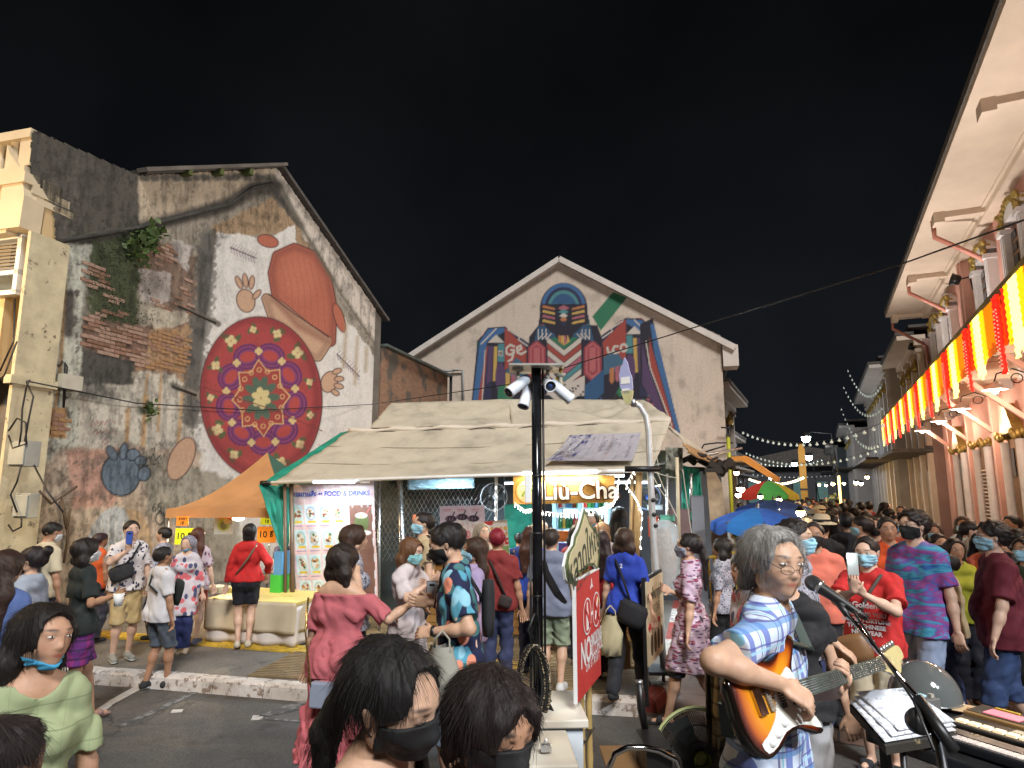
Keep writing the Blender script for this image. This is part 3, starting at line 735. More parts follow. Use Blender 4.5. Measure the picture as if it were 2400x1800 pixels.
  if mask == 'chin':
   g.cut(HB @ Vector((0,.05,1.518)),R3 @ Vector((0,.35,1))); g.cut(HB @ Vector((0,.05,1.478)),R3 @ Vector((0,0,-1)))
  else: g.cut(HB @ Vector((0,.09,1.588)),R3 @ Vector((0,-.25,1))); g.cut(HB @ Vector((0,.09,1.487)),R3 @ Vector((0,.1,-1)))
  g.cut(HB @ Vector((0,.022,1.55)),R3 @ Vector((0,-1,0)))
  if mask != 'black': g.folds(.0022,.02,1,(.02,.1,1))
  V,Q = g.mesh()
  if len(Q): link('mask',npmesh('mask',V,Q,MASKM,True),root,color=mc)
  if pm < .012 and mask != 'chin':
   e = MB()
   for sx in (-1,1):
    e.tube([HB @ Vector(q) for q in ((sx*.058,.045,1.575),(sx*.082,.0,1.60),(sx*.088,-.012,1.585),(sx*.078,.0,1.545),(sx*.055,.04,1.515))],.0014,None,4)
   e.build('ear_loop',MASKM,root,color=mc)
 if glasses:
  e = MB(); y = .119; zz = 1.598 if glasses != 'low' else 1.583
  for sx in (-1,1):
   e.tube([HB @ Vector((sx*.033+.024*math.cos(a),y-.008*abs(sx*.033+.024*math.cos(a))/.05,zz+.015*math.sin(a))) for a in [2*math.pi*i/14 for i in range(15)]],.0012,None,4,False)
   e.tube([HB @ Vector(q) for q in ((sx*.057,y-.01,zz+.004),(sx*.078,.07,1.602),(sx*.088,-.005,1.605))],.0013,None,4)
  e.tube([HB @ Vector((-.01,y,zz)),HB @ Vector((0,y+.004,zz+.005)),HB @ Vector((.01,y,zz))],.0012,None,4)
  e.build('glasses',DARKM,root)
 # ---- shoes
 if not half and shoes is not None:
  for i,(an,fd,lift) in enumerate(feet):
   b = an+Vector((0,-0.03*k,-0.048*k)); t = an+fd*0.145*k+Vector((0,0,-0.055*k)); g = Field([min(b[j],t[j])-.09 for j in range(3)],[max(b[j],t[j])+.09 for j in range(3)],max(h*.8,.007))
   if shoes.get('open'):
    g.add(dict(a=b,b=t,r=.042*k,rb=.040*k),0,.01); so = (an.z-.085*k); g.cut((0,b.y,so+.030),Vector((0,-fd.z,1)))
    g.add(dict(a=b+(t-b)*.62+Vector((-.02,0,.01)),b=b+(t-b)*.62+Vector((.02,0,.01)),r=.026*k),0.004,.006)
   else:
    g.add(dict(a=b,b=t,r=.041*k,rb=.036*k),0,.01); g.add(dict(a=an+Vector((0,0,-.01)),b=b,r=.036*k,rb=.04*k),0,.02)
   g.cut((0,0,an.z-.083*k),(0,0,-1)) if lift < .01 else None
   V,Q = g.mesh()
   if len(Q):
    s_ = link('sandal' if shoes.get('open') else 'shoe',npmesh('shoe',V,Q,CLOTH,True),root,color=shoes['col'])
    if shoes.get('sole'):
     gs = Field(g.lo,[g.ax[j][-1] for j in range(3)],g.h*.8); gs.add(dict(a=b,b=t,r=.046*k,rb=.042*k),0,.01); q0 = b+Vector((0,0,-.030*k)); nn = Vector((0,-fd.z,1)).normalized()
     gs.cut(q0+nn*.012*k,nn); gs.cut(q0-nn*.012*k,-nn); V,Q = gs.mesh()
     if len(Q): link('sole',npmesh('sole',V,Q,GLOSS,True),s_,color=shoes['sole'])
 root['_k'] = k
 return root,dict(k=k,UB=UB,HB=HB,hands=hands,arms=arms,feet=feet,root=root)
def wp(info,v):  # person-local point -> world
 r = info['root']; return (Matrix.Translation(r.location) @ Matrix.Rotation(r.rotation_euler.z,4,'Z')) @ Vector(v)
# -- frames of the street grid
class Fr:
 def __init__(s,o,ang): s.o = Vector(o); s.a = ang; s.R = Matrix.Rotation(-ang,4,'Z'); s.M = Matrix.Translation(s.o) @ s.R; s.I = s.M.inverted()
 def hit(s,px,py,ax,val):
  o = s.I @ Vector((0,0,CAMH)); d = s.I.to_3x3() @ ray(px,py); i = 'xyz'.index(ax); t = (val-o[i])/d[i]; return o+d*t
 def w(s,v): return s.M @ Vector(v)
 def root(s,name,label=None,cat=None,group=None,kind=None):
  return empty(name,s.o,-s.a,label,cat,group,kind)
AL = R_(15); BE = R_(25)
_a0 = atY(118,760,9.5)
F0 = Fr((_a0.x,_a0.y,0),AL)
_a1 = atY(1712,1190,24.0)
F1 = Fr((_a1.x,_a1.y,0),AL)
F2 = Fr((0,0,0),BE)
# -- ground
def ground_mat(name,c1,c2,sc=1.2,wet=0.0):
 t = NT(name); o = t.obj(); n1 = t.noise(sc*.35,6,o,.6); n2 = t.noise(60,4,o)
 c = t.mix(t.ramp(n1,[(.35,grey(0)),(.65,grey(1))]),c1,c2)
 c = t.mix(1.0,c,t.ramp(n2,[(.3,grey(.6)),(.7,grey(1.35))]),'MULTIPLY'); c = t.mix(t.ramp(t.noise(sc*2.2,8,o,.7),[(.56,grey(0)),(.66,grey(.55))]),c,tuple(x*.45 for x in c1))
 vo = t.n('TexVoronoi'); vo.feature = 'DISTANCE_TO_EDGE'; vo.inputs['Scale'].default_value = .55; t.set(vo.inputs['Vector'],t.mix(.35,o,t.n('TexNoise',i_0=o).outputs[1],'ADD')); c = t.mix(t.ramp(vo.outputs['Distance'],[(.0,grey(.7)),(.012,grey(0))]),c,tuple(x*.3 for x in c1))
 t.p('Base Color',c); t.p('Roughness',t.ramp(t.noise(sc,5,o),[(.3,grey(.55)),(.7,grey(.85))])); t.bump(n2,.35,.004); MATS[name] = t.m; return t.m
ASPH = ground_mat('asphalt',(.045,.043,.042),(.088,.082,.076))
PAVEM = ground_mat('pavement_concrete',(.10,.09,.08),(.15,.135,.115),2.0)
m = MB(); m.quad((-150,-30,-.012),(150,-30,-.012),(150,400,-.012),(-150,400,-.012)); g = m.build('ground',ASPH); tag(g,kind='structure')
m = MB(); m.box((0,30,-.25),(250,300,.4)); m.build('road',ASPH).hide_render = False; bpy.data.objects['road']['kind'] = 'structure'; bpy.data.objects['road'].location.z = .05
# brown stamped street in the walking street: slabs one by one near the corner
t = NT('stamped_street'); bt = t.n('TexBrick'); bt.offset = .5; bt.inputs['Scale'].default_value = 1.0; bt.inputs['Brick Width'].default_value = .9; bt.inputs['Row Height'].default_value = .45; bt.inputs['Mortar Size'].default_value = .012
bt.inputs['Color1'].default_value = (.075,.048,.036,1); bt.inputs['Color2'].default_value = (.095,.06,.045,1); bt.inputs['Mortar'].default_value = (.02,.016,.014,1); t.set(bt.inputs['Vector'],t.obj())
t.p('Base Color',t.mix(1.0,bt.outputs[0],t.ramp(t.noise(1.3,6),[(.3,grey(.6)),(.7,grey(1.3))]),'MULTIPLY')); t.p('Roughness',t.ramp(t.noise(3,4),[(.3,grey(.45)),(.7,grey(.75))])); t.bump(bt.outputs[1],-.4,.01)
STREET = t.m
m = MB()
for x0,x1,y0,y1 in ((-3.4,7,6.0,90),):
 m.quad((x0,y0,.006),(x1,y0,.006),(x1,y1,.006),(x0,y1,.006))
st = m.build('street_surface',STREET,F2.root('street',kind='structure')); st.location.z = -.0; st.parent['kind'] = 'structure'
# -- the corner pavement, its kerb and yellow tactile strip
PV = .12
def gp(px,py,z=PV):
 v = atZ(px,py,z); return Vector((v.x,v.y,0))
k0 = gp(-700,1500); k1 = gp(410,1577); k2 = gp(760,1604); k3 = gp(1380,1628); k4 = gp(1500,1634); k5 = gp(1552,1585); k6 = gp(1560,1500); k7 = gp(1585,1380)
front = [k0,k1,k2,k3,k4,k5,k6,k7]
m = MB(); far = [F0.w((14,30,0)),F0.w((-30,30,0))]
pl = [Vector((p.x,p.y,PV)) for p in front]+[Vector((p.x,p.y,PV)) for p in far]
m.add(pl,[tuple(range(len(pl)))]); pav = m.build('pavement',PAVEM); tag(pav,kind='structure')
TILE = mat('pavement_tile',(.20,.14,.07),.6,var=.4,vscale=7,bump=.3,bscale=40)
TILE2 = mat('yellow_tactile_paint',(.52,.34,.035),.6,var=.45,vscale=12,bump=.3,bscale=70,wear=((.13,.11,.09),6,.56))
kb = empty('kerb',(0,0,0),0,kind='structure')
KW = mat('kerb_white_paint',(.52,.48,.45),.7,var=.3,vscale=8,bump=.4,bscale=50,wear=((.20,.15,.12),13,.53))
KR = mat('kerb_red_paint',(.24,.035,.025),.7,var=.4,vscale=8,bump=.4,bscale=50,wear=((.12,.05,.04),9,.56))
def kerbrun(a,b,mats_,n):
 a = Vector(a); b = Vector(b); d = (b-a).normalized(); nn = Vector((d.y,-d.x,0))
 for i in range(n):
  p = a+(b-a)*(i/n)+d*.004; q = a+(b-a)*((i+1)/n)-d*.004; mm = MB()
  pr = [(0,PV+.012),(.10,PV+.012),(.135,PV-.015),(.15,-.0),(0,-.0)]
  vs = [p+nn*w+Vector((0,0,z)) for w,z in pr]+[q+nn*w+Vector((0,0,z)) for w,z in pr]
  mm.add(vs,[(4,3,2,1,0),(5,6,7,8,9)]+[(j,(j+1) % 5,(j+1) % 5+5,j+5) for j in range(5)])
  mm.build('kerb_stone',mats_[i % len(mats_)],kb)
kerbrun(k0,k1,[KW],8); kerbrun(k1,k2,[KW],3); kerbrun(k2,k3,[KW],4); kerbrun(k3,k4,[KW],1); kerbrun(k4,k5,[KR,KW],2); kerbrun(k5,k6,[KR,KW],2); kerbrun(k6,k7,[KR,KW],4)
# tactile tiles laid one by one
ts = empty('tactile_strip',(0,0,0),0,kind='structure')
a = gp(330,1503); b = gp(760,1537); dd = (b-a).normalized(); nn = Vector((-dd.y,dd.x,0)); a = a-dd*3; tl = None
for i in range(26):
 for j in range(1):
  p = a+dd*(i*.302)
  if tl is None:
   mm = MB(); mm.box((.148,.148,0),(.294,.294,.02))
   for q in range(4): mm.box((.148,.04+q*.072,.013),(.27,.03,.006))
   tl = mm.build('tile',TILE2,ts); o = tl
  else: o = tl.copy(); COL.objects.link(o)
  o.location = (p.x,p.y,PV+.006); o.rotation_euler = (0,0,math.atan2(dd.y,dd.x))
tp_ = empty('corner_paving',(0,0,0),0,kind='structure'); tl = None
for i in range(18):
 for j in range(10):
  c = k3+(k4-k3).normalized()*(i*.302-3.2)+Vector((-(k4-k3).normalized().y,(k4-k3).normalized().x,0))*(j*.302+.17)
  if c.x > k4.x+(c.y-k4.y)*.28-.12: continue
  if tl is None:
   mm = MB(); mm.box((0,0,0),(.294,.294,.02))
   for q in range(5): mm.box((0,-.118+q*.059,.0125),(.28,.02,.006))
   tl = mm.build('tile',TILE,tp_); o = tl
  else: o = tl.copy(); COL.objects.link(o)
  o.location = (c.x,c.y,PV+.004); o.rotation_euler = (0,0,math.atan2((k4-k3).y,(k4-k3).x))
# painted road marks
RM = mat('road_paint',(.50,.49,.48),.7,var=.3,vscale=9,wear=((.08,.08,.08),9,.60)); RM2 = mat('worn_road_paint',(.20,.20,.20),.8,var=.4,vscale=9,wear=((.06,.06,.06),8,.46))
mk = empty('road_markings',(0,0,0),0,kind='structure')
def mark(pts,mt=RM):
 m = MB(); m.add([Vector((*atZ(x,y,.262).xy,.0)) for x,y in pts],[tuple(range(len(pts)))]); o = m.build('painted_line',mt,mk); o.location.z = .256
bpy.data.objects['road'].location.z = -.0
_ = bpy.data.objects['road']; _.location.z = 0.0
for o in (_,): o.location.z = .05-.05
def mark(pts,mt=RM):
 m = MB(); m.add([Vector((*atZ(x,y,.004).xy,0)) for x,y in pts],[tuple(range(len(pts)))]); o = m.build('painted_line',mt,mk); o.location.z = .004
bpy.data.objects.remove(bpy.data.objects['road']); bpy.data.objects['ground'].location.z = .012
mark([(259,1640),(335,1598),(362,1598),(262,1652)]); mark([(120,1735),(259,1640),(262,1654),(150,1735)])
mark([(404,1663),(430,1662),(426,1669),(400,1671)]); mark([(647,1621),(668,1621),(664,1626),(644,1626)])
mark([(672,1600),(690,1600),(668,1621),(652,1619)],RM2); mark([(593,1676),(619,1676),(613,1687),(588,1688)])
mark([(510,1593),(530,1592),(300,1700),(280,1700)],RM2); mark([(668,1625),(780,1632),(780,1637),(668,1629)],RM2); mark([(620,1681),(760,1691),(760,1697),(620,1686)],RM2)
mark([(700,1640),(770,1648),(640,1676),(600,1680),(690,1646)],RM2)
# -- mural building (left)
PWALL = None
def paintmat(name,rough=.85,bump=.35):
 t = NT(name); base = t.n('VertexColor',layer_name='Col').outputs[0]
 c = t.mix(1.0,base,t.ramp(t.noise(14,8,None,.65),[(.25,grey(.78)),(.75,grey(1.12))]),'MULTIPLY')
 t.p('Base Color',c); t.p('Roughness',rough); t.bump(t.noise(30,8,None,.7),bump,.02); MATS[name] = t.m; return t.m
PWALL = paintmat('painted_plaster'); PSIGN = paintmat('printed_vinyl',.45,.05)
PAPER = paintmat('printed_paper',.6,.02)
def projgrid(Fm,ax,U,Z,off=0.0):
 """grid in the frame plane; returns local P and photo coordinates"""
 u,z = np.meshgrid(U,Z,indexing='ij'); P = np.zeros(u.shape+(3,));
 if ax == 'x': P[...,0] = off; P[...,1] = u
 else: P[...,1] = off; P[...,0] = u
 P[...,2] = z; M = np.array(Fm.M); Wd = P @ M[:3,:3].T+M[:3,3]
 zz = Wd[...,2]-CAMH; dep = Wd[...,1]*_c+zz*_s; dep = np.maximum(dep,.3)
 return P,1200+FPX*Wd[...,0]/dep,900-FPX*(-Wd[...,1]*_s+zz*_c)/dep
P,X,Y = projgrid(F0,'x',np.arange(-1.1,10.4,.024),np.arange(0,10.2,.024))
pt = Paint(X,Y,(.25,.22,.17)); N = lambda s,sd=0,oc=5: vnoise(X/s,Y/s,sd,oc)
nz = N(40,3); pt.C *= (.7+.6*nz)[...,None]
pt.poly([(40,250),(330,400),(325,525),(140,565),(60,565)],(.075,.068,.055),8,rag=6)
pt.poly([(322,380),(700,380),(655,432),(590,438),(540,477),(328,528)],(.46,.37,.26),8,rag=5,seed=3)
for i in range(14): pt.ell(340+i*24,416,14,9,(.12,.11,.09),rag=6,soft=6,seed=i)
pt.poly([(640,380),(700,440),(900,720),(900,850),(800,700),(690,530),(650,430)],(.50,.44,.38),5)
pt.line([(128,580),(330,535),(540,478),(592,438),(650,436)],30,(.055,.05,.045),14); pt.line([(480,500),(590,452),(640,440),(700,530)],24,(.07,.06,.05),16)
pt.poly([(495,528),(600,483),(640,462),(700,535),(735,600),(690,575),(640,545),(560,560),(498,602)],(.30,.20,.11),3,rag=9,seed=5,rs=18)
pt.poly([(498,600),(510,550),(560,542),(610,560),(690,530),(700,585),(760,680),(862,815),(893,860),(886,1500),(560,1500),(540,1200),(470,1130),(452,980),(470,840),(480,700)],(.56,.54,.51),3,rag=9,seed=8,rs=16)
pt.poly([(214,570),(335,535),(372,556),(350,610),(325,660),(322,780),(205,770),(205,640)],(.055,.07,.028),10,rag=16,seed=9)
pt.poly([(372,560),(460,600),(462,690),(440,770),(330,690),(335,600)],(.20,.13,.09),5,rag=14,seed=12)
pt.poly([(326,628),(400,640),(398,706),(372,716),(330,702)],(.42,.37,.34),3,rag=6,seed=13); pt.poly([(405,560),(450,575),(440,640),(405,600)],(.40,.36,.33),3,rag=9,seed=15)
pt.poly([(192,742),(330,765),(440,750),(452,880),(415,905),(310,868),(196,830)],(.17,.10,.07),5,rag=8,seed=14)
pt.poly([(330,716),(440,730),(442,752),(412,765),(392,776),(366,776),(350,745)],(.42,.37,.28),3,rag=4,seed=17)
pt.poly([(352,772),(446,762),(450,880),(428,905),(410,872),(318,866),(345,820)],(.33,.20,.10),6,rag=10,seed=18)
pt.poly([(190,815),(312,845),(312,915),(192,900)],(.06,.058,.05),5,rag=14,seed=19)
pt.poly([(176,905),(312,900),(325,868),(410,878),(458,930),(452,1050),(400,1062),(176,1052)],(.47,.44,.37),6,rag=8,seed=21)
pt.ell(215,915,60,26,(.10,.10,.09),12,16,.8,14,3)
for x0,y0,x1,y1,w in ((346,876,338,945,6),(342,930,334,1055,12),(378,878,370,1010,6),(300,960,296,1050,10),(428,915,418,1040,9)):
 pt.line([(x0,y0),(x1,y1)],w,(.42,.24,.08),5,.85)
pt.ell(345,962,22,9,(.05,.07,.03),0,8,.9,6)
pt.line([(488,560),(478,700),(460,830),(448,985)],30,(.07,.068,.06),9,.95)
pt.put(sd_line(X,Y,[(488,560),(478,700),(460,830),(448,985)])-24+(vnoise(X/9,Y/9,4,5)-.5)*40,(.10,.095,.085),6,.7)
pt.line([(415,715),(500,752),(512,760)],13,(.14,.12,.10),4); pt.line([(405,903),(470,930)],14,(.20,.17,.13),5)
pt.poly([(60,560),(214,575),(192,760),(190,900),(172,1100),(60,1100)],(.43,.44,.37),6,rag=8,seed=23)
pt.put(vnoise(X/14,Y/22,25,6,.65)*60-22.5+np.maximum(0,np.abs(X-140)-45)*.8+np.maximum(0,Y-1000)*.1,(.11,.10,.085),6)
pt.line([(150,560),(152,700),(142,860),(130,950)],8,(.36,.22,.08),5); pt.line([(165,690),(160,780)],22,(.07,.06,.055),9)
pt.poly([(111,955),(156,955),(156,1028),(108,1026)],(.40,.23,.09),3)
pt.poly([(140,1050),(340,1048),(470,1060),(470,1500),(80,1500),(100,1100)],(.44,.34,.25),10,rag=10,seed=29)
pt.poly([(155,1055),(330,1050),(310,1150),(250,1190),(170,1190)],(.47,.26,.19),9,rag=12,seed=30)
pt.poly([(330,1050),(560,1130),(560,1300),(345,1200)],(.30,.27,.21),10,rag=9,seed=31)
pt.put(vnoise(X/20,Y/20,33,6,.65)*70-27+np.maximum(0,1040-Y)*1.,(.16,.13,.10),8,.7)
pt.poly([(330,1310),(480,1310),(480,1500),(330,1500)],(.40,.36,.14),8,rag=5)
# arched opening painted over
pt.poly([(296,1190),(330,1200),(352,1240),(360,1300),(362,1500),(300,1500)],(.45,.30,.16),3)
pt.poly([(203,1275),(214,1235),(240,1200),(270,1187),(292,1192),(306,1225),(312,1280),(314,1500),(200,1500)],(.36,.38,.40),2)
for xx in (221,238,255,272,289): pt.line([(xx,1205-abs(xx-265)*-.5),(xx-3,1500)],2.2,(.55,.54,.46),1.5)
# blue-grey spray painted blob (plain stand-in), tags
pt.ell(283,1112,47,52,(.015,.02,.03),0,2); pt.ell(283,1112,43,48,(.11,.16,.21),0,2)
for (cx,cy,r1,r2,ro) in ((262,1062,9,17,-30),(290,1058,8,18,10),(312,1066,15,12,0),(338,1110,13,16,20),(330,1080,12,10,0)):
 pt.ell(cx,cy,r1+3,r2+3,(.015,.02,.03),ro,2); pt.ell(cx,cy,r1,r2,(.13,.18,.24),ro,2)
pt.line([(343,1058),(341,1080),(350,1070),(352,1080),(360,1062),(365,1080),(376,1066),(378,1080)],2.2,(.02,.02,.02)); pt.line([(352,1054),(362,1050),(362,1058)],2,(.02,.02,.02)); pt.line([(335,1092),(372,1086)],2,(.02,.02,.02))
for cx,cy in ((362,1190),(374,1188)):
 pt.ring(cx,cy+4,4,5,2.4,(.02,.02,.02)); pt.line([(cx-4,cy+3),(cx-2,cy-7),(cx+2,cy-9)],2.4,(.02,.02,.02))
pt.ring(375,1215,10,14,3,(.02,.02,.02)); pt.line([(384,1190),(386,1240)],3,(.02,.02,.02))
for q in ([(213,1000),(217,985),(224,996),(228,984),(232,998),(240,986),(246,996),(252,984),(262,984),(270,992)],[(216,1016),(226,1006),(228,1018),(238,1006),(240,1016),(250,1006),(256,1016),(268,1008),(274,1020)],[(240,1036),(246,1028),(254,1036),(248,1042),(240,1036)]): pt.line(q,2,(.30,.08,.07),1.5,.8)
# damp, soot and flaking over the old wall
mur = np.minimum(1,np.clip((sd_poly(X,Y,[(500,560),(690,530),(893,860),(886,1500),(560,1500),(470,1130),(470,840)])+6)/10,0,1)+.25)
f_ = vnoise(X/26,Y/34,61,7,.62); pt.C *= (1-mur*np.clip((f_-.51)*2.4,0,.36))[...,None]
f_ = vnoise(X/7,Y/16,62,6,.66); pt.C *= (1-mur*np.clip((f_-.55)*5,0,.38))[...,None]
f_ = vnoise(X/9,Y/120,63,5,.6); pt.C *= (1-mur*np.clip((f_-.52)*2.2,0,.3))[...,None]
g_ = pt.C.mean(-1,keepdims=True); pt.C = pt.C*.86+g_*.14
# the mural: plain floral stand-in in the same colours and size
TC = (.34,.105,.065); TN = (.42,.27,.18); LN = (.06,.02,.02)
for pts_,c_ in (([(640,640),(650,600),(690,582),(735,600),(765,650),(778,720),(775,800),(700,760),(650,700)],TC),):
 pt.put(sd_poly(X,Y,pts_)-13,LN,2); pt.put(sd_poly(X,Y,pts_)-10,c_,2)
pt.put(sd_poly(X,Y,[(625,700),(660,720),(720,770),(768,800),(745,835),(700,815),(650,770)])-13,LN,2); pt.put(sd_poly(X,Y,[(625,700),(660,720),(720,770),(768,800),(745,835),(700,815),(650,770)])-10.5,TN,2)
dm_ = sd_poly(X,Y,[(640,640),(650,600),(690,582),(735,600),(765,650),(778,720),(775,800),(700,760),(650,700)])-10
pt.put(np.maximum(dm_,-dm_-14),(.20,.055,.04),14,.75); pt.put(np.maximum(dm_,sd_ell(X,Y,700,650,38,48,-15)),(.42,.15,.09),26,.6)
for i in range(7): pt.line([(655+i*14,600+abs(i-3)*4),(668+i*15,660+i*6),(672+i*15,730+i*7)],1.6,(.22,.06,.045),2,.55)
pt.put(np.maximum(sd_poly(X,Y,[(625,700),(660,720),(720,770),(768,800),(745,835),(700,815),(650,770)])-9,-sd_poly(X,Y,[(640,715),(660,730),(715,778),(755,803),(742,825),(700,805),(655,765)])+4),(.26,.15,.10),8,.7)
pt.line([(630,690),(690,735),(770,790)],3,LN,2)
for (cx,cy,r1,r2,ro,c_) in ((628,565,24,13,15,TC),(795,745,10,34,-18,TC),(576,705,20,26,-15,TN),(772,895,18,24,20,TN),(425,1075,26,52,25,TN),(560,662,5,15,-25,TN),(575,658,5,16,-8,TN),(590,662,5,15,8,TN),(602,690,5,12,40,TN),(790,870,10,5,-20,TN),(795,888,10,5,0,TN),(794,905,10,5,15,TN),(786,920,9,5,30,TN)):
 pt.ell(cx,cy,r1+2.5,r2+2.5,LN,ro,2); pt.ell(cx,cy,r1,r2,c_,ro,2)
for (x0,y0,x1,y1) in ((540,580,600,605),(790,830,842,882)):
 pt.line([(x0,y0),(x1,y1)],3,(.10,.06,.09))
 for i in range(9):
  f = i/9; xx = x0+(x1-x0)*f; yy = y0+(y1-y0)*f; pt.line([(xx,yy),(xx+4,yy+14)],2,(.14,.09,.13),1.5,.8); pt.line([(xx,yy),(xx+8,yy-8)],2,(.14,.09,.13),1.5,.6)
OX,OY,OR = 612,933,-4
pt.ell(OX,OY,144,192,LN,OR,2); pt.ell(OX,OY,141,189,(.30,.045,.045),OR,2); pt.put(sd_ell(X,Y,OX,OY,141,189,OR)*-1*0+np.where((sd_ell(X,Y,OX,OY,141,189,OR) < 0) & (vnoise(X/30,Y/30,2) > .5),-5,5),(.24,.04,.04),3,.5)
def op(u,v):
 c,s = math.cos(R_(OR)),math.sin(R_(OR)); return (OX+u*c-v*s,OY+u*s+v*c)
for i in range(9):
 a = 2*math.pi*i/9+.2; cx,cy = op(78*math.cos(a),104*math.sin(a)); an = math.degrees(math.atan2(104*math.sin(a),78*math.cos(a)))+90
 for j,cc in enumerate(((.10,.02,.09),(.18,.04,.12),(.10,.02,.09),(.18,.04,.12),(.33,.05,.045))): pt.ell(cx,cy,34-4*j,30-4.5*j,cc,an,1.5)
for i in range(9):
 a = 2*math.pi*(i+.5)/9+.2; cx,cy = op(82*math.cos(a),110*math.sin(a))
 for j in range(4): pt.ell(cx+5*math.cos(j*math.pi/2),cy+5*math.sin(j*math.pi/2),4.5,4.5,(.50,.38,.18),0,1.5)
pt.poly([op((52 if i % 2 else 70)*math.cos(math.pi*i/8),(68 if i % 2 else 92)*math.sin(math.pi*i/8)) for i in range(16)],(.50,.33,.15),1.5)
pt.poly([op((49 if i % 2 else 66)*math.cos(math.pi*i/8),(65 if i % 2 else 88)*math.sin(math.pi*i/8)) for i in range(16)],(.26,.04,.035),1.5)
for i in range(16):
 a = math.pi*i/8; cx,cy = op(50*math.cos(a),66*math.sin(a)); pt.ring(cx,cy,5,5,2,(.50,.33,.15))
for i in range(10):
 a = 2*math.pi*i/10; cx,cy = op(27*math.cos(a),36*math.sin(a)); pt.ell(cx,cy,9,17,(.06,.10,.07),math.degrees(a)+90,2)
for i in range(6):
 a = 2*math.pi*i/6+.4; cx,cy = op(12*math.cos(a),15*math.sin(a)); pt.ell(cx,cy,8,11,(.50,.42,.20),math.degrees(a)+90,2)
for i in range(13):
 a = 2*math.pi*i/13+.3; cx,cy = op(118*math.cos(a),162*math.sin(a)); r = 8+5*((i*7) % 3)/2
 for j in range(3): pt.ell(cx+math.cos(j*2.1+i)*r*1.3,cy+math.sin(j*2.1+i)*r*1.3,r*.5,r*.85,(.08,.09,.04),j*120+i*20,2)
 for j in range(4): pt.ell(cx+math.cos(j*1.57+i)*r*.6,cy+math.sin(j*1.57+i)*r*.6,r*.48,r*.48,(.50,.42,.22),0,2)
pt.put(np.maximum(sd_ell(X,Y,OX,OY,141,189,OR),-sd_ell(X,Y,OX-4,OY-8,126,172,OR)),(.12,.015,.02),14,.6)
pt.line([(470,905),(640,960),(755,1010)],2.5,(.14,.03,.03),2)
for x0,y0,x1,y1 in ((812,760,805,860),(838,790,832,900),(860,815,857,870)): pt.line([(x0,y0),(x1,y1)],7,(.28,.20,.10),8,.7)
pt.line([(660,440),(700,520),(800,690),(888,822)],9,(.09,.08,.06),9,.9)
pt.put(vnoise(X/6,Y/8,51,5,.6)*50-20+np.abs(sd_line(X,Y,[(690,510),(800,680),(880,815)]))*.6,(.10,.09,.065),5,.9)
for i in range(10): pt.line([(884,865+i*14),(886,872+i*14)],3,(.15,.12,.12),1.5,.7)
out = [(75,300),(327,411),(650,394),(672,425),(895,745),(893,858),(888,900),(884,1500),(60,1700),(90,1200),(112,960),(118,760),(128,560),(124,485),(103,452),(70,405),(70,350)]
pt.C = np.clip(pt.C*1.22,0,.74)
D = sd_poly(X,Y,out); rag = (vnoise(X/5,Y/5,71,4)-.5)*5
keep = (D+rag < 0); keep = keep[:-1,:-1] & keep[1:,1:]
mb_ = F0.root('mural_building','mossy old party wall with a red floral oval painted high on it','building')
wall_l = link('wall',gridmesh('wall',P,pt.C,keep,PWALL),mb_)
GRIM = mat('grimy_plaster',(.16,.14,.12),.9,var=.5,vscale=2,bump=.4,bscale=20)
# body of the building behind the wall face
ol = [F0.hit(x,y,'x',0) for x,y in [(75,300),(327,411),(650,394),(895,745),(893,858)]]
yA = ol[0].y; yB = ol[4].y-.05
poly = [(yA+.02,0),(yA+.02,ol[0].z-.02),(ol[1].y,ol[1].z-.02),(ol[2].y,ol[2].z-.02),(ol[3].y,ol[3].z-.02),(yB,ol[3].z-.3),(yB,0)]
m = MB(); MX = Matrix(((0,1,0,0),(1,0,0,0),(0,0,1,0),(0,0,0,1)))
m.prism([(max(p[0],.0),p[1]) for p in poly],-7,-.02,None,MX); m.build('body',GRIM,mb_)
ROOFM = mat('old_roof_tiles',(.09,.08,.075),.8,.0,var=.5,vscale=5,bump=.6,bscale=25)
m = MB()
for (a_,b_) in ((1,2),(2,3)):
 y0,z0,y1,z1 = ol[a_].y,ol[a_].z,ol[b_].y,ol[b_].z; e = .25 if b_ == 3 else 0
 d_ = Vector((0,y1-y0,z1-z0)).normalized()*e
 m.bar((-3.4,y0,z0+.06),(-3.4,y1+d_.y,z1+.06+d_.z),7.1,.09,up=(0,0,1))
m.build('roof',ROOFM,mb_)
RUST = mat('corrugated_zinc',(.16,.20,.19),.45,.6,var=.5,vscale=6)
n = 9
for i in range(n):
 f = (i+.5)/n; p = ol[2]+(ol[3]-ol[2])*f; L = (ol[3]-ol[2]).length/n; mm = MB()
 ang = math.atan2(ol[3].z-ol[2].z,ol[3].y-ol[2].y); Mx = Matrix.Rotation(ang,4,'X')
 for q in range(4): mm.box(Mx @ Vector((.02,0,.10+q*.0))+Vector((q*.055-.1,0,.0)),(.05,L*1.03,.035+.02*(q % 2)),M=Mx)
 mm.build('roof_sheet',RUST,mb_,loc=p)
# rafters' ends under the level verge
for i,xx in enumerate((425,500,570)):
 p = F0.hit(xx,405,'x',0); mm = MB(); mm.box((.10,p.y,p.z),(.25,.10,.14)); mm.build('rafter_end',mat('mossy_timber',(.09,.11,.03),.9),mb_)
p0 = F0.hit(320,400,'x',0); p1 = F0.hit(655,387,'x',0); mm = MB(); mm.bar((.12,p0.y,p0.z),(.12,p1.y,p1.z),.22,.07); mm.build('verge_board',GRIM,mb_)
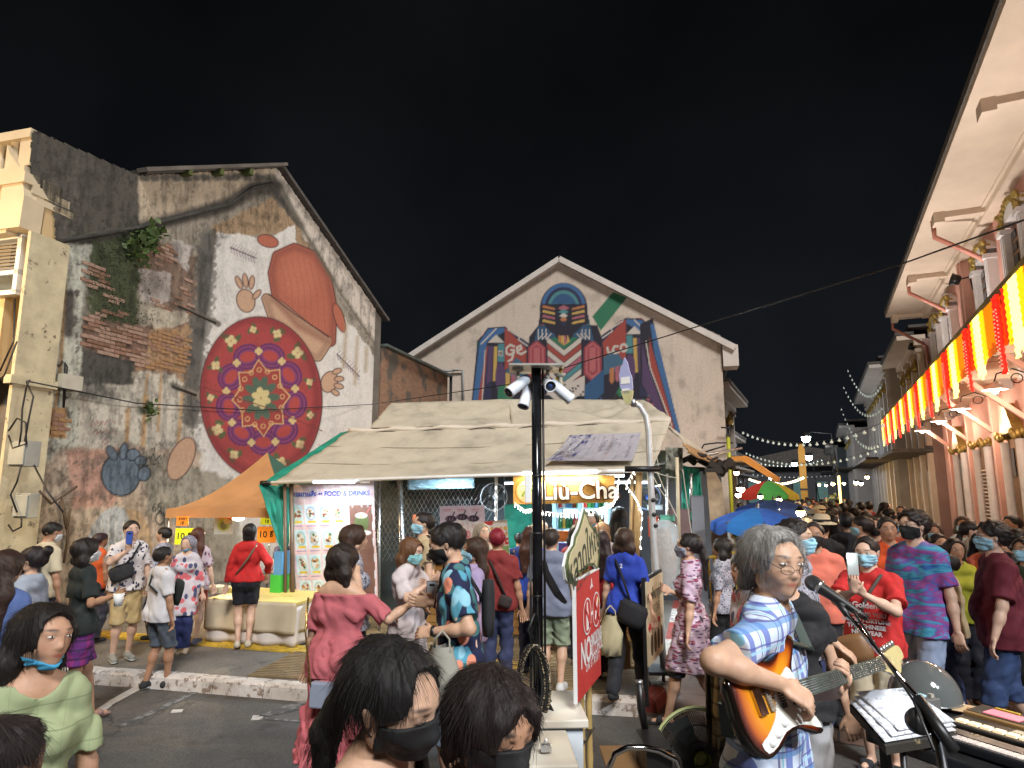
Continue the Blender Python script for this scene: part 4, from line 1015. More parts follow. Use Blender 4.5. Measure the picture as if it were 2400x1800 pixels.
# plaster mouldings
for nm,pts_,w in (('string_course',[(140,566),(330,534),(545,478),(592,440),(640,430)],.12),('pipe_stub',[(420,716),(508,757)],.07),('pipe_stub',[(406,904),(462,926)],.08)):
 q = [F0.hit(x,y,'x',.03) for x,y in pts_]; mm = MB(); mm.tube([Vector((.0,v.y,v.z)) for v in q],w*.34,None,8,smooth=True); mm.build(nm,mat('blackened_plaster',(.05,.046,.04),.9,var=.5,vscale=3,bump=.6,bscale=12),mb_)
# exposed bricks, one by one
BR = [mat('old_brick_%s' % n_,c_,.9,var=.45,vscale=12,bump=.5,bscale=40) for n_,c_ in (('red',(.30,.17,.12)),('pale',(.38,.25,.19)),('brown',(.22,.125,.08)),('ochre',(.38,.22,.11)))]
bmz = []
for i,b_ in enumerate(BR):
 mm = MB(); mm.box((0,0,0),(.035,.205,.052)); me = mm.mesh('brick'); me.materials.append(b_)
 bm = bmesh.new(); bm.from_mesh(me);
 for v in bm.verts: v.co += Vector((random.uniform(-.003,.003),random.uniform(-.006,.006),random.uniform(-.004,.004)))
 bm.to_mesh(me); bm.free(); bmz.append(me)
zones = [[(200,600),(260,640),(300,760),(200,745)],[(198,746),(330,768),(340,800),(345,868),(300,850),(198,815)],[(340,690),(400,712),(448,640),(452,740),(345,712)],[(330,575),(400,570),(420,620),(335,622)],[(350,780),(440,770),(445,875),(340,862)],[(113,958),(154,958),(154,1024),(110,1024)]]
cnt = 0; z = .5
rows = np.arange(2.5,7.2,.068)
for ri,z in enumerate(rows):
 for y in np.arange(-1.0+.11*(ri % 2),4.6,.215):
  w_ = F0.w((0,y,z)); px,py = proj(*w_)
  for zi,zo in enumerate(zones):
   if sd_poly(np.array([px]),np.array([py]),zo)[0] < -1 and random.random() < (.92 if zi == 1 else (.7 if zi else .35)) and cnt < 285:
    o = bpy.data.objects.new('brick',bmz[random.choice((0,1,1,2)) if zi < 4 else random.choice((3,3,0))]); COL.objects.link(o); o.parent = wall_l
    o.location = (random.uniform(-.010,.004),y,z+random.uniform(-.003,.003)); o.rotation_euler = (random.uniform(-.03,.03),0,random.uniform(-.02,.02)); cnt += 1
print('bricks',cnt)
# ferns on the ledge
def leafy(name,pts_,n,size,mat_,parent,label=None,cat=None,seed=0,spread=.3,down=.3):
 r = random.Random(seed); m = MB()
 for i in range(n):
  c = Vector(r.choice(pts_))+Vector([r.gauss(0,spread) for _ in range(3)]); d = Vector((r.uniform(-1,1),r.uniform(-1,1),r.uniform(-down,1))).normalized(); s = d.orthogonal().normalized()*size*.28; L = size*r.uniform(.6,1.4)
  m.add([c-s*.3,c+d*L*.5-s,c+d*L,c+d*L*.5+s],[(0,1,2,3)])
 o = m.build(name,mat_,parent)
 if cat: tag(o,label,cat)
 return o
LEAF = mat('fern_leaf',(.07,.12,.025),.6,var=.5,vscale=5); LEAF2 = mat('dark_moss',(.035,.05,.018),.8,var=.5,vscale=5)
f1 = [F0.w((.12,v.y,v.z)) for v in [F0.hit(x,y,'x',.1) for x,y in ((345,560),(330,575),(315,590),(360,552))]]
leafy('fern',f1,240,.16,LEAF,None,'bright green fern tuft growing from the ledge of the mural wall','plant',3,.09)
f2 = [F0.w((.03,v.y,v.z)) for v in [F0.hit(x,y,'x',.03) for x,y in ((240,580),(260,620),(290,600),(230,680),(270,700),(300,660),(250,740),(310,740))]]
leafy('moss_growth',f2,1500,.038,LEAF2,None,'dark green moss and creeper hanging down the left of the mural wall','creeper',4,.16)
v = F0.hit(352,962,'x',.04); leafy('small_fern',[F0.w(v)],50,.10,LEAF,None,'tiny fern rooted in the pale streaked plaster below the bricks','plant',5,.07)
# wall things
cab = MB()
v = F0.hit(166,896,'x',.1); m = MB(); m.box((.07,v.y,v.z),(.14,.34,.22)); m.build('junction_box',mat('beige_box',(.5,.47,.38),.5),mb_)
def cable(name,pts_,r=.008,mt=BLACK,parent=None,sag=0,n=12,**kw):
 P_ = [Vector(p) for p in pts_]
 if sag and len(P_) == 2: P_ = [P_[0].lerp(P_[1],i/n)-Vector((0,0,sag*4*(i/n)*(1-i/n))) for i in range(n+1)]
 m = MB(); m.tube(P_,r,None,5,True); o = m.build(name,mt,parent);
 if kw: tag(o,**kw)
 return o
for q in ([(113,855),(142,857),(146,846),(152,852),(148,955)],[(152,850),(158,860),(150,956)],[(118,855),(110,955),(90,1180)]):
 cable('cable',[F0.hit(x,y,'x',.06) for x,y in q],.012,parent=mb_)
for q in ([(140,1175),(152,1210),(160,1255),(150,1320)],[(145,1165),(150,1200),(156,1240)],[(165,1190),(158,1235)],[(92,1150),(120,1180),(150,1160),(180,1140)]): cable('dry_stem',[F0.hit(x,y,'x',.08) for x,y in q],.02,mat('dry_stem',(.12,.08,.05),.9),parent=mb_)
cable('cable',[F0.w(F0.hit(62,893,'x',.3)),F0.w(F0.hit(320,945,'x',.25)),F0.w(F0.hit(600,962,'x',.25)),F0.w(F0.hit(870,948,'x',.3)),atY(1200,900,15),atY(1700,745,10),atY(2110,620,8),atY(2500,480,6)],.011,DARKM,None,label='long black cable strung across the square in front of both murals',cat='cable')
# -- cream shophouse at the left edge
CREAM = mat('cream_plaster',(.62,.45,.24),.75,var=.15,vscale=2,bump=.1,bscale=30); CREAMT = mat('cream_trim',(.66,.55,.38),.7,var=.12,vscale=3)
PEEL = mat('peeling_pilaster',(.62,.54,.36),.85,var=.3,vscale=4,bump=.4,bscale=20,wear=((.16,.12,.09),6,.60))
ORNG = mat('orange_wash',(.55,.32,.13),.85,var=.3,vscale=4,wear=((.4,.35,.28),3,.52))
cb = F0.root('cream_shophouse','cream shophouse with a balustrade on its parapet, cut by the picture edge','building')
H = lambda x,y,yy=-.3: F0.hit(x,y,'y',yy)
z_par0 = H(75,300,yA).z; z_bal0 = H(60,402,yA).z; z_cor = H(40,560,-.3).z; z_mid = H(30,880,-.3).z; z_low = H(30,930,-.3).z
m = MB(); m.box((-3.6,3.0,(z_cor+z_bal0)/2),(7.15,6.55,z_bal0-z_cor-.01)); m.box((-3.85,2.6,(z_mid+z_cor)/2),(6.6,5.8,z_cor-z_mid)); m.build('wall',CREAM,cb)
m = MB(); m.bar((-.04,yA+.12,z_bal0+.04),(-7,yA+.12,z_bal0+.04),.26,.12); m.bar((-.02,yA+.14,z_par0-.06),(-7,yA+.14,z_par0-.06),.28,.14); m.build('parapet_rail',CREAMT,cb)
m = MB(); m.box((-.12,yA+.14,(z_bal0+z_par0)/2),(.22,.22,z_par0-z_bal0-.25)); m.build('parapet_pier',CREAMT,cb)
bh = z_par0-z_bal0-.2; base = None
for i in range(14):
 x = -.42-i*.30
 if base is None:
  mm = MB(); mm.lathe([(.07,0),(.07,.05),(.045,.08),(.085,bh*.3),(.045,bh*.52),(.04,bh*.6),(.06,bh*.7),(.08,bh*.85),(.08,bh)],None,10); base = mm.build('baluster',CREAMT,cb); o = base
 else: o = base.copy(); COL.objects.link(o)
 o.location = (x,yA+.14,z_bal0+.1)
m = MB()
for dz,dy,hh in ((-.08,-.02,.16),(-.22,.12,.12),(-.36,.2,.1)): m.box((-3.55,yA+.3+dy,z_bal0+dz),(7.1,.6,hh))
m.build('cornice',CREAMT,cb)
m = MB()
for i in range(6):
 for j in range(2):
  mm = MB(); cx = -.55-i*.36; cz = z_cor+.62-j*.22
  mm.lathe([(.10,-.02),(.10,.02),(.06,.02),(.06,-.02)],None,10,Matrix.Translation((cx,-.30,cz)) @ rotm('X',90)); mm.build('vent_ring',CREAMT,cb)
m = MB(); m.prism([(-.02,z_cor+.02),(.0,z_cor+.5),(-.12,z_cor+.9),(-.38,z_cor+1.2),(-.45,z_cor+1.35),(-.45,z_cor+.02)],-.62,-.30); m.build('scroll_bracket',CREAMT,cb)
m = MB(); m.box((-3.75,-.42,z_cor+.02),(6.9,.34,.10)); m.box((-3.9,-.40,z_mid+.05),(6.6,.3,.12)); m.box((-3.9,-.45,z_mid-.08),(6.6,.36,.08)); m.box((-3.9,-.40,z_mid+.45),(6.6,.22,.06)); m.build('string_course',CREAMT,cb)
# window
wa = H(-40,575); wb_ = H(50,690); xr = wb_.x; zt = H(20,565).z; zb = H(20,692).z
m = MB()
for xx in (xr,xr-.75,xr-1.5): m.box((xx,-.36,(zt+zb)/2),(.08,.12,zt-zb))
for zz in (zt,zb,zt-.55): m.box((xr-.75,-.36,zz),(1.58,.12,.07))
wf = m.build('window',WHITEP,cb)
GL = mat('dim_window_glass',(.13,.14,.13),.15,var=.3,vscale=2)
for xx in (xr-.375,xr-1.125):
 m = MB(); m.box((xx,-.32,zb+(zt-.55-zb)/2),(.66,.02,zt-.55-zb-.06)); m.build('pane',GL,wf)
m = MB()
for i in range(9): m.box((xr-.75,-.33,zt-.06-i*.055),(1.42,.03,.03),M=rotm('X',30))
m.build('louvre',mat('grey_louvre',(.25,.25,.24),.6),wf)
# pilaster, weathered
m = MB(); pw = F0.hit(45,700,'y',-.55).x; m.box((pw/2+.02,-.2,(z_cor)/2),(abs(pw)+.0,.62,z_cor-.02)); m.box((pw/2+.02,-.22,z_mid-.1),(abs(pw)+.08,.70,.12)); m.build('pilaster',PEEL,cb)
m = MB(); m.box((pw/2+.02,-.535,.95),(abs(pw)-.06,.06,1.9)); m.build('pilaster_base',ORNG,cb)
m = MB(); m.box((-3.9,.6,z_mid/2),(6.2,.2,z_mid)); m.build('shop_front',mat('dark_shopfront',(.035,.035,.04),.5,var=.5,vscale=1),cb)
SCR = emis('blue_sign_light',(.15,.45,.9),.8)
v0 = atY(-30,1090,9.6); v1 = atY(22,1230,9.6)
m = MB(); m.box(((v0.x+v1.x)/2,9.6,(v0.z+v1.z)/2),(abs(v1.x-v0.x),.06,abs(v0.z-v1.z))); o = m.build('poster',SCR); tag(o,'glowing blue and pink poster beside the pilaster at the picture edge','poster')
for nm,c_,d_,lab in (('meter_box',(58,1064),(.30,.20,.34),'grey electric meter box high on the pilaster, fed by looping cables'),('meter_box',(62,1185),(.26,.14,.32),'pale beige electric box lower on the orange pilaster')):
 v = F0.w(F0.hit(c_[0],c_[1],'y',-.66)); e = empty(nm,v,-AL,lab,'electric box'); mm = MB(); mm.box((0,0,0),d_); mm.build('case',mat('grey_enamel',(.34,.34,.30),.45,var=.3),e,bevel=.01)
 mm = MB(); mm.box((0,-d_[1]/2-.012,0),(d_[0]-.04,.02,d_[2]-.05)); mm.build('door',mat('beige_enamel',(.42,.42,.36),.45,var=.3),e,bevel=.006)
CLB = ['black cable dropping from the ledge into the upper meter box','second black cable behind it entering the upper meter box','wide black loop above the upper meter box','tangled black cable between the two meter boxes','black cable slanting from the boxes to the mural wall','cable swooping down before the cream window','thin cable hanging below the cream window','small black loop under the lower electric box']
for q in ([(70,890),(62,905),(52,960),(50,1010),(45,1045)],[(62,895),(78,930),(66,990),(58,1035)],[(20,1010),(40,980),(60,990),(62,1040),(30,1050),(20,1020)],[(50,1090),(40,1130),(25,1160),(40,1200)],[(80,1090),(110,1150),(148,1200)],[(40,800),(10,880),(-10,900)],[(35,700),(32,800),(0,870)],[(20,1230),(30,1245),(50,1235),(50,1215)]):
 cable('power_cable',[F0.w(F0.hit(x,y,'y',-.78)) for x,y in q],.012,label=CLB.pop(0),cat='cable',group='cables looping on the pilaster')
# -- low brick house behind
bl = F0.root('low_brick_house','low bare brick side wall with a zinc edge between the two murals','building')
t = NT('bare_brick'); mp = t.n('Mapping'); tc = t.n('TexCoord'); sx_ = t.n('SeparateXYZ'); cb_ = t.n('CombineXYZ'); t.set(sx_.inputs[0],tc.outputs['Object']); t.set(cb_.inputs[0],sx_.outputs[1]); t.set(cb_.inputs[1],sx_.outputs[2])
bt = t.n('TexBrick'); bt.inputs['Scale'].default_value = 1; bt.inputs['Brick Width'].default_value = .24; bt.inputs['Row Height'].default_value = .075; bt.inputs['Mortar Size'].default_value = .008; bt.inputs['Color1'].default_value = (.30,.17,.10,1); bt.inputs['Color2'].default_value = (.22,.12,.08,1); bt.inputs['Mortar'].default_value = (.16,.12,.09,1); t.set(bt.inputs['Vector'],cb_)
t.p('Base Color',t.mix(t.ramp(t.noise(1.4,7),[(.52,grey(0)),(.6,grey(1))]),bt.outputs[0],(.10,.085,.07))); t.p('Roughness',.9); t.bump(bt.outputs[1],-.6,.02)
b0 = F0.hit(888,812,'x',-.06); b1 = F0.hit(1045,880,'x',-.06); zt = (b0.z+b1.z)/2
m = MB(); m.box((-3.06,(b0.y+b1.y)/2+.2,zt/2),(6,b1.y-b0.y,zt)); m.build('wall',t.m,bl)
m = MB(); m.box((-3.0,(b0.y+b1.y)/2+.2,zt+.04),(6.3,b1.y-b0.y+.1,.08)); m.build('roof_edge',RUST,bl)
m = MB(); m.tube([(.06,b1.y+.26,zt),(.06,b1.y+.26,0)],.06,None,8); m.build('downpipe',DARKM,bl)
# -- central gable with the geometric mural
cbz = F1.root('gable_building','pale gable end wall carrying a large geometric winged mural','building')
rg = F1.hit(1313,612,'y',0); le = F1.hit(930,838,'y',0); re_ = F1.hit(1728,803,'y',0); zE = re_.z
slope = (rg.z-re_.z)/(re_.x-rg.x); xl = rg.x-(rg.z-zE)/slope
U = np.arange(xl-.02,.04,.04); Z = np.arange(0,rg.z+.05,.04)
P,X,Y = projgrid(F1,'y',U,Z)
pt = Paint(X,Y,(.58,.50,.43)); pt.C *= (.88+.2*vnoise(X/60,Y/60,5))[...,None]; pt.C *= (1-.35*np.clip(vnoise(X/7,Y/90,15,5)-.52,0,1))[...,None]; pt.C *= (1-.5*np.clip((vnoise(X/25,Y/30,16,6)-.60)*3,0,.5))[...,None]
K = (.02,.02,.035); BL = (.05,.13,.30); NV = (.025,.03,.075); RD = (.30,.06,.05); PR = (.085,.05,.12); TEAL = (.07,.22,.25); YE = (.50,.33,.10); GRN = (.03,.16,.09); WH = (.52,.48,.44); PK = (.34,.11,.15); OR_ = (.42,.17,.07)
def facets(poly,seed,palette,sx_=11,sy_=15):
 d = sd_poly(X,Y,poly); u_ = X+.35*Y; w_ = Y-.5*X; a_ = np.floor(u_/sx_+.7*np.floor(w_/sy_)); b_ = np.floor(w_/sy_); h_ = (np.abs(np.sin(a_*12.9898+b_*78.233+seed)*43758.5) % 1); e_ = np.minimum(np.abs((u_/sx_+.7*b_) % 1-.5),np.abs((w_/sy_) % 1-.5)); e2 = np.minimum(.5-np.abs((u_/sx_+.7*b_) % 1-.5),.5-np.abs((w_/sy_) % 1-.5))
 for i_,c_ in enumerate(palette): pt.put(np.where((h_*len(palette)).astype(int) == i_,d,9),c_,1.2)
 pt.put(np.maximum(d,e2*12-1.0),K,1.0)
facets([(1108,950),(1118,800),(1145,768),(1184,766),(1250,812),(1262,762),(1268,720),(1374,720),(1384,762),(1400,800),(1455,750),(1504,745),(1530,770),(1560,960)],3,(NV,BL,RD,PR,TEAL,NV,GRN,PK))
pt.poly([(1388,742),(1437,684),(1470,697),(1408,775)],GRN,2)
def both(fn):
 fn(lambda x,y: (x,y)); fn(lambda x,y: (2632-x+ (y-700)*.0,y-12+(0)))
def wing(f):
 g_ = lambda L: [f(*p) for p in L]
 pt.poly(g_([(1104,952),(1113,860),(1121,798),(1133,785),(1143,768),(1184,765),(1215,790),(1240,812),(1240,960)]),K,2)
 pt.poly(g_([(1107,950),(1124,800),(1145,771),(1182,768),(1182,778),(1142,800),(1120,950)]),BL,2); pt.line(g_([(1128,806),(1163,770)]),3,WH)
 pt.poly(g_([(1118,950),(1140,812),(1152,815),(1128,950)]),RD,2); pt.poly(g_([(1128,950),(1136,820),(1138,820),(1131,950)]),WH,1.5)
 pt.poly(g_([(1131,948),(1143,815),(1153,815),(1150,948)]),NV,2); pt.poly(g_([(1140,900),(1145,810),(1156,812),(1152,893)]),PR,2); pt.poly(g_([(1155,893),(1158,812),(1166,812),(1163,893)]),YE,2)
 pt.poly(g_([(1143,803),(1163,784),(1182,803)]),WH,2); pt.poly(g_([(1168,806),(1182,806),(1182,848),(1166,848)]),TEAL,2); pt.ell(*f(1173,885),12,36,PR,0,2)
 pt.poly(g_([(1183,768),(1240,815),(1240,858),(1208,850),(1183,868)]),RD,2); pt.poly(g_([(1186,768),(1240,806),(1240,824)]),NV,2); pt.line(g_([(1190,772),(1218,790),(1215,796),(1238,812)]),3,WH)
 pt.poly(g_([(1185,870),(1210,838),(1238,860),(1238,900),(1205,890)]),(.05,.12,.2),2); pt.poly(g_([(1165,950),(1168,905),(1185,900),(1210,950)]),GRN,2)
 for i in range(3): pt.poly(g_([(1185+i*13,873+i*4),(1195+i*13,876+i*4),(1195+i*13,905+i*4),(1190+i*13,912+i*4),(1185+i*13,905+i*4)]),(YE,PK,OR_)[i],2)
wing(lambda x,y: (x,y)); wing(lambda x,y: (2650-x+max(0,y-860)*.0+(max(0,y-790)*.0),y-20))
# long trailing right feathers
pt.poly([(1530,745),(1540,800),(1598,1028),(1590,1020),(1500,900),(1500,760)],K,2); pt.poly([(1533,760),(1545,812),(1598,1030),(1584,1010),(1534,830),(1524,760)],BL,2); pt.poly([(1522,790),(1532,830),(1582,1008),(1572,1000),(1520,850)],RD,2); pt.poly([(1505,800),(1516,850),(1565,990),(1550,980),(1505,900)],PR,2); pt.line([(1514,800),(1524,862),(1575,998)],3,WH)
# torso panels and chevrons
pt.poly([(1240,790),(1262,762),(1400,762),(1412,795),(1416,920),(1395,950),(1250,950),(1236,900)],K,2)
for i,(c_) in enumerate((GRN,WH,RD,WH,PK,TEAL,WH,RD,GRN,WH)):
 y = 800+i*15; pt.poly([(1282,y-26),(1322,y+6),(1362,y-26),(1362,y-13),(1322,y+19),(1282,y-13)],c_,1.5)
for cx in (1258,1389):
 for j,c_ in enumerate((K,(.28,.05,.07),(.40,.12,.13),(.28,.05,.07),(.40,.12,.13))):
  w = 25-j*4.4; pt.poly([(cx-w,815),(cx,790+j*6),(cx+w,815),(cx+w,880-j*3),(cx,905-j*8),(cx-w,880-j*3)],c_,1.5)
pt.poly([(1278,925),(1370,880),(1370,928)],WH,1.5)
for i in range(16): pt.ell(1300+(i*37 % 68),900+(i*23 % 26),3.2,2,K,40,1.2)
pt.poly([(1370,905),(1415,865),(1415,920),(1385,950),(1370,950)],(.03,.09,.2),2)
for x,s_ in ((1280,1),(1364,-1)):
 pt.poly([(x-28*s_,800),(x-20*s_,765),(x+14*s_,758),(x+22*s_,790)],(.03,.08,.16),1.5)
 for j in range(3): pt.line([(x-18*s_+j*9*s_,772),(x-18*s_+j*9*s_,795),(x-6*s_+j*9*s_,782)],2.2,WH,1.2)
for j,c_ in enumerate((OR_,YE,PK,YE)): pt.poly([(1322,760),(1308+j*7,775),(1308+j*7,800),(1322,810),(1315+j*7,800)],c_,1.5)
# rounded top: plain stacked pattern
pt.put(sd_ell(X,Y,1321,725,56,62),K,2); pt.poly([(1262,760),(1268,725),(1374,725),(1382,760)],K,2)
for j,(rx,c_) in enumerate(((52,BL),(44,NV),(37,TEAL),(30,(.03,.09,.2)))): pt.put(np.maximum(sd_ell(X,Y,1321,722,rx,rx*1.12),Y-712),c_,2)
for s_ in (-1,1):
 for j in range(4): pt.poly([(1321+s_*48,715+j*11),(1321+s_*20,722+j*11),(1321+s_*20,727+j*11),(1321+s_*50,721+j*11)],(OR_,YE,PK,YE)[j],1.5)
for j in range(5): pt.poly([(1321-14+j*2,722+j*9),(1321,715+j*9),(1321+14-j*2,722+j*9),(1321,729+j*9)],(PK,TEAL,WH,OR_,NV)[j],1.5)
# painted word either side
for q in ([(1205,812),(1196,808),(1187,816),(1187,828),(1196,832),(1204,826),(1204,820),(1198,820)],[(1204,826),(1200,842),(1192,846)],[(1212,822),(1222,818),(1220,810),(1212,814),(1213,826),(1222,830),(1232,824)],[(1424,815),(1426,828),(1434,826)],[(1448,812),(1440,812),(1436,820),(1441,828),(1450,825)]): pt.line(q,5,WH,1.5)
pt.ring(1462,815,7,8,5,WH); pt.poly([(1168,822),(1179,822),(1179,834),(1168,834)],WH,1); pt.ring(1171,828,2,3,1.4,K); pt.ring(1176,828,2,3,1.4,K)
for q in ([(1434,938),(1446,925),(1455,936),(1440,938)],[(1445,925),(1440,940)],[(1450,940),(1458,928)]): pt.line(q,4,(.03,.03,.03),1)
ux,uz = np.meshgrid(U,Z,indexing='ij'); keep = uz < np.minimum(zE+(ux-xl)*slope,zE-ux*slope+0)
keep = uz < rg.z-np.abs(ux-rg.x)*slope; keep &= ux <= 0; keep = keep[:-1,:-1] & keep[1:,1:]
link('wall',gridmesh('gwall',P,pt.C,keep,PWALL),cbz)
PALE = mat('pale_render',(.46,.41,.37),.8,var=.2,vscale=1.5)
m = MB(); m.prism([(xl,0),(xl,zE-.05),(rg.x,rg.z-.06),(-.03,zE-.07),(-.03,0)],.03,9); m.build('body',PALE,cbz)
m = MB(); BARGE = mat('barge_board',(.62,.58,.55),.6,var=.15)
for a_,b_ in (((rg.x,rg.z+.02),(.45,zE-.45*slope+.02)),((rg.x,rg.z+.02),(xl-.45,zE-.45*slope+.02))):
 m2 = MB(); m2.bar((a_[0],-.14,a_[1]),(b_[0],-.14,b_[1]),.22,.26,up=(0,1,0)); m2.build('barge_board',BARGE,cbz)
 m2 = MB(); m2.bar((a_[0],4.5,a_[1]+.10),(b_[0],4.5,b_[1]+.10),9.4,.10,up=(0,0,1)); m2.build('roof_slope',ROOFM,cbz)
m = MB(); m.box((.28,.3,zE-.5),(.55,.9,.8)); m.build('eaves_box',BARGE,cbz)
for q in ([(1060,868),(1085,868),(1086,955)],[(1020,870),(1062,869)]): cable('downpipe',[F1.hit(x,y,'y',-.12) for x,y in q],.05,mat('grey_pipe',(.3,.32,.33),.5),cbz)
for q in ([(1690,1002),(1720,1004)],[(1640,1060),(1650,1042),(1680,1038),(1718,1038)],[(1650,1060),(1700,1045)]): cable('wall_bracket',[F1.hit(x,y,'y',-.3) for x,y in q],.03,DARKM,cbz)
# -- pink shophouse on the right
FX = 3.85
PINK = mat('pink_plaster',(.58,.31,.26),.8,var=.18,vscale=2,bump=.12,bscale=25); PINK2 = mat('pink_trim',(.58,.34,.28),.7,var=.12,vscale=3)
SOF = mat('soffit_plaster',(.62,.52,.43),.8,var=.12,vscale=2); WCOL = mat('white_pilaster',(.66,.64,.66),.6,var=.12,vscale=4)
GOLD = mat('gilded_stucco',(.45,.33,.10),.4,.5,var=.5,vscale=14,bump=.7,bscale=40); BRW = mat('brown_shutter',(.20,.11,.06),.6,var=.3,vscale=6); DGL = mat('dark_glass',(.02,.02,.025),.1,var=.2)
YC = 26.0
def shophouse(y0,y1,fx,zc,eave,slab,lab,colw,colt,pil,trims=True,seed=0,lower=True):
 b = F2.root('pink_shophouse' if colw is PINK else 'shophouse',lab,'building','shophouses along the walking street' if colw is not PINK else None)
 m = MB(); m.box((fx+3.05,(y0+y1)/2,zc/2),(6.1,y1-y0-.02,zc)); m.build('wall',colw,b)
 m = MB(); m.box(((eave+fx)/2+.1,(y0+y1)/2,zc+.05),(fx-eave+.2,y1-y0-.02,.12)); so = m.build('soffit',SOF if colw is PINK else colt,b)
 m = MB(); m.bar((eave+.05,y0,zc+.16),(eave+.05,y1,zc+.16),.16,.14); m.build('roof_edge',ROOFM,b)
 m = MB(); m.prism([(eave+.1,zc+.2),(fx+6,zc+.2),(fx+3,zc+1.1)],y0,y1-.02); m.build('roof',ROOFM,b)
 m = MB(); m.bar((fx-.12,y0,zc-.08),(fx-.12,y1,zc-.08),.26,.18); m.bar((fx-.22,y0,zc+.0),(fx-.22,y1,zc+.0),.2,.08); m.build('cornice',colt if colw is not PINK else SOF,b)
 return b,so
pk,so = shophouse(3.5,YC,FX,7.95,2.5,None,'long pink shophouse with gilded windows, deep white soffit and glowing curtains on its awning',PINK,SOF,WCOL)
for yb in (7.0,11.7,16.4,21.1,25.85):
 m = MB(); m.box(((2.66+FX)/2,yb,7.92),(FX-2.66,.26,.22)); m.box((2.76,yb,7.86),(.2,.34,.3)); m.build('beam',SOF,so)
 if yb > 12:
  m = MB(); m.tube([(2.72,yb+.35,7.95),(2.72,yb+.35,7.55),(3.6,yb+.6,7.0),(FX-.12,yb+.75,6.9),(FX-.12,yb+.75,4.6)],.055,None,8); m.build('downpipe',mat('pink_pipe',(.52,.22,.17),.5),pk)
def medallion(x,y,rx,ry):
 m = MB()
 for s_ in (1.0,.72): m.tube([(x+rx*s_*math.cos(a),y+ry*s_*math.sin(a),7.975) for a in [2*math.pi*i/20 for i in range(21)]],.022,None,5,False)
 for i in range(8): a = 2*math.pi*i/8; m.sph((x+rx*.42*math.cos(a),y+ry*.42*math.sin(a),7.98),.07,None,6,(rx*1.4,ry*1.4,.4))
 m.sph((x,y,7.98),.09,None,8,(1,1,.5)); m.build('ceiling_medallion',SOF,so)
for i,yb in enumerate((7.0,11.7,16.4,21.1)): medallion(3.2,yb+2.35,.34,.62); medallion(3.15,yb+.95,.18,.28); medallion(3.15,yb+3.8,.18,.28)
for i,yb in enumerate((5.2,7.8,12.4,14.9,17.6,22.2,24.4)):   # upper windows with gilded heads
 for s_ in (-.62,.62):
  m = MB(); m.box((FX-.10,yb+s_,5.55),(.2,.24,3.0)); m.box((FX-.13,yb+s_,7.0),(.26,.3,.1))
  for q in (-.06,.06): m.box((FX-.21,yb+s_+q,5.55),(.02,.05,2.9))
  o = m.build('pilaster',WCOL,pk)
  m = MB()
  for q in range(9): m.sph((FX-.18-.05*math.sin(q),yb+s_+.12*math.cos(q*2.1),7.06+.035*q),.055+.02*(q % 3)/2,None,6)
  m.build('gilded_capital',GOLD,o)
 m = MB(); m.prism([(yb-.78,7.16),(yb+.78,7.16),(yb+.66,7.34),(yb,7.62),(yb-.66,7.34)],FX-.18,FX,None,MX); hd = m.build('window_head',WCOL,pk)
 m = MB()
 for q in range(12): a = math.pi*q/11; m.sph((FX-.2,yb+.52*math.cos(a),7.12+.34*math.sin(a)),.06,None,6,(1,1,1.3))
 m.build('gilded_crest',GOLD,hd)
 m = MB(); m.box((FX-.03,yb,5.5),(.1,1.0,2.8)); w_ = m.build('window',BRW,pk)
 for s_ in (-.25,.25):
  for zz in (6.35,6.6,6.85): m = MB(); m.box((FX-.09,yb+s_,zz),(.02,.3,.16)); m.build('pane',DGL,w_)
  m = MB(); m.box((FX-.09,yb+s_,5.3),(.02,.34,1.5)); m.build('pane',DGL,w_)
for yb in (10.1,19.9):
 m = MB(); m.box((FX-.08,yb,6.0),(.18,.5,3.8)); m.box((FX-.18,yb,6.0),(.06,.16,3.8)); m.build('party_pilaster',PINK2,pk)
# awning slab, braces and lower arcade
m = MB(); m.box(((2.3+FX)/2,(3.5+YC+1)/2,4.33),(FX-2.3,YC-2.5,.14)); sl = m.build('awning_slab',SOF,pk)
m = MB(); m.bar((2.28,3.5,4.38),(2.28,YC+1,4.38),.10,.26); m.build('awning_edge',mat('mossy_edge',(.20,.18,.10),.9,var=.5,vscale=3),sl)
for yb in np.arange(4.0,YC,2.9):
 m = MB(); m.box(((2.4+FX)/2,yb,4.18),(FX-2.4,.18,.18)); m.build('beam',SOF,sl)
 m = MB(); m.bar((2.75,yb,4.15),(FX-.1,yb,3.25),.11,.09); m.bar((FX-.06,yb,4.2),(FX-.06,yb,.0),.16,.2); m.build('brace',PINK2,pk)
 m = MB(); m.lathe([(.30,4.255),(.30,4.235),(.24,4.235),(.24,4.25)],None,16,Matrix.Translation((3.0,yb+1.45,0))); m.build('ceiling_ring',SOF,sl)
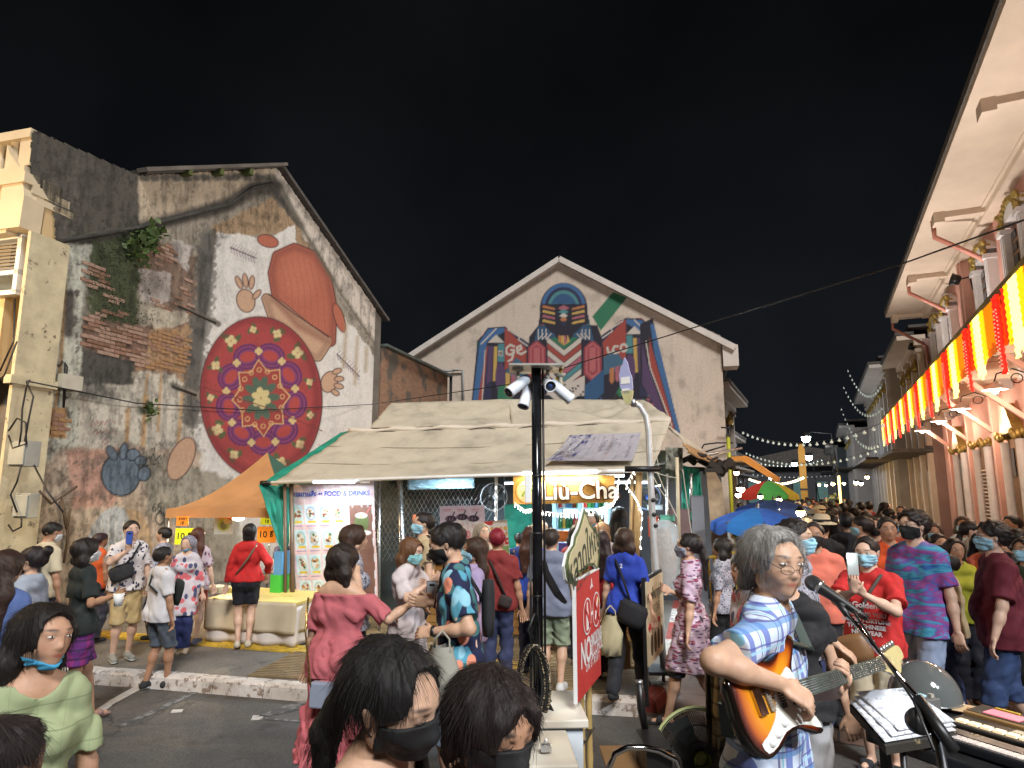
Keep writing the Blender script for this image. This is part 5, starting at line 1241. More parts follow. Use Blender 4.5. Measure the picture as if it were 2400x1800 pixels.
for i,yb in enumerate(np.arange(5.4,YC-.5,2.9)):
 for s_ in (-.62,.62):
  m = MB(); m.lathe([(.13,0),(.13,.2),(.105,.25),(.095,2.9),(.12,2.95)],None,12,Matrix.Translation((FX-.10,yb+s_,0))); o = m.build('column',WCOL,pk)
  m = MB()
  for q in range(10): a = 2*math.pi*q/10; m.sph((FX-.12+.12*math.cos(a),yb+s_+.12*math.sin(a),3.02+.04*(q % 3)),.06,None,6,(1,1,1.5))
  m.build('gilded_capital',GOLD,o)
 m = MB(); m.box((FX-.02,yb,1.5),(.08,1.0,3.0)); w_ = m.build('shutter_door',BRW,pk)
 if i % 2:
  for q in range(22):
   m = MB(); m.box((FX-.08,yb,.5+q*.09),(.05,.8,.035),M=rotm('Y',25)); m.build('slat',mat('pale_slat',(.42,.32,.24),.6),w_)
 else:
  for s_ in (-.25,.25): m = MB(); m.box((FX-.07,yb+s_,2.5),(.02,.3,.6)); m.build('pane',DGL,w_)
  m = MB(); m.prism([(yb-.6,3.1),(yb+.6,3.1),(yb,3.75)],FX-.2,FX,None,MX); m.build('pediment',GOLD,w_)
WARMB = emis('warm_bulb',(1.0,.86,.66),14); COOLB = emis('cool_bulb',(.82,.93,1.0),14)
def barn_lamp(y,x=3.05,z=3.75,bright=46,lab=''):
 e = empty('wall_lamp',F2.w((x,y,z)),-BE,lab,'lamp','enamel wall lamps under the pink awning')
 m = MB(); m.lathe([(.02,.16),(.05,.13),(.20,.02),(.21,.0),(.19,.01),(.04,.11)],None,14); m.build('shade',WHITEP,e)
 m = MB(); m.sph((0,0,0.0),.07,None,10); m.build('bulb',WARMB,e)
 m = MB(); m.tube([(0,0,.15),(.05,0,.3),(.3,0,.38),(FX-x-.02,0,.15)],.014,None,5); m.tube([(.35+.09*math.cos(a),0,.2+.09*math.sin(a)) for a in [i*.7 for i in range(10)]],.01,None,4); m.build('bracket',DARKM,e)
 l = lamp_light('lamp_glow','POINT',F2.w((x,y,z-.12)),bright,(1,.80,.60),.1); l.parent = e; l.matrix_parent_inverse = e.matrix_world.inverted() if False else (Matrix.Translation(e.location) @ Matrix.Rotation(-BE,4,'Z')).inverted()
for i,(y,b_) in enumerate(((7.2,60),(11.0,55),(14.6,50),(17.9,46),(21.0,40),(24.2,40))):
 barn_lamp(y,lab=['enamel wall lamp nearest the square under the pink awning','wall lamp above the first louvred door under the pink awning','wall lamp beside the gilded pediment under the awning','wall lamp over the white columns midway along the awning','fifth wall lamp along the pink awning','last wall lamp at the far end of the pink awning'][i],bright=b_)
# spot lamps on the upper wall
for i,yb in enumerate((18.9,27.5)):
 e = empty('flood_lamp',F2.w((FX-.45,yb,7.1)),-BE,('black flood lamp bracketed under the white soffit','black flood lamp on the next, darker shophouse')[i],'lamp')
 m = MB(); m.lathe([(.05,-.12),(.12,-.1),(.15,.1),(.13,.1)],None,12,rotm('Y',-70)); m.build('housing',DARKM,e); m = MB(); m.bar((.1,0,0),(.42,0,.05),.03); m.bar((.3,0,.1),(.35,.02,-.3),.03); m.build('bracket',DARKM,e)
 if i == 0:
  l = lamp_light('lamp_glow','SPOT',(-.2,0,-.05),2000,(1,.95,.88),.25,None,e); l.data.spot_size = R_(80); l.data.spot_blend = 1.0; MMi = (Matrix.Translation(e.location) @ Matrix.Rotation(-BE,4,'Z')).inverted(); l.rotation_euler = (MMi.to_3x3() @ (Vector((-3.5,15,5.5))-e.location)).to_track_quat('-Z','Y').to_euler()
for i,yb in enumerate((6.5,11.5,16.5,21.5)):  # uplights added on the awning to brighten the soffit above
 e = empty('flood_lamp',F2.w((2.55,yb,4.5)),-BE,['added uplight on the awning edge, first from the square','added uplight on the awning, second from the square','added uplight on the awning, third from the square','added uplight at the far end of the awning'][i],'lamp')
 m = MB(); m.box((0,0,.06),(.12,.2,.12)); m.build('housing',DARKM,e); l = lamp_light('lamp_glow','SPOT',(-.02,0,.16),190,(1,.90,.80),.2,(0,R_(180-12),0),e); l.data.spot_size = R_(150); l.data.spot_blend = .8
# curtains of lights hanging from the awning edge
YLW = emis('yellow_led',(1.0,.56,.006),.62); YLH = emis('yellow_led_hot',(1.0,.84,.20),1.3); YLO = emis('amber_led',(1.0,.30,.004),.35); REDL = emis('red_led',(1.0,.02,.008),.5); ORL = emis('orange_cloth',(.9,.16,.005),.16); PNKD = emis('pink_bead',(1.0,.35,.25),.6)
y = 6.2; i = 0; ORD = ['first','second','third','fourth','fifth','sixth','seventh','eighth','ninth','tenth','eleventh','twelfth','thirteenth']
while y < YC+.6:
 red = i % 2; wd = .62 if red else 1.32
 e = empty('light_curtain',F2.w((2.2,y+wd/2,4.38)),-BE,('%s red curtain of lights with beaded tails along the pink awning, counted from the square' if red else '%s yellow curtain of lights along the pink awning, counted from the square') % ORD[i//2],'light curtain','red light curtains' if red else 'yellow light curtains')
 m = MB(); n = int(wd/.08); prof = [(-wd/2+wd*k/n,.012*math.sin(k*2.3)) for k in range(n+1)]
 L = .66
 for k in range(n): m.quad((prof[k][1]+.03,prof[k][0],0),(prof[k+1][1]+.03,prof[k+1][0],0),(prof[k+1][1]+.03,prof[k+1][0],-L),(prof[k][1]+.03,prof[k][0],-L))
 m.build('cloth',ORL,e)
 ns = 5 if red else 22; mm = MB(); mb2 = MB()
 for k in range(ns):
  yy = -wd/2+wd*(k+.5)/ns+random.uniform(-.01,.01)
  if red:
   if k in (1,2,3): yy = (k-2)*.06+.05
   Lk = .95+random.uniform(-.03,.08) if k in (1,2,3) else .62; nb_ = int(Lk/.05)
   mm.tube([(-.01,yy+.02*math.sin(q*.5+k),-Lk*q/nb_) for q in range(nb_+1)],[.010 if q % 2 else .026 for q in range(nb_+1)],None,5,False)
   if k in (1,3):
    for q in range(4,nb_,1): mb2.box((-.045,yy+.02*math.sin(q*.5+k),-Lk*q/nb_),(.014,.014,.014))
  else:
   Lk = .68+(.20 if 11 < k < 19 else 0)+random.uniform(-.05,.05); nb_ = int(Lk/.045)
   if k < 8: mm.tube([(-.005,yy,0),(-.005,yy,-Lk*.8)],.009,YLO,4,False)
   else: mm.tube([(-.01,yy,-Lk*q/nb_) for q in range(nb_+1)],[.006 if q % 2 else .019 for q in range(nb_+1)],YLH if abs(k-15) < 4 else YLW,5,False)
 o = mm.build('strings',REDL if red else None,e);
 if red: mb2.build('beads',PNKD,e)['kind'] = 'stuff'
 y += wd+.02; i += 1
# -- further houses on the right of the street
PGREY = mat('dusky_pink',(.34,.22,.20),.85,var=.2,vscale=2); GREYW = mat('pale_grey_wall',(.40,.37,.36),.85,var=.25,vscale=1.5); GREYT = mat('pale_grey_trim',(.52,.49,.47),.8,var=.15)
def farhouse(y0,y1,fx,zc,w_,t_,lab,npil,side=1,awn=3.2,door=BRW):
 b = F2.root('shophouse',lab,'building','shophouses along the walking street')
 s_ = side; m = MB(); m.box((fx+s_*3.05,(y0+y1)/2,zc/2),(6.1,y1-y0-.03,zc)); m.build('wall',w_,b)
 m = MB(); m.box((fx-s_*.35,(y0+y1)/2,zc+.08),(.9,y1-y0-.05,.16)); m.box((fx-s_*.12,(y0+y1)/2,zc-.12),(.3,y1-y0-.05,.2)); m.build('cornice',t_,b)
 m = MB(); m.box((fx-s_*.55,(y0+y1)/2,zc+.24),(.6,y1-y0-.05,.12)); m.box((fx+s_*2.6,(y0+y1)/2,zc+.5),(6,y1-y0-.05,.1)); m.build('roof_edge',ROOFM,b)
 m = MB(); m.box((fx-s_*.6,(y0+y1)/2,awn+.1),(1.3,y1-y0-.1,.12)); m.build('awning',ROOFM if random.random() < .6 else t_,b)
 for i in range(npil+1):
  yy = y0+.3+(y1-y0-.6)*i/npil
  m = MB(); m.box((fx-s_*.08,yy,(zc+awn)/2+.1),(.18,.34,zc-awn-.3)); m.box((fx-s_*.12,yy,zc-.4),(.26,.44,.14)); m.build('pilaster',t_,b)
  m = MB(); m.box((fx-s_*.08,yy,awn/2),(.18,.3,awn)); m.build('pier',t_,b)
  if i < npil:
   yc = yy+(y1-y0-.6)/npil/2; ww = min(1.0,(y1-y0-.6)/npil*.5)
   m = MB(); m.box((fx-s_*.02,yc,(zc+awn)/2-.05),(.08,ww,(zc-awn)*.55)); w0 = m.build('window',door,b)
   m = MB(); m.box((fx-s_*.07,yc,(zc+awn)/2+.2),(.02,ww*.7,(zc-awn)*.25)); m.build('pane',DGL,w0)
   m = MB(); m.box((fx-s_*.02,yc,1.3),(.08,ww*1.3,2.5)); m.build('door',door,b)
   m = MB(); m.lathe([(.16,0),(.2,.12),(.08,.34),(.02,.5)],None,8,Matrix.Translation((fx-s_*.14,yc,zc-1.0))); m.build('gilded_crest',GOLD,b)
 return b
farhouse(27.1,33.5,3.7,7.3,PGREY,SOF,'dusky pink shophouse with soffit and downpipe just past the light curtains',3)
farhouse(33.6,48,3.2,7.4,GREYW,GREYT,'pale shophouse with a row of tall white pilasters down the street',7)
farhouse(48.1,58,2.2,5.9,GREYW,GREYT,'grey house with balcony and glazed doors, half way down the street',4)
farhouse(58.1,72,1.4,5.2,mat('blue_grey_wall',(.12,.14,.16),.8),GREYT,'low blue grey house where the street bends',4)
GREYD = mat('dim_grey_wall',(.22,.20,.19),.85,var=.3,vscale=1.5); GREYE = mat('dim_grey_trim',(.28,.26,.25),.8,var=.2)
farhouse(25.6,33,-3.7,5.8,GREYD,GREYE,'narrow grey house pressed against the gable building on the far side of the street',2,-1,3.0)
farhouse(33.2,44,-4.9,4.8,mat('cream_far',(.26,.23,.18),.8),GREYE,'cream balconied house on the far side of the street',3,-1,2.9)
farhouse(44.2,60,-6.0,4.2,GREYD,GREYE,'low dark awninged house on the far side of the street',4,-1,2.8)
bk = F2.root('end_house','dark end house closing off the far street','building'); m = MB(); m.box((-1,84,2.2),(20,6,4.4)); m.build('wall',mat('dark_end_wall',(.05,.05,.06),.9),bk); m = MB(); m.prism([(-12,4.4),(10,4.4),(-1,6.6)],80.5,87); m.build('roof',ROOFM,bk)
for i in range(6):
 m = MB(); m.box((-7+i*2.4,80.9,1.5),(1.1,.1,2.4)); m.build('door',mat('teal_door',(.10,.22,.22),.6),bk)
# yellow column and bright shop
v = atY(1887,1180,44); e = empty('yellow_pillar',(v.x,v.y,0),-BE,'tall yellow advertising pillar standing far down the street','pillar')
YP = emis('yellow_pillar_glow',(.55,.26,.02),.08); m = MB(); m.box((0,0,2.25),(.42,.42,4.5)); m.prism([(-.21,4.5),(.21,4.5),(.1,4.9),(-.1,4.9)],-.2,.2); m.build('shaft',YP,e); m = MB(); m.box((0,0,1.9),(.5,.5,.12)); m.build('band',DARKM,e)  # pillar is no lamp; its yellow is given a faint glow
v = atY(1712,1130,21.0); e = empty('green_post',(v.x,v.y,0),-AL,'slim lime green post at the corner of the gable building','post'); m = MB(); m.tube([(0,0,0),(0,0,3.6)],.06,None,8); m.build('post',mat('lime_paint',(.38,.40,.03),.5),e)
m = MB(); m.box((0,0,3.65),(.14,.14,.1)); m.build('cap',DARKM,e)
SHOP = emis('lit_shop',(1.0,.62,.20),1.6)
v = atY(1962,1140,32); e = empty('lit_shopfront',(v.x,v.y,0),-BE,'brightly lit yellow shop doorway with hanging plants','shopfront'); m = MB(); m.box((.1,0,1.3),(.06,2.4,2.5)); m.build('doorway',SHOP,e)
leafy('foliage',[(-.15,-.4,.6),(-.15,.2,.9),(-.15,.5,1.3)],160,.16,LEAF,e,seed=8,spread=.2)
def bulb(loc,r,mt,lab,power=0,col=(.85,.93,1),grp=None,nm='street_lamp',arm=None):
 e = empty(nm,loc,-BE,lab,'lamp',grp); m = MB(); m.sph((0,0,0),r,None,10); m.build('bulb',mt,e)
 m = MB(); m.lathe([(r*1.3,r*.3),(r*.6,r*1.3),(.01,r*1.5)],None,10);
 if arm: m.tube([(0,0,r*1.2)]+arm,.03,None,5)
 m.build('fitting',DARKM,e)
 if power:
  l = lamp_light('lamp_glow','POINT',(0,0,-r*1.6),power,col,r); l.parent = e
 return e
HOTC = emis('white_hot_lamp',(.75,.90,1.0),30); HOTW = emis('warm_hot_lamp',(1.0,.72,.35),22)
for (px,py,Y,r,lab,p_) in ((1889,1027,34,.22,'highest white street lamp over the far street',150),(1896,1072,40,.20,'white street lamp just right of the yellow pillar',70),(1862,1087,48,.2,'white street lamp left of the yellow pillar',70),(1807,1119,60,.2,'small white street lamp above the red umbrella panel',80),(1821,1132,60,.18,'lowest small street lamp beyond the striped umbrella',0)):
 bulb(atY(px,py,Y),r,HOTC,lab,p_,arm=[(.3,0,.3),(1.2,.2,.2),(1.6,.3,-4)])
for (px,py,Y,r,lab,p_) in ((1736,1146,17,.10,'bright warm bulb over the stall by the lime post',60),(1730,1160,16.5,.07,'smaller warm bulb under the bright one by the lime post',0),(1726,1108,26,.10,'white globe lamp on the narrow grey house',20),(1826,1171,15,.06,'bare warm bulb under the striped umbrella',20),(1782,1164,15,.055,'pale bulb hanging at the striped umbrella rim',0),(1876,1201,9.5,.06,'warm bulb glowing above the crowd past the blue umbrellas',25),(2032,1118,24,.07,'warm wall bulb over the awning bracket',16),(1978,1133,30,.07,'red shaded lamp by the lit shop',0),(2006,1131,27,.09,'left one of two warm bulbs past the pink house',16),(2018,1133,26.5,.08,'right one of two warm bulbs past the pink house',0),(1936,1137,36,.08,'left porch bulb before the lit shop',12),(1920,1136,38,.08,'far porch bulb before the lit shop',0),(1952,1134,33,.09,'round lamp glaring at the lit shop door',20)):
 bulb(atY(px,py,Y),r,HOTW,lab,p_,(1,.75,.45),nm='hanging_bulb')
# festoons across the street
def festoon(a,b,n,sag,lit,lab,r=.035,mt=None):
 e = empty('festoon_lights',(0,0,0),0,lab,'string lights'); A = Vector(a); B = Vector(b)
 pts_ = [A.lerp(B,i/24)-Vector((0,0,sag*4*(i/24)*(1-i/24))) for i in range(25)]
 m = MB(); m.tube(pts_,.008,None,4); m.build('wire',DARKM,e); bme = None
 for i in range(n):
  f = (i+.5)/n; p = A.lerp(B,f)-Vector((0,0,sag*4*f*(1-f)+.07))
  if bme is None:
   q = MB(); q.lathe([(.012,.06),(.016,.03),(r,-.01),(r*.8,-.04),(.002,-.06)],mt or lit,8); bme = q.mesh('bulb')
  link('bulb',bme,e,p)
CBUL = emis('faint_glow_bulb',(.8,.95,.9),.12)  # unlit bulbs given a faint glow in their material
festoon(atY(1736,1008,26),atY(2080,985,17),22,.55,CBUL,'nearest festoon of faintly glowing frosted bulbs across the street',.05)
festoon(atY(1745,1058,34),atY(2060,1050,22),26,.55,CBUL,'second festoon of frosted bulbs across the street',.05)
festoon(atY(1760,1079,42),atY(1930,1075,42),18,.35,CBUL,'third festoon of frosted bulbs across the far street',.06)
festoon(atY(1760,1110,56),atY(1950,1112,56),18,.2,CBUL,'faint farthest festoon across the street',.06)
festoon(atY(1755,1120,40),atY(1884,1116,36),34,.35,HOTW,'glowing festoon of warm bulbs over the striped umbrella',.07,emis('warm_festoon',(1,.82,.5),5))
v0 = [atY(px,py,Y) for px,py,Y in ((2060,870,19),(2055,930,18),(2030,960,20),(2000,1010,22),(2050,1000,20),(2035,905,22))]
for i,(x,y,Y,x2,y2,Y2) in enumerate(((1985,860,30,2065,900,24),(1975,900,32,2070,950,23),(1970,950,34,2060,1040,22))):
 festoon(atY(x,y,Y),atY(x2,y2,Y2),16,.8,CBUL,['upper','middle','lower'][i]+' loop of tiny silver bulbs drooping before the white pilasters',.035)
# orange awning bracket
v = atY(1745,1077,22); e = empty('awning',v,-BE,'folded orange awning jutting from the narrow grey house','awning'); m = MB(); OR1 = mat('orange_canvas',(.62,.26,.05),.7,var=.2)
m.prism([(-.35,.08),(.1,.10),(1.05,-.62),(1.0,-.78),(.0,-.08),(-.35,-.06)],-.6,.6); m.build('canvas',OR1,e)
# umbrellas over the street stalls
def umbrella(px,py,Y,r,h,cols,lab,n=8,tilt=0,scallop=True):
 v = atY(px,py,Y); e = empty('market_umbrella',(v.x,v.y,0),-BE+.2,lab,'umbrella'); zt = v.z
 for i in range(n):
  a0 = 2*math.pi*i/n; a1 = 2*math.pi*(i+1)/n; m = MB(); vs = []; K_ = 5
  for j in range(K_+1):
   f = j/K_; rr = r*f; z = zt-h*f**1.7
   for q in range(4):
    a = a0+(a1-a0)*q/3; sc_ = math.cos((a-(a0+a1)/2))/math.cos((a1-a0)/2)*1.0; rad = rr/ (math.cos(a-(a0+a1)/2)/math.cos((a1-a0)/2)) if True else rr
    vs.append((rad*math.cos(a),rad*math.sin(a),z-(0.02*math.sin(q/3*math.pi)*f)))
  fs = [(j*4+q,j*4+q+1,j*4+q+5,j*4+q+4) for j in range(K_) for q in range(3)]
  b_ = len(vs)
  for q in range(4): x_,y_,z_ = vs[K_*4+q]; vs.append((x_*1.02,y_*1.02,z_-.10-(.035 if q in (1,2) else 0)))
  fs += [(K_*4+q,K_*4+q+1,b_+q+1,b_+q) for q in range(3)]
  m.add(vs,fs,None,True); o = m.build('panel',CLOTH,e,color=cols[i % len(cols)])
  m = MB(); m.bar((0,0,zt-.05),(r*math.cos(a0),r*math.sin(a0),zt-h),.02); m.build('rib',STEEL,e)
 m = MB(); m.tube([(0,0,0),(0,0,zt+.05)],.02,None,6); m.build('pole',STEEL,e); return e
BLU = (.02,.10,.42); BLU2 = (.02,.17,.50); BLD = (.015,.05,.22)
umbrella(1775,1190,8.2,.56,.17,[BLU,BLU2,BLU,BLD],'bright blue scalloped umbrella nearest the guitarist')
umbrella(1812,1172,11,.60,.14,[BLD,(.02,.06,.20)],'dark blue umbrella just behind the bright blue one')
umbrella(1800,1127,20,.85,.42,[(.45,.03,.02),(.04,.25,.05),(.40,.32,.02),(.45,.03,.02),(.04,.25,.05),(.40,.32,.02)],'red, green and yellow striped umbrella over the far stall',6)
# street lamps standing on the square behind the viewer
for (x,y,z,p_,c_,lab) in ((4.2,-3.4,6.0,260,(.86,.93,1.0),'white street lamp behind the viewer, outside the picture'),(-10.5,5.2,5.0,190,(1.0,.68,.36),'amber street lamp left of the cream house, outside the picture')):
 e = empty('street_lamp',(x,y,.012),0,lab,'lamp'); m = MB(); m.tube([(0,0,0),(0,0,z-.4),(.1,.2,z),(.2,.7,z+.1)],.05,None,8); m.build('post',STEEL,e); m = MB(); m.box((.2,.8,z+.08),(.22,.5,.08)); m.build('housing',DARKM,e)
 l = lamp_light('lamp_glow','AREA',(.2,.8,z+.0),p_,c_,.35,None,e); l.rotation_euler = ((Vector((0,9,1.5)) if x > 0 else Vector((-6.5,9.5,3.5)))-Vector((x+.2,y+.8,z))).to_track_quat('-Z','Y').to_euler(); l.data.spread = R_(150)
# -- beige stall tent
_t = Vector((-3.15,8.7,0)); FT = Fr((_t.x,_t.y,0),AL)
tn = FT.root('stall_tent','large two tier beige canvas tent over the drinks stall','tent')
CANV = NT('beige_canvas'); CANV.p('Base Color',CANV.mix(1.0,(.60,.55,.45),CANV.ramp(CANV.noise(2.4,8,None,.68),[(.30,grey(.62)),(.48,grey(.95)),(.7,grey(1.12))]),'MULTIPLY')); CANV.p('Roughness',.85); CANV.p('Transmission Weight',0.0); CANV.bump(CANV.noise(40,5),.15,.01); tl_ = CANV.n('BsdfTranslucent'); tl_.inputs[0].default_value = (.62,.55,.42,1); ms_ = CANV.n('MixShader'); ms_.inputs[0].default_value = .30; CANV.t.links.new(CANV.b.outputs[0],ms_.inputs[1]); CANV.t.links.new(tl_.outputs[0],ms_.inputs[2]); CANV.t.links.new(ms_.outputs[0],CANV.out.inputs[0]); CANV = CANV.m
H = lambda x,y,yy: FT.hit(x,y,'y',yy)
eL = H(645,1130,0); eR = H(1530,1099,0); fL = H(820,1010,1.55); fR = H(1572,985,1.55); rL = H(918,945,2.5); rM = H(1192,936,2.5); rR = H(1508,938,2.5)
def sheet(name,A,B,C_,D_,nu,nv,mt,parent,sag=.03,amp=.012,seed=0,thick=.012,color=None,wrink=(3,9),kind=None,radial=None):
 """A-B lower edge, D-C upper edge"""
 A,B,C_,D_ = (np.array(v) for v in (A,B,C_,D_)); u,v = np.meshgrid(np.linspace(0,1,nu),np.linspace(0,1,nv),indexing='ij')
 P = (A[None,None]*(1-u[...,None])+B[None,None]*u[...,None])*(1-v[...,None])+(D_[None,None]*(1-u[...,None])+C_[None,None]*u[...,None])*v[...,None]
 nn = np.cross(B-A,D_-A); nn = nn/np.linalg.norm(nn)
 w = np.sin(math.pi*u)*np.sin(math.pi*v); dz = amp*2*(vnoise(u*wrink[0]*3,v*wrink[1],seed,4)-.5)*np.minimum(1,6*np.minimum(v,1-v)+.15)
 if radial is not None:
  dx = u-radial[0]; dy = v-radial[1]; dz = dz+radial[2]*np.sin(np.arctan2(dy,dx)*radial[3])*np.exp(-(dx*dx*6+dy*dy*1.2))
 P = P+nn*dz[...,None]; P[...,2] -= sag*w
 n,m = P.shape[:2]; idx = np.arange(n*m).reshape(n,m); Q = np.stack([idx[:-1,:-1],idx[1:,:-1],idx[1:,1:],idx[:-1,1:]],-1).reshape(-1,4)
 o = link(name,npmesh(name,P.reshape(-1,3),Q,mt,True),parent,color=color); s = o.modifiers.new('t','SOLIDIFY'); s.thickness = thick; s.offset = 0
 if kind: o['kind'] = kind
 return o
sheet('front_slope',eL,eR,fR,fL,60,24,CANV,tn,.10,.030,1)
sheet('upper_slope',fL+Vector((.35,-.02,.04)),H(1470,990,1.5),rM,rL,60,16,CANV,tn,.07,.03,2,radial=(1.0,1.0,.03,14))
sheet('upper_slope',H(1200,1000,1.5),fR+Vector((0,0,.03)),rR,rM+Vector((-.0,0,0)),50,16,CANV,tn,.05,.025,3,radial=(1.0,1.0,.045,22))
bk1 = Vector((eL.x+.1,5.0,2.2)); bk2 = Vector((rR.x+.2,5.0,2.2)); sheet('back_slope',bk2,bk1,rL,rR,20,12,CANV,tn,.06,.02,4)
sR = H(1692,1084,2.6); sB = FT.hit(1640,1040,'y',4.0); c1 = H(1562,1002,1.55)
sheet('side_slope',H(1605,1040,1.4),sR,rR+Vector((.25,1.2,-.25)),rR,24,14,CANV,tn,.05,.035,5)
sheet('side_flap',H(1612,1062,1.3),H(1700,1100,2.4),sR,H(1600,1038,1.35),24,8,mat('brown_flap',(.36,.22,.10),.8,var=.4,vscale=5),tn,.03,.05,6)
# rolled scalloped strip along the fold
m = MB(); pts_ = [fL.lerp(fR,i/60) + Vector((0,-.03,.01-.025*abs(math.sin(i*.33)))) for i in range(61)]; m.tube(pts_,[.035+.012*math.sin(i*.66)+.006*math.sin(i*2.1) for i in range(61)],None,8); m.build('rolled_valance',mat('pale_canvas',(.55,.50,.43),.85,var=.15),tn)
m = MB(); m.tube([p+Vector((0,-.05,-.045-.02*math.sin(i*.66))) for i,p in enumerate(pts_)],.006,None,4); m.build('cord',DARKM,tn)
for f_ in (.33,.66):
 m = MB(); m.tube([eL.lerp(fL,f_).lerp(eR.lerp(fR,f_),i/40)+Vector((0,-.004,.006-.10*math.sin(math.pi*i/40)*math.sin(math.pi*f_))) for i in range(41)],.004,None,4); m.build('seam',mat('dark_seam',(.25,.21,.16),.9),tn)  # thin dark seam lines across the canvas
m = MB(); m.tube([eL+Vector((-.12,-.02,-.01)),eR+Vector((.0,-.02,-.01))],.022,None,8); m.build('front_rail',WHITEP,tn)
m = MB(); m.tube([eL+Vector((-.2,-.02,-.01)),eL+Vector((-.05,-.02,-.01))],.03,None,8); m.build('rail_end',BLACK,tn)
POST = mat('brown_post',(.14,.09,.055),.5,.2,var=.4); POSTL = mat('tan_bamboo',(.42,.28,.12),.55,var=.3,vscale=6)
def post(px0,py0,px1,py1,yy,r,mt,nm='post'):
 a = H(px0,py0,yy); b = H(px1,py1,yy); b.z = max(b.z,PV); m = MB(); m.tube([a,b],r,None,8); return m.build(nm,mt,tn)
for q in ((668,1130,668,1510,.05,.022,POST),(683,1130,685,1510,.1,.03,POST),(888,1130,888,1500,.5,.02,STEEL),(936,1118,950,1480,1.2,.045,STEEL),(1163,1112,1163,1300,.6,.02,WHITEP),(1498,1095,1488,1400,.1,.04,POSTL),(1482,1095,1478,1400,.15,.025,POSTL),(1586,1072,1594,1330,1.0,.022,mat('bamboo_pole',(.55,.47,.32),.6)),(1564,1110,1562,1360,1.4,.02,STEEL),(1620,1110,1618,1200,1.6,.018,STEEL),(1478,1100,1740,1050,2.2,.02,STEEL)): post(*q)
TUBEC = emis('cool_tube',(.72,.90,1.0),7); TUBEW = emis('warm_tube',(1.0,.93,.70),8)
def tubelight(x0,x1,y0,y1,yy,lab,mt=TUBEC,power=40,col=(.75,.9,1),r=.014,Fm=FT):
 a = Fm.hit(x0,y0,'y',yy); b = Fm.hit(x1,y1,'y',yy); c = (a+b)/2; e = empty('tube_light',Fm.w(c),-Fm.a,lab,'lamp','tube lights of the drinks stall'); m = MB(); m.tube([a-c,b-c],r,None,8); m.build('tube',mt,e)
 m = MB(); m.bar(a-c+Vector((0,0,r+.012)),b-c+Vector((0,0,r+.012)),.04,.02); m.build('batten',WHITEP,e)
 if power:
  l = lamp_light('lamp_glow','AREA',(0,0,-.03),power,col,(b-a).length,(0,0,0),e); l.data.shape = 'RECTANGLE'; l.data.size_y = .06
tubelight(735,832,1130,1129,-.05,'cool tube light blazing above the menu banner',TUBEC,9)
tubelight(1225,1400,1111,1106,-.10,'warm tube light glaring over the wooden shop sign',TUBEW,9,(1,.90,.66),.018)
tubelight(1300,1463,1118,1115,1.0,'cool tube light just behind the shop sign',TUBEC,16)
tubelight(1030,1062,1112,1111,.8,'short cool tube light over the crumpled blue sheeting',TUBEC,20)
tubelight(1168,1215,1134,1132,2.2,'cool tube light left of the shop sign, deeper in the stall',TUBEC,26)
tubelight(1440,1520,1131,1131,2.0,'cool tube light right of the shop sign',TUBEC,26)
tubelight(1525,1547,1128,1128,2.8,'stub of a cool tube light beside the silver pole',TUBEC,20)
tubelight(1527,1548,1138,1138,2.8,'lower stub of tube light beside the silver pole',TUBEC,0)
# back of the stall
BLK = mat('stall_dark_wall',(.05,.055,.065),.8,var=.5,vscale=1.5)
m = MB(); a = FT.hit(870,1300,'y',3.9); b = FT.hit(1700,1300,'y',3.9); m.box(((a.x+b.x)/2,3.95,1.2),(b.x-a.x,.06,2.2)); o = m.build('stall_partition',BLK); o.location = FT.o; o.rotation_euler = (0,0,-AL); tag(o,'dark patched boarding closing the back of the drinks stall','partition')
NETG = NT('green_net'); NETG.p('Base Color',NETG.mix(1.0,(.01,.22,.15),NETG.ramp(NETG.noise(5,6),[(.3,grey(.55)),(.7,grey(1.3))]),'MULTIPLY')); NETG.p('Roughness',.7); NETG.bump(NETG.noise(60,4),.3,.01); NETG = NETG.m
def tarp(pts_,yy,lab,nm='tarpaulin',mt=NETG,amp=.05,Fm=FT,nv=14,cat='tarpaulin',color=None,sag=.0):
 q = [Fm.hit(x,y,'y',yy if not isinstance(yy,(list,tuple)) else yy[i]) for i,(x,y) in enumerate(pts_)]
 o = sheet(nm,q[0],q[1],q[2],q[3],26,nv,mt,None,sag,amp,int(pts_[0][0]),.008,color); o.location = Fm.o; o.rotation_euler = (0,0,-Fm.a); tag(o,lab,cat); return o
tarp([(1110,1300),(1262,1300),(1262,1180),(1110,1186)],3.6,'green shade net hung across the back of the drinks stall')
tarp([(665,1312),(690,1230),(690,1140),(606,1136)],(.05,.2,.3,-.05),'green tarpaulin drooping off the left corner of the beige tent')
tarp([(612,1134),(690,1128),(826,1008),(800,1014)],(.15,.3,1.7,1.9),'green tarpaulin edge showing along the left slope of the beige tent',amp=.03)
tarp([(1598,1215),(1652,1235),(1640,1100),(1598,1090)],1.9,'green netting bundled at the right end of the drinks stall')
tarp([(1560,1100),(1600,1108),(1600,1050),(1560,1048)],1.6,'grey canvas scrap hanging under the right side of the tent',mt=mat('grey_canvas',(.22,.22,.18),.85,var=.4,vscale=8))
tarp([(1500,1150),(1600,1120),(1600,1060),(1500,1050)],2.6,'grey green canvas drop behind the silver pole',mt=mat('sage_canvas',(.20,.24,.19),.85,var=.5,vscale=6))
CRUM = NT('crumpled_film'); CRUM.p('Base Color',(.35,.55,.66)); CRUM.p('Roughness',.18); CRUM.bump(CRUM.noise(9,8,None,.7),1.0,.05); CRUM = CRUM.m
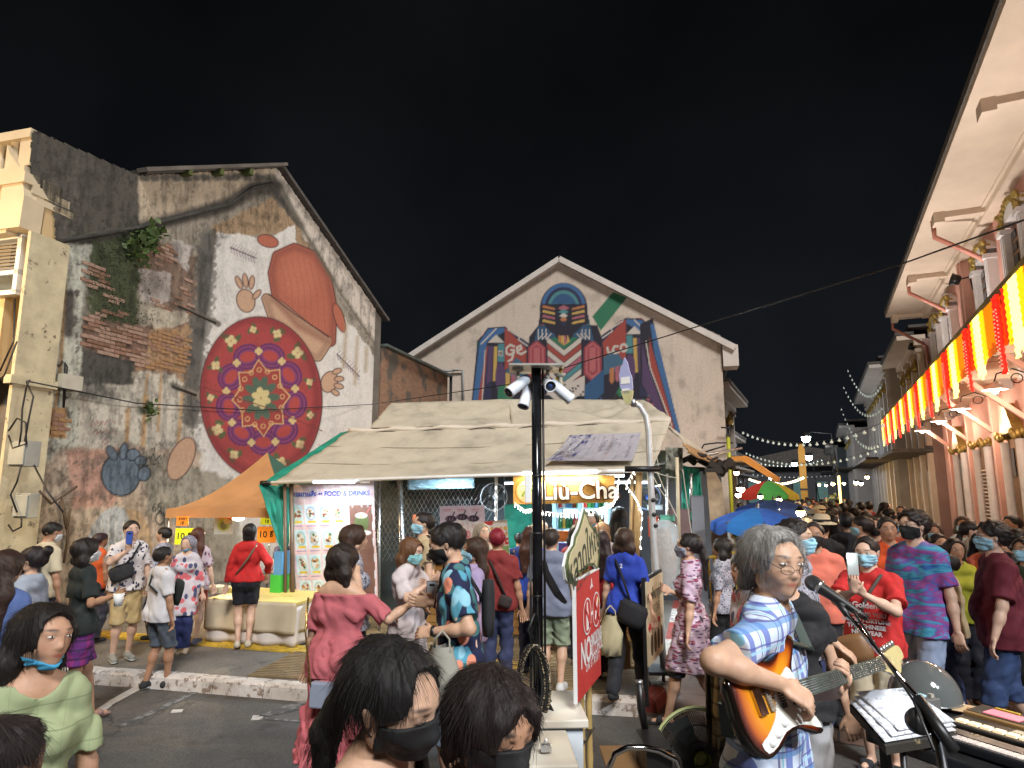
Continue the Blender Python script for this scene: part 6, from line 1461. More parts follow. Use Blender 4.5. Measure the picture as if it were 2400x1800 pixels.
tarp([(955,1148),(1112,1144),(1112,1114),(955,1117)],1.2,'crumpled clear blue plastic sheeting under the front of the tent','plastic_sheet',CRUM,.06,cat='sheeting')
# chain link net
m = MB(); a = FT.hit(885,1500,'y',1.5); b = FT.hit(1030,1135,'y',1.5)
for i in range(26):
 for s_ in (-1,1):
  x0 = a.x+(b.x-a.x)*(i/13-.5); m.bar((x0,1.5,.9 if s_ > 0 else b.z),(x0+.65,1.5,b.z if s_ > 0 else .9),.005)
o = m.build('wire_netting',STEEL); o.location = FT.o; o.rotation_euler = (0,0,-AL); tag(o,'wire netting stretched behind the masked shopkeeper','netting')
m = MB(); a = FT.hit(880,1500,'y',1.9); b = FT.hit(1180,1135,'y',1.9); m.box(((a.x+b.x)/2,1.95,1.15),(b.x-a.x,.03,2.1)); o = m.build('backdrop_board',mat('mottled_teal_board',(.045,.07,.085),.6,var=.6,vscale=2.5)); o.location = FT.o; o.rotation_euler = (0,0,-AL); tag(o,'mottled dark teal board behind the wire netting','board')
# ---- painted banners
def banner(nm,quad,Fm,yy,nu,nv,fn,lab,cat,mt=PSIGN,parent=None,amp=.0,bend=None):
 q = [np.array(Fm.hit(x,y,'y',yy if not isinstance(yy,(list,tuple)) else yy[i])) for i,(x,y) in enumerate(quad)]  # bl br tr tl
 u,v = np.meshgrid(np.linspace(0,1,nu),np.linspace(0,1,nv),indexing='ij'); P = (q[0]*(1-u[...,None])+q[1]*u[...,None])*(1-v[...,None])+(q[3]*(1-u[...,None])+q[2]*u[...,None])*v[...,None]
 if amp: P[...,1] += amp*(vnoise(u*5,v*3,9,3)-.5)*2
 pt = fn(u,v); o = link(nm,gridmesh(nm,P,pt.C,None,mt),parent)
 s = o.modifiers.new('t','SOLIDIFY'); s.thickness = .004
 if parent is None: o.location = Fm.o; o.rotation_euler = (0,0,-Fm.a); tag(o,lab,cat)
 return o,q
def menu_fn(u,v):
 X = u*210; Y = (1-v)*310; pt = Paint(X,Y,(.62,.42,.42)); WH_ = (.62,.62,.66); nzz = vnoise(X/14,Y/14,3); pt.put(nzz*30-15,(.66,.50,.48),10,.7)
 pt.poly([(150,55),(205,55),(205,290),(150,290)],(.16,.08,.06),1.5)
 for j in range(4):
  for i in range(4):
   cx = 22+i*34+(3 if j % 2 else 0); cy = 78+j*62
   if cx > 145 and j < 2: pass
   pt.poly([(cx-15,cy-26),(cx+15,cy-26),(cx+15,cy+22),(cx-15,cy+22)],(.50,.60,.62),1.5); r = random.Random(i*7+j*3)
   pt.ell(cx,cy-4,12,18,(.22+.3*r.random(),.30+.25*r.random(),.32+.2*r.random()),0,1.5); pt.ell(cx,cy-4,9,13,(.55,.56,.50),0,1.5)
   for k in range(9): pt.ell(cx+r.uniform(-7,7),cy-4+r.uniform(-10,10),r.uniform(2,4),r.uniform(2,4),r.choice([(.30,.08,.03),(.06,.15,.03),(.45,.22,.05),(.12,.05,.03),(.5,.35,.2)]),0,1.2)
   pt.poly([(cx-9,cy+14),(cx+11,cy+14),(cx+11,cy+20),(cx-9,cy+20)],(.62,.42,.04),1)
   for k in range(6): pt.line([(cx-13+k*4,cy+27),(cx-11+k*4,cy+27)],1.6,(.05,.06,.25),1)
 pt.ell(178,100,17,24,(.10,.13,.05),0,2); pt.ell(178,82,14,7,(.62,.62,.58),0,2); pt.ell(178,84,8,4,(.45,.36,.2),0,2); pt.line([(188,80),(200,62),(205,62)],2,(.5,.1,.1)); pt.ell(178,126,22,7,(.6,.62,.62),0,2)
 for i in range(6): pt.line([(205,60+i*40),(205,78+i*40)],3,WH_)
 for i in range(10): x0 = 20+i*19; pt.line([(x0,0),(x0+8*math.sin(i),60)],2,(.72,.76,.80),5,.4)
 return pt
bn,q = banner('menu_banner',[(700,1432),(886,1424),(876,1132),(668,1136)],FT,.25,210,300,menu_fn,'long printed food menu banner under clear film at the left of the tent','banner',amp=.02)
Mq = frame_M(Vector((q[3]+q[2])/2)+Vector((0,-.02,-.13)),Vector(q[2]-q[3]),(0,0,1))
text('อาหารตามสั่ง •• FOOD & DRINKS',.088,emis('blue_ink',(.03,.08,.35),.05),bn,Mq,offset=.002)
m = MB(); a = FT.hit(705,1436,'y',.25); b = FT.hit(720,1290,'y',.2)
def liu_fn(u,v):
 X = u*240; Y = (1-v)*70; pt = Paint(X,Y,(.50,.27,.06));
 for i in range(6): pt.line([(0,i*13+2),(240,i*13+2)],1.2,(.30,.13,.02),1.2,.8)
 pt.put(vnoise(X/40,Y/2.5,4)*14-6,(.56,.33,.09),4,.5); pt.ell(38,38,34,33,(.36,.14,.02)); pt.ell(38,38,31,30,(.60,.40,.12)); pt.ell(38,38,27,27,(.66,.55,.30)); return pt
ls,q = banner('shop_sign',[(1203,1182),(1441,1178),(1441,1113),(1203,1116)],FT,-.02,200,60,liu_fn,'glowing plank shop sign with round tea logo above the drinks counter','sign')
c = Vector((q[0]+q[1]+q[2]+q[3])/4); ux_ = Vector(q[1]-q[0]); HH = (Vector(q[3])-Vector(q[0])).length; WW = ux_.length
LET = mat('sign_letters',(.78,.74,.62),.5,var=0); OUTL = mat('letter_outline',(.10,.035,.02),.6,var=0); LEAFG = mat('leaf_green_paint',(.13,.22,.02),.6,var=0)
Mq = frame_M(c+Vector((WW*.165,-.03,-.02)),ux_,(0,0,1)); text('Liù-Cha',HH*.86,OUTL,ls,Mq,name='letter_edge',depth=.006,offset=.016)
Mq = frame_M(c+Vector((WW*.165,-.05,-.02)),ux_,(0,0,1)); text('Liù-Cha',HH*.86,LET,ls,Mq,depth=.008,offset=.004)
Mq = frame_M(c+Vector((-WW*.34,-.03,-.01)),ux_,(0,0,1)); text('六',HH*.62,LEAFG,ls,Mq,depth=.004)
# cup poster, small menus
def cups_fn(u,v):
 X = u*108; Y = (1-v)*80; pt = Paint(X,Y,(.62,.50,.56))
 for cx,cy in ((27,32),(54,28),(81,32)):
  pt.poly([(cx-13,cy),(cx+13,cy),(cx+9,cy+34),(cx-9,cy+34)],(.66,.62,.62)); pt.ell(cx,cy,14,8,(.03,.015,.03))
  for k in range(14): pt.ell(cx-10+(k*7 % 21),cy-4+(k*5 % 9),1.6,1.3,(.22,.15,.2),0,1)
  pt.line([(cx+3,cy-4),(cx+9,cy-16)],3,(.03,.02,.03)); pt.ell(cx,cy+18,5,5,(.62,.45,.48),0,2)
 for cx in (18,52,86): pt.line([(cx-9,10),(cx+9,9)],2,(.55,.12,.15)); pt.line([(cx-7,14),(cx+7,13)],1.5,(.55,.25,.28))
 for i in range(5): pt.ring(44+i*6,70,3.5,7,1.6,(.50,.05,.07))
 return pt
banner('drinks_poster',[(1032,1262),(1138,1262),(1135,1184),(1030,1186)],FT,.75,110,80,cups_fn,'lilac poster with three bubble tea cups','poster')
def food_fn(u,v):
 X = u*56; Y = (1-v)*92; pt = Paint(X,Y,(.64,.60,.56)); pt.poly([(0,0),(24,0),(20,10),(0,10)],(.45,.04,.04)); pt.poly([(0,44),(56,40),(56,56),(0,58)],(.45,.04,.04)); pt.poly([(0,60),(56,58),(56,92),(0,92)],(.18,.28,.10))
 for j in range(2):
  for i in range(5): pt.ell(7+i*11,19+j*13,4.6,4.2,(.55,.28,.06)); pt.ell(7+i*11,19+j*13,2.5,2,(.65,.42,.15))
 for i in range(7): pt.ell(5+i*8,48+(i % 2)*4,2,2,(.65,.6,.6))
 return pt
banner('menu_board',[(1141,1312),(1196,1314),(1188,1218),(1134,1222)],FT,.5,60,92,food_fn,'tall snack menu with two rows of dumplings beside the green net','menu')
banner('menu_board',[(1160,1342),(1218,1342),(1218,1305),(1160,1302)],FT,.42,50,34,lambda u,v: (lambda p: (p.poly([(0,0),(12,0),(12,6),(0,6)],(.5,.05,.05)),p.ell(34,18,12,10,(.42,.28,.14)),p.ell(34,18,7,6,(.55,.42,.3)),p)[-1])(Paint(u*58,(1-v)*36,(.62,.58,.52))),'small pale menu card standing on the wooden counter','menu')
banner('orange_note',[(967,1234),(984,1234),(984,1206),(967,1206)],FT,1.0,5,5,lambda u,v: Paint(u,v,(.62,.18,.08)),'orange paper note stuck left of the masked shopkeeper','paper')
# counter of boards
cn = FT.root('counter','wooden counter faced with pale brown boards at the drinks stall','counter')
a = FT.hit(985,1345,'y',.45); b = FT.hit(1476,1330,'y',.45); WDB = [mat('counter_board_%d' % i,c_,.5,var=.35,vscale=5) for i,c_ in enumerate(((.33,.17,.05),(.38,.20,.06),(.28,.14,.04)))]
zc = 1.03; nb = 9
for i in range(nb):
 for j,(xa,xb) in enumerate(((a.x,a.x+(b.x-a.x)*.52),(a.x+(b.x-a.x)*.52,b.x))):
  m = MB(); m.box(((xa+xb)/2,.45,PV+.08+(zc-PV-.1)*(i+.5)/nb),(xb-xa-.01,.03,(zc-PV-.1)/nb-.008)); m.build('board',WDB[(i+j) % 3],cn)
m = MB(); m.box(((a.x+b.x)/2,.68,zc),(b.x-a.x+.06,.56,.045)); m.build('top',WDB[1],cn,bevel=.006)
# fridge with bottles
fr = FT.root('fridge','pale blue double door drinks fridge with lit shelves behind the counter','fridge')
a = FT.hit(1300,1180,'y',2.6); b = FT.hit(1421,1180,'y',2.6); FB = mat('fridge_blue',(.30,.50,.60),.35,var=.1); fw = b.x-a.x
m = MB()
for x_ in (a.x,(a.x+b.x)/2,b.x): m.box((x_,2.6,1.1),(.06,.10,1.95))
for z_ in (.15,1.98,2.07): m.box(((a.x+b.x)/2,2.6,z_),(fw+.06,.10,.07))
m.box(((a.x+b.x)/2,3.15,1.1),(fw,.04,1.95)); m.box((a.x,2.9,1.1),(.04,.55,1.95)); m.box((b.x,2.9,1.1),(.04,.55,1.95)); m.build('cabinet',FB,fr)
bot = [MB().lathe([(.03,0),(.032,.01),(.032,.13),(.012,.18),(.012,.22),(.0,.22)],None,8).mesh('bottle') for _ in range(1)]
can = MB().lathe([(.0,0),(.032,0),(.033,.01),(.033,.11),(.028,.12),(0,.12)],None,8).mesh('can'); bot[0].materials.append(GLOSS); can.materials.append(GLOSS)
SHL = emis('fridge_light',(.75,.92,1),.9)
for k,z_ in enumerate((.62,1.0,1.34,1.66)):
 m = MB(); m.box(((a.x+b.x)/2,2.85,z_-.015),(fw-.06,.45,.02)); m.build('shelf',FB,fr)
 for i in range(13):
  xx = a.x+.06+(fw-.12)*i/12
  if abs(xx-(a.x+b.x)/2) < .05: continue
  col,cn__ = random.choice([((.45,.03,.03),'red'),((.05,.3,.08),'green'),((.5,.3,.05),'amber'),((.1,.3,.5),'blue'),((.6,.6,.6),'white'),((.02,.15,.05),'dark green'),((.3,.05,.02),'brown')]); _x = ([(.45,.03,.03),(.05,.3,.08),(.5,.3,.05),(.1,.3,.5),(.6,.6,.6),(.02,.15,.05),(.3,.05,.02)])
  e = link('drink_bottle' if k != 1 else 'drink_can',bot[0] if k != 1 else can,None,color=col); e.location = FT.w((xx,2.74,z_-.004)); tag(e,'%s %s, %s %s on the %s fridge shelf' % (cn__,'bottle' if k != 1 else 'drink can',ORD[min(i,12)],'along',['lowest','second','third','top'][k]),'bottle' if k != 1 else 'can','bottles in the fridge' if k != 1 else 'cans in the fridge')
m = MB(); m.box(((a.x+b.x)/2,3.12,1.1),(fw-.08,.01,1.85)); m.build('back_light',SHL,fr)
# fairy string under the sign
def fairy(pts_,yy,n,lab,Fm=FT):
 q = [Fm.w(Fm.hit(x,y,'y',yy)) for x,y in pts_]; e = empty('fairy_lights',(0,0,0),0,lab,'string lights'); P_ = []
 for i in range(len(q)-1):
  for k in range(8): P_.append(q[i].lerp(q[i+1],k/8))
 P_.append(q[-1]); m = MB(); m.tube(P_,.004,None,4); m.build('wire',WHITEP,e); me = MB().lathe([(.003,.012),(.007,0),(.005,-.02),(0,-.026)],emis('fairy_bulb',(1,.95,.85),5),6).mesh('bulb')
 for i in range(n): f = (i+.5)/n*(len(P_)-1); k = int(f); p = P_[k].lerp(P_[min(k+1,len(P_)-1)],f-k); o = link('bulb',me,e,p+Vector((0,-.01,-.02))); o.rotation_euler = (random.uniform(-.5,.5),random.uniform(-.5,.5),0)
fairy([(1205,1178),(1230,1195),(1250,1192),(1275,1199),(1310,1204),(1345,1203),(1385,1196),(1420,1186),(1438,1176),(1446,1155),(1450,1118)],-.08,40,'string of tiny white lights looping under the wooden shop sign')
fairy([(1488,1100),(1466,1135),(1490,1165),(1505,1200),(1500,1290)],-.02,16,'tiny white lights trailing down the bamboo posts')
fairy([(1163,1130),(1160,1200),(1165,1290)],.55,8,'tiny white lights wound on the thin white pole')
# fans
def fan(px,py,Y,r,lab,face,hubc,ringc,n=40,nm='electric_fan',stand=0):
 v = atY(px,py,Y); e = empty(nm,v,face,lab,'fan')
 m = MB()
 for rr in (1.0,.66,.33):
  m.tube([(r*rr*math.cos(a),-.04*(1-rr),r*rr*math.sin(a)) for a in [2*math.pi*i/28 for i in range(29)]],.0035 if rr < 1 else .005,None,5,False)
 for i in range(n):
  a = 2*math.pi*i/n; m.tube([(r*.15*math.cos(a),-.05,r*.15*math.sin(a)),(r*.6*math.cos(a+.1),-.045,r*.6*math.sin(a+.1)),(r*math.cos(a+.16),0,r*math.sin(a+.16)),(r*.6*math.cos(a+.1),.07,r*.6*math.sin(a+.1))],.0016,None,3,False)
 m.build('cage',DARKM,e)
 m = MB(); m.tube([(r*math.cos(a),.005,r*math.sin(a)) for a in [2*math.pi*i/36 for i in range(37)]],.010,None,6,False); m.build('rim',PLAIN,e,color=ringc)
 for k in range(3):
  a = 2*math.pi*k/3; m = MB(); c_,s_ = math.cos(a),math.sin(a); vs = []
  for (q,w,t_) in ((.1,.05,.02),(.5,.22,.03),(.85,.26,.02)): vs += [(r*(q*c_-w*s_),t_,r*(q*s_+w*c_)),(r*(q*c_+w*s_),-t_*.5,r*(q*s_-w*c_))]
  m.add(vs,[(0,1,3,2),(2,3,5,4)]); m.build('blade',mat('fan_blade',(.10,.12,.13),.3),e)
 m = MB(); m.lathe([(r*.19,.02),(r*.19,-.0),(r*.15,-.012),(0,-.016)],None,20,Matrix.Translation((0,-.055,0)) @ rotm('X',-90) @ Matrix.Scale(-1,4,(0,0,1))); m.build('hub_cap',GLOSS,e,color=hubc)
 m = MB(); m.lathe([(.0,.08),(.06,.09),(.06,.2),(.03,.24),(0,.24)],None,12,rotm('X',-90));
 if stand: m.tube([(0,.14,-.02),(0,.14,-stand)],.02,None,8); m.lathe([(.0,0),(.2,0),(.18,.03),(0,.04)],None,16,Matrix.Translation((0,.14,-v.z+.012 if stand > 1 else -stand)))
 m.build('motor',BLACK,e); return e
fan(1158,1165,9.3,.19,'wire cage fan hanging deep in the drinks stall left of the sign',.3,(.5,.55,.6),(.4,.42,.45),30)
fan(1518,1165,9.0,.17,'bright blue fan shining behind the silver pole',-.2,(.1,.25,.7),(.25,.4,.7),30)
# goods at the right end
def prop(nm,lab,cat,loc,rz,parts_,grp=None):
 e = empty(nm,loc,rz,lab,cat,grp)
 for pn,mb2,mt,col in parts_: mb2.build(pn,mt,e,color=col)
 return e
def bag(nm,lab,px,py,Y,w,h,col,mt=None,handles=True,cat='bag'):
 v = atY(px,py,Y); e = empty(nm,v,-AL,lab,cat); m = MB(); P_ = []
 m.lathe([(.01,-h/2),(w*.42,-h*.48),(w*.52,-h*.2),(w*.48,h*.1),(w*.34,h*.38),(w*.30,h*.5)],None,12,Matrix.Diagonal((1,.6,1,1)));
 for i,q in enumerate(m.v): m.v[i] = (q[0]+.06*w*math.sin(i*2.3),q[1]+.06*w*math.cos(i*1.7),q[2]+.03*h*math.sin(i*3.1))
 m.build('bag',mt or CLOTH,e,color=col)
 if handles:
  m = MB();
  for s_ in (-1,1): m.tube([(s_*w*.25,-.02*s_,h*.42),(s_*w*.2,0,h*.62),(0,0,h*.75)],.006,None,5)
  m.build('handle',mt or CLOTH,e,color=col)
 return e
CLR = NT('clear_film'); CLR.p('Base Color',(.55,.65,.70)); CLR.p('Roughness',.15); CLR.p('Alpha',.45); CLR.bump(CLR.noise(14,6,None,.7),.9,.03); CLR = CLR.m
bag('plastic_bag','pale bluish plastic bag slumped on the stall counter right of the silver pole',1555,1262,7.6,.24,.2,(.5,.6,.7),CRUM)
e = bag('wrapped_roll','tall brown roll wrapped in clear film at the right end of the stall',1560,1310,7.0,.22,.62,(.34,.16,.06),None,False,'roll')
m = MB(); m.lathe([(.14,-.34),(.15,0),(.14,.34),(.05,.40)],None,12); m.build('film',CLR,e)
for i,(px,py,Y,d_,col,lab) in enumerate(((1532,1235,8.4,(.13,.1,.24),(.40,.06,.03),'red and gold packet on the stall shelf by the silver pole'),(1543,1345,7.4,(.12,.2,.34),(.45,.20,.06),'orange crate under the counter right of the silver pole'),(1548,1320,7.5,(.1,.1,.1),(.05,.08,.3),'small dark blue tub on the orange crate'),(1565,1215,8.6,(.18,.1,.06),(.1,.35,.25),'green lidded tray on the upper stall shelf'),(1595,1260,8.6,(.26,.1,.7),(.16,.10,.10),'mauve brown locker behind the bamboo pole'),(1640,1300,8.8,(.16,.1,1.5),(.20,.20,.22),'grey metal panel behind the ponytailed woman'),(1535,1190,9.0,(.2,.15,.05),(.5,.6,.65),'pale tray stacked on the highest stall shelf'),(1320,1258,8.6,(.22,.1,.12),(.60,.20,.04),'orange spotted cloth bag on the counter before the fridge'),(1322,1285,8.4,(.12,.1,.1),(.06,.05,.25),'violet cap hanging below the orange bag'),(1338,1288,8.5,(.05,.1,.16),(.02,.22,.08),'green bottle carton before the fridge'),(1265,1300,8.3,(.25,.12,.08),(.55,.08,.08),'red tray on the counter behind the blue shirted woman'))):
 v = atY(px,py,Y); m = MB(); m.box((0,0,0),d_); m2 = MB(); m2.box((0,0,d_[2]/2+.006),(d_[0]*1.04,d_[1]*1.04,.015)); prop('stall_goods',lab,'goods',v,-AL,[('box',m,PLAIN,col),('lid',m2,PLAIN,tuple(c_*.7 for c_ in col))])
v = atY(1660,1115,8.6); v2 = atY(1700,1290,8.6); e = empty('leaning_board',(v2.x-.06,v2.y,0),-AL,'tall raw wooden board leaning at the right end of the drinks stall','board'); m = MB(); m.prism([(-.12,0),(.11,0),(.10,1.2),(.06,2.0),(-.02,2.16),(-.13,2.16),(-.10,1.0)],-.02,.02); m.build('plank',mat('raw_osb',(.45,.33,.20),.8,var=.5,vscale=9),e)
v = atY(1790,1100,8.4)
m = MB()
for i in range(16): m.box((random.uniform(-.3,.3),random.uniform(-.2,.2),random.uniform(-.15,.15)),(random.uniform(.1,.3),.1,random.uniform(.03,.1)),M=rotm('Y',random.uniform(-50,50)))
tag(m.build('roof_debris',mat('charred_tiles',(.05,.045,.04),.8,var=.5),None,atY(1668,1092,9.2)),'ragged dark roof edge poking out beside the green netting','roofing'); bpy.data.objects['roof_debris']['kind'] = 'stuff'
# ropes at the corner of the tent
for i,q in enumerate((((1530,1008),(1545,1105)),((1525,1010),(1520,1075)),((1540,1105),(1588,1215)),((1500,1092),(1585,1120)),((1532,1118),(1560,1165)),((1600,1100),(1622,1260)))):
 cable('rope',[FT.w(FT.hit(*q[0],'y',.5)),FT.w(FT.hit(*q[1],'y',.5))],.006,mat('pale_rope',(.5,.46,.38),.8),None,.02,label=['rope hanging from the tent corner to a weight','short rope end at the tent corner','slanting rope to the bamboo pole','grey cable from the posts to the bamboo pole','cord drooping by the blue fan','rope stretched over the green netting'][i],cat='rope')
# blue thai banner lying on the canopy
def sb_fn(u,v):
 X = u*110; Y = (1-v)*62; pt = Paint(X,Y,(.34,.33,.38)); pt.poly([(0,0),(36,0),(30,62),(0,62)],(.035,.04,.15));
 for i in range(5): pt.line([(42+i*14,5),(44+i*14,58)],3,[(.10,.10,.14),(.18,.18,.22),(.32,.14,.10),(.2,.2,.24),(.14,.14,.18)][i],2,.7)
 pt.put(vnoise(X/3,Y/7,3)*14-8.4,(.40,.38,.42),2,.8); return pt
A_ = [eL.lerp(eR,f).lerp(fL.lerp(fR,f),g_) for f,g_ in ((.735,.12),(.95,.06),(.94,.62),(.75,.62))]
u,v = np.meshgrid(np.linspace(0,1,90),np.linspace(0,1,50),indexing='ij'); q = [np.array(p)+np.array((0,-.05,.06)) for p in A_]
P = (q[0]*(1-u[...,None])+q[1]*u[...,None])*(1-v[...,None])+(q[3]*(1-u[...,None])+q[2]*u[...,None])*v[...,None]; P[...,2] -= .04*np.sin(math.pi*v)
o = link('draped_banner',gridmesh('db',P,sb_fn(u,v).C,None,PSIGN)); o.location = FT.o; o.rotation_euler = (0,0,-AL); tag(o,'old blue and white thai banner spread on the front slope of the tent','banner')
Mq = frame_M(Vector(q[0]).lerp(Vector(q[3]),.5)+Vector((.17,-.02,.03)),Vector(q[0]-q[3]),Vector(q[1]-q[0])); text('อาหารตามสั่ง\nตลาดใหญ่',.115,mat('white_print',(.6,.6,.6),.6,var=0),o,Mq)
Mq = frame_M(Vector(q[0]).lerp(Vector(q[3]),.5)+Vector((.62,-.02,.03)),Vector(q[0]-q[3]),Vector(q[1]-q[0])); text('ร้านอาหาร\nตามสั่ง',.10,mat('grey_print',(.12,.12,.16),.6,var=0),o,Mq)
# -- brown canopy stall at the left
BRN = NT('brown_canvas'); BRN.p('Base Color',BRN.mix(1.0,(.42,.21,.085),BRN.ramp(BRN.noise(2,5),[(.3,grey(.8)),(.7,grey(1.1))]),'MULTIPLY')); BRN.p('Roughness',.8); BRN.bump(BRN.noise(60,4),.1,.01); BRN = BRN.m
FB_ = Fr((_t.x-1.75,_t.y+.75,0),AL); tb = FB_.root('canopy_tent','small peaked tan brown canopy over the snack table by the mural wall','tent')
h = lambda x,y,yy: FB_.hit(x,y,'y',yy)
a = h(392,1192,0); b = h(690,1190,0); pk_ = h(627,1060,.9); a2 = a+Vector((.3,2.0,0)); b2 = b+Vector((.1,2.0,0))
def curved(nm,A,B,T,n=14,mt=BRN,parent=tb):
 vs = [];
 for j in range(n+1):
  f = j/n; g_ = f**.72
  for i in range(n+1): e_ = A.lerp(B,i/n); p = e_.lerp(T,f); p.z = e_.z+(T.z-e_.z)*(f**1.6)+.0; vs.append(p)
 fs = [(j*(n+1)+i,j*(n+1)+i+1,(j+1)*(n+1)+i+1,(j+1)*(n+1)+i) for j in range(n) for i in range(n)]
 m = MB(); m.add(vs,fs,None,True); return m.build(nm,mt,parent)
curved('canopy_panel',a,b,pk_); curved('canopy_panel',b,b2,pk_,mt=mat('dark_teal_canvas',(.06,.14,.10),.8)); curved('canopy_panel',a2,a,pk_); curved('canopy_panel',b2,a2,pk_)
m = MB(); m.quad(a+Vector((0,-.005,0)),b+Vector((0,-.005,0)),b+Vector((0,-.02,-.13)),a+Vector((0,-.02,-.13)))
o = m.build('valance',BRN,tb); s = o.modifiers.new('t','SOLIDIFY'); s.thickness = .006
m = MB(); m.quad(a2,a+Vector((-.004,0,0)),a+Vector((-.01,0,-.13)),a2+Vector((0,0,-.13))); m.build('valance',BRN,tb)
for p in (a,b,a2,b2): m = MB(); m.tube([p+Vector((.03 if p.x < 0 else -.03,.03,0)),Vector((p.x,p.y,PV))],.016,None,6); m.build('leg',STEEL,tb)
BULBW = emis('bulb_glare',(1.0,.85,.55),12)
def lampb(px,py,Y,r,lab,power,col=(1,.8,.5),sc=(2.2,1,.8)):
 v = atY(px,py,Y); e = empty('stall_lamp',v,-AL,lab,'lamp'); m = MB(); m.sph((0,0,0),r,None,10,sc); m.build('bulb',BULBW,e); m = MB(); m.lathe([(r*1.2,r*.9),(r,r*1.2),(.01,r*1.6)],None,8); m.build('holder',WHITEP,e)
 l = lamp_light('lamp_glow','POINT',(0,0,-r*2),power,col,.06); l.parent = e
lampb(558,1214,9.6,.05,'bright warm lamp under the brown canopy',30); lampb(527,1212,9.9,.035,'second warm lamp behind the hanging fruit picture',8)
def price(px0,py0,px1,py1,Y,col,txt,lab,ts=.09,tc=(.03,.03,.02)):
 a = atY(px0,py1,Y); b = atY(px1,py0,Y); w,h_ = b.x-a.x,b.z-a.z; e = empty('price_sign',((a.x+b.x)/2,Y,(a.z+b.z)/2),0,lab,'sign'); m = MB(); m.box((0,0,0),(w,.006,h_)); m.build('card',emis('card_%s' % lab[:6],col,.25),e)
 text(txt,ts,mat('ink',(.015,.015,.015),.6,var=0) ,e,frame_M((0,-.006,0),(1,0,0),(0,0,1)),offset=.002)
price(413,1210,443,1232,9.2,(.85,.25,.02),'ราคา\n1฿','orange price card hanging at the left of the brown canopy',.06)
price(409,1238,455,1276,9.2,(.75,.75,.02),'10 ฿','yellow ten baht price card left of the veiled woman',.12)
price(610,1204,642,1230,9.2,(.68,.72,.03),'ชิ้นละ\n10','lime price card at the right of the brown canopy',.06)
price(602,1234,648,1272,9.2,(.90,.30,.02),'10 ฿','orange ten baht price card right of the red sweater',.12)
banner('fruit_picture',[(501,1252),(546,1252),(544,1206),(504,1206)],Fr((0,9.4,0),0),0,44,44,lambda u,v: (lambda p: (p.poly([(10,0),(44,0),(44,12),(12,16)],(.62,.12,.04)),p.ell(22,24,15,15,(.40,.48,.10)),p.ell(22,26,8,10,(.15,.16,.08)),p.ell(30,16,8,7,(.7,.6,.3)),p)[-1])(Paint(u*44,(1-v)*46,(.50,.55,.55))),'bright fruit salad picture hanging under the brown canopy','poster')
# draped table
tbk = FB_.root('snack_table','snack table draped in cream cloth with a white skirt under the brown canopy','table')
a = FB_.hit(478,1500,'y',-.85); b = FB_.hit(690,1505,'y',-.85); x0,x1 = a.x,b.x; y0 = -.85; zt = .62
def drape(nm,z0,z1,mt,amp,yo,seed,col=None):
 n = 120; per = []; L = (x1-x0)+1.0
 ring = [(x0,y0+.9)]+[(x0,y0)]+[(x1,y0)]+[(x1,y0+.9)]
 pts2 = []
 for i in range(3):
  p,q = Vector((*ring[i],0)),Vector((*ring[i+1],0)); k = int((q-p).length/.03)
  for j in range(k): pts2.append(p.lerp(q,j/k))
 vs = []; nz_ = 8
 for j in range(nz_+1):
  f = j/nz_
  for i,p in enumerate(pts2):
   o_ = amp*f*(math.sin(i*.55+seed)+.5*math.sin(i*.23+2*seed)); vs.append((p.x+(o_ if p.y > y0+.01 else 0)*(-1 if p.x < x0+.1 else 1),p.y-yo-o_ if p.y <= y0+.01 else p.y,z1+(z0-z1)*f))
 k = len(pts2); m = MB(); m.add(vs,[(j*k+i,j*k+i+1,(j+1)*k+i+1,(j+1)*k+i) for j in range(nz_) for i in range(k-1)],None,True); o = m.build(nm,mt,tbk,color=col); s = o.modifiers.new('t','SOLIDIFY'); s.thickness = .006
drape('skirt',PV+.02,zt-.04,mat('white_table_skirt',(.55,.50,.48),.8,var=.15,vscale=3),.022,0,1); drape('overcloth',zt-.34,zt+.01,mat('cream_cloth',(.50,.42,.30),.8,var=.2,vscale=3),.012,.02,2)
m = MB(); m.box(((x0+x1)/2,y0+.45,zt),(x1-x0+.02,.92,.03)); m.build('top',mat('yellow_oilcloth',(.60,.46,.14),.5,var=.25),tbk)
for i,(px,py,d_,col,lab) in enumerate(((505,1375,(.3,.25,.06),(.6,.55,.4),'folded pale cloth at the left of the snack table'),(560,1385,(.26,.22,.05),(.62,.5,.12),'yellow tray on the snack table by the red sweater'),(656,1352,(.14,.2,.22),(.05,.45,.05),'bright green box on the snack table'),(662,1310,(.12,.2,.28),(.10,.30,.55),'blue box standing behind the green box'))):
 v = F0.w(F0.I @ atY(px,py,8.75)); m = MB(); m.box((0,0,0),d_); m2 = MB(); m2.box((0,0,d_[2]/2+.005),(d_[0]*.9,d_[1]*.9,.012)); prop('snack_box',lab,'box',(v.x,v.y,zt+.015+d_[2]/2+(.22 if i == 3 else 0)),-AL,[('box',m,PLAIN,col),('lid',m2,PLAIN,tuple(c_*.8 for c_ in col))])
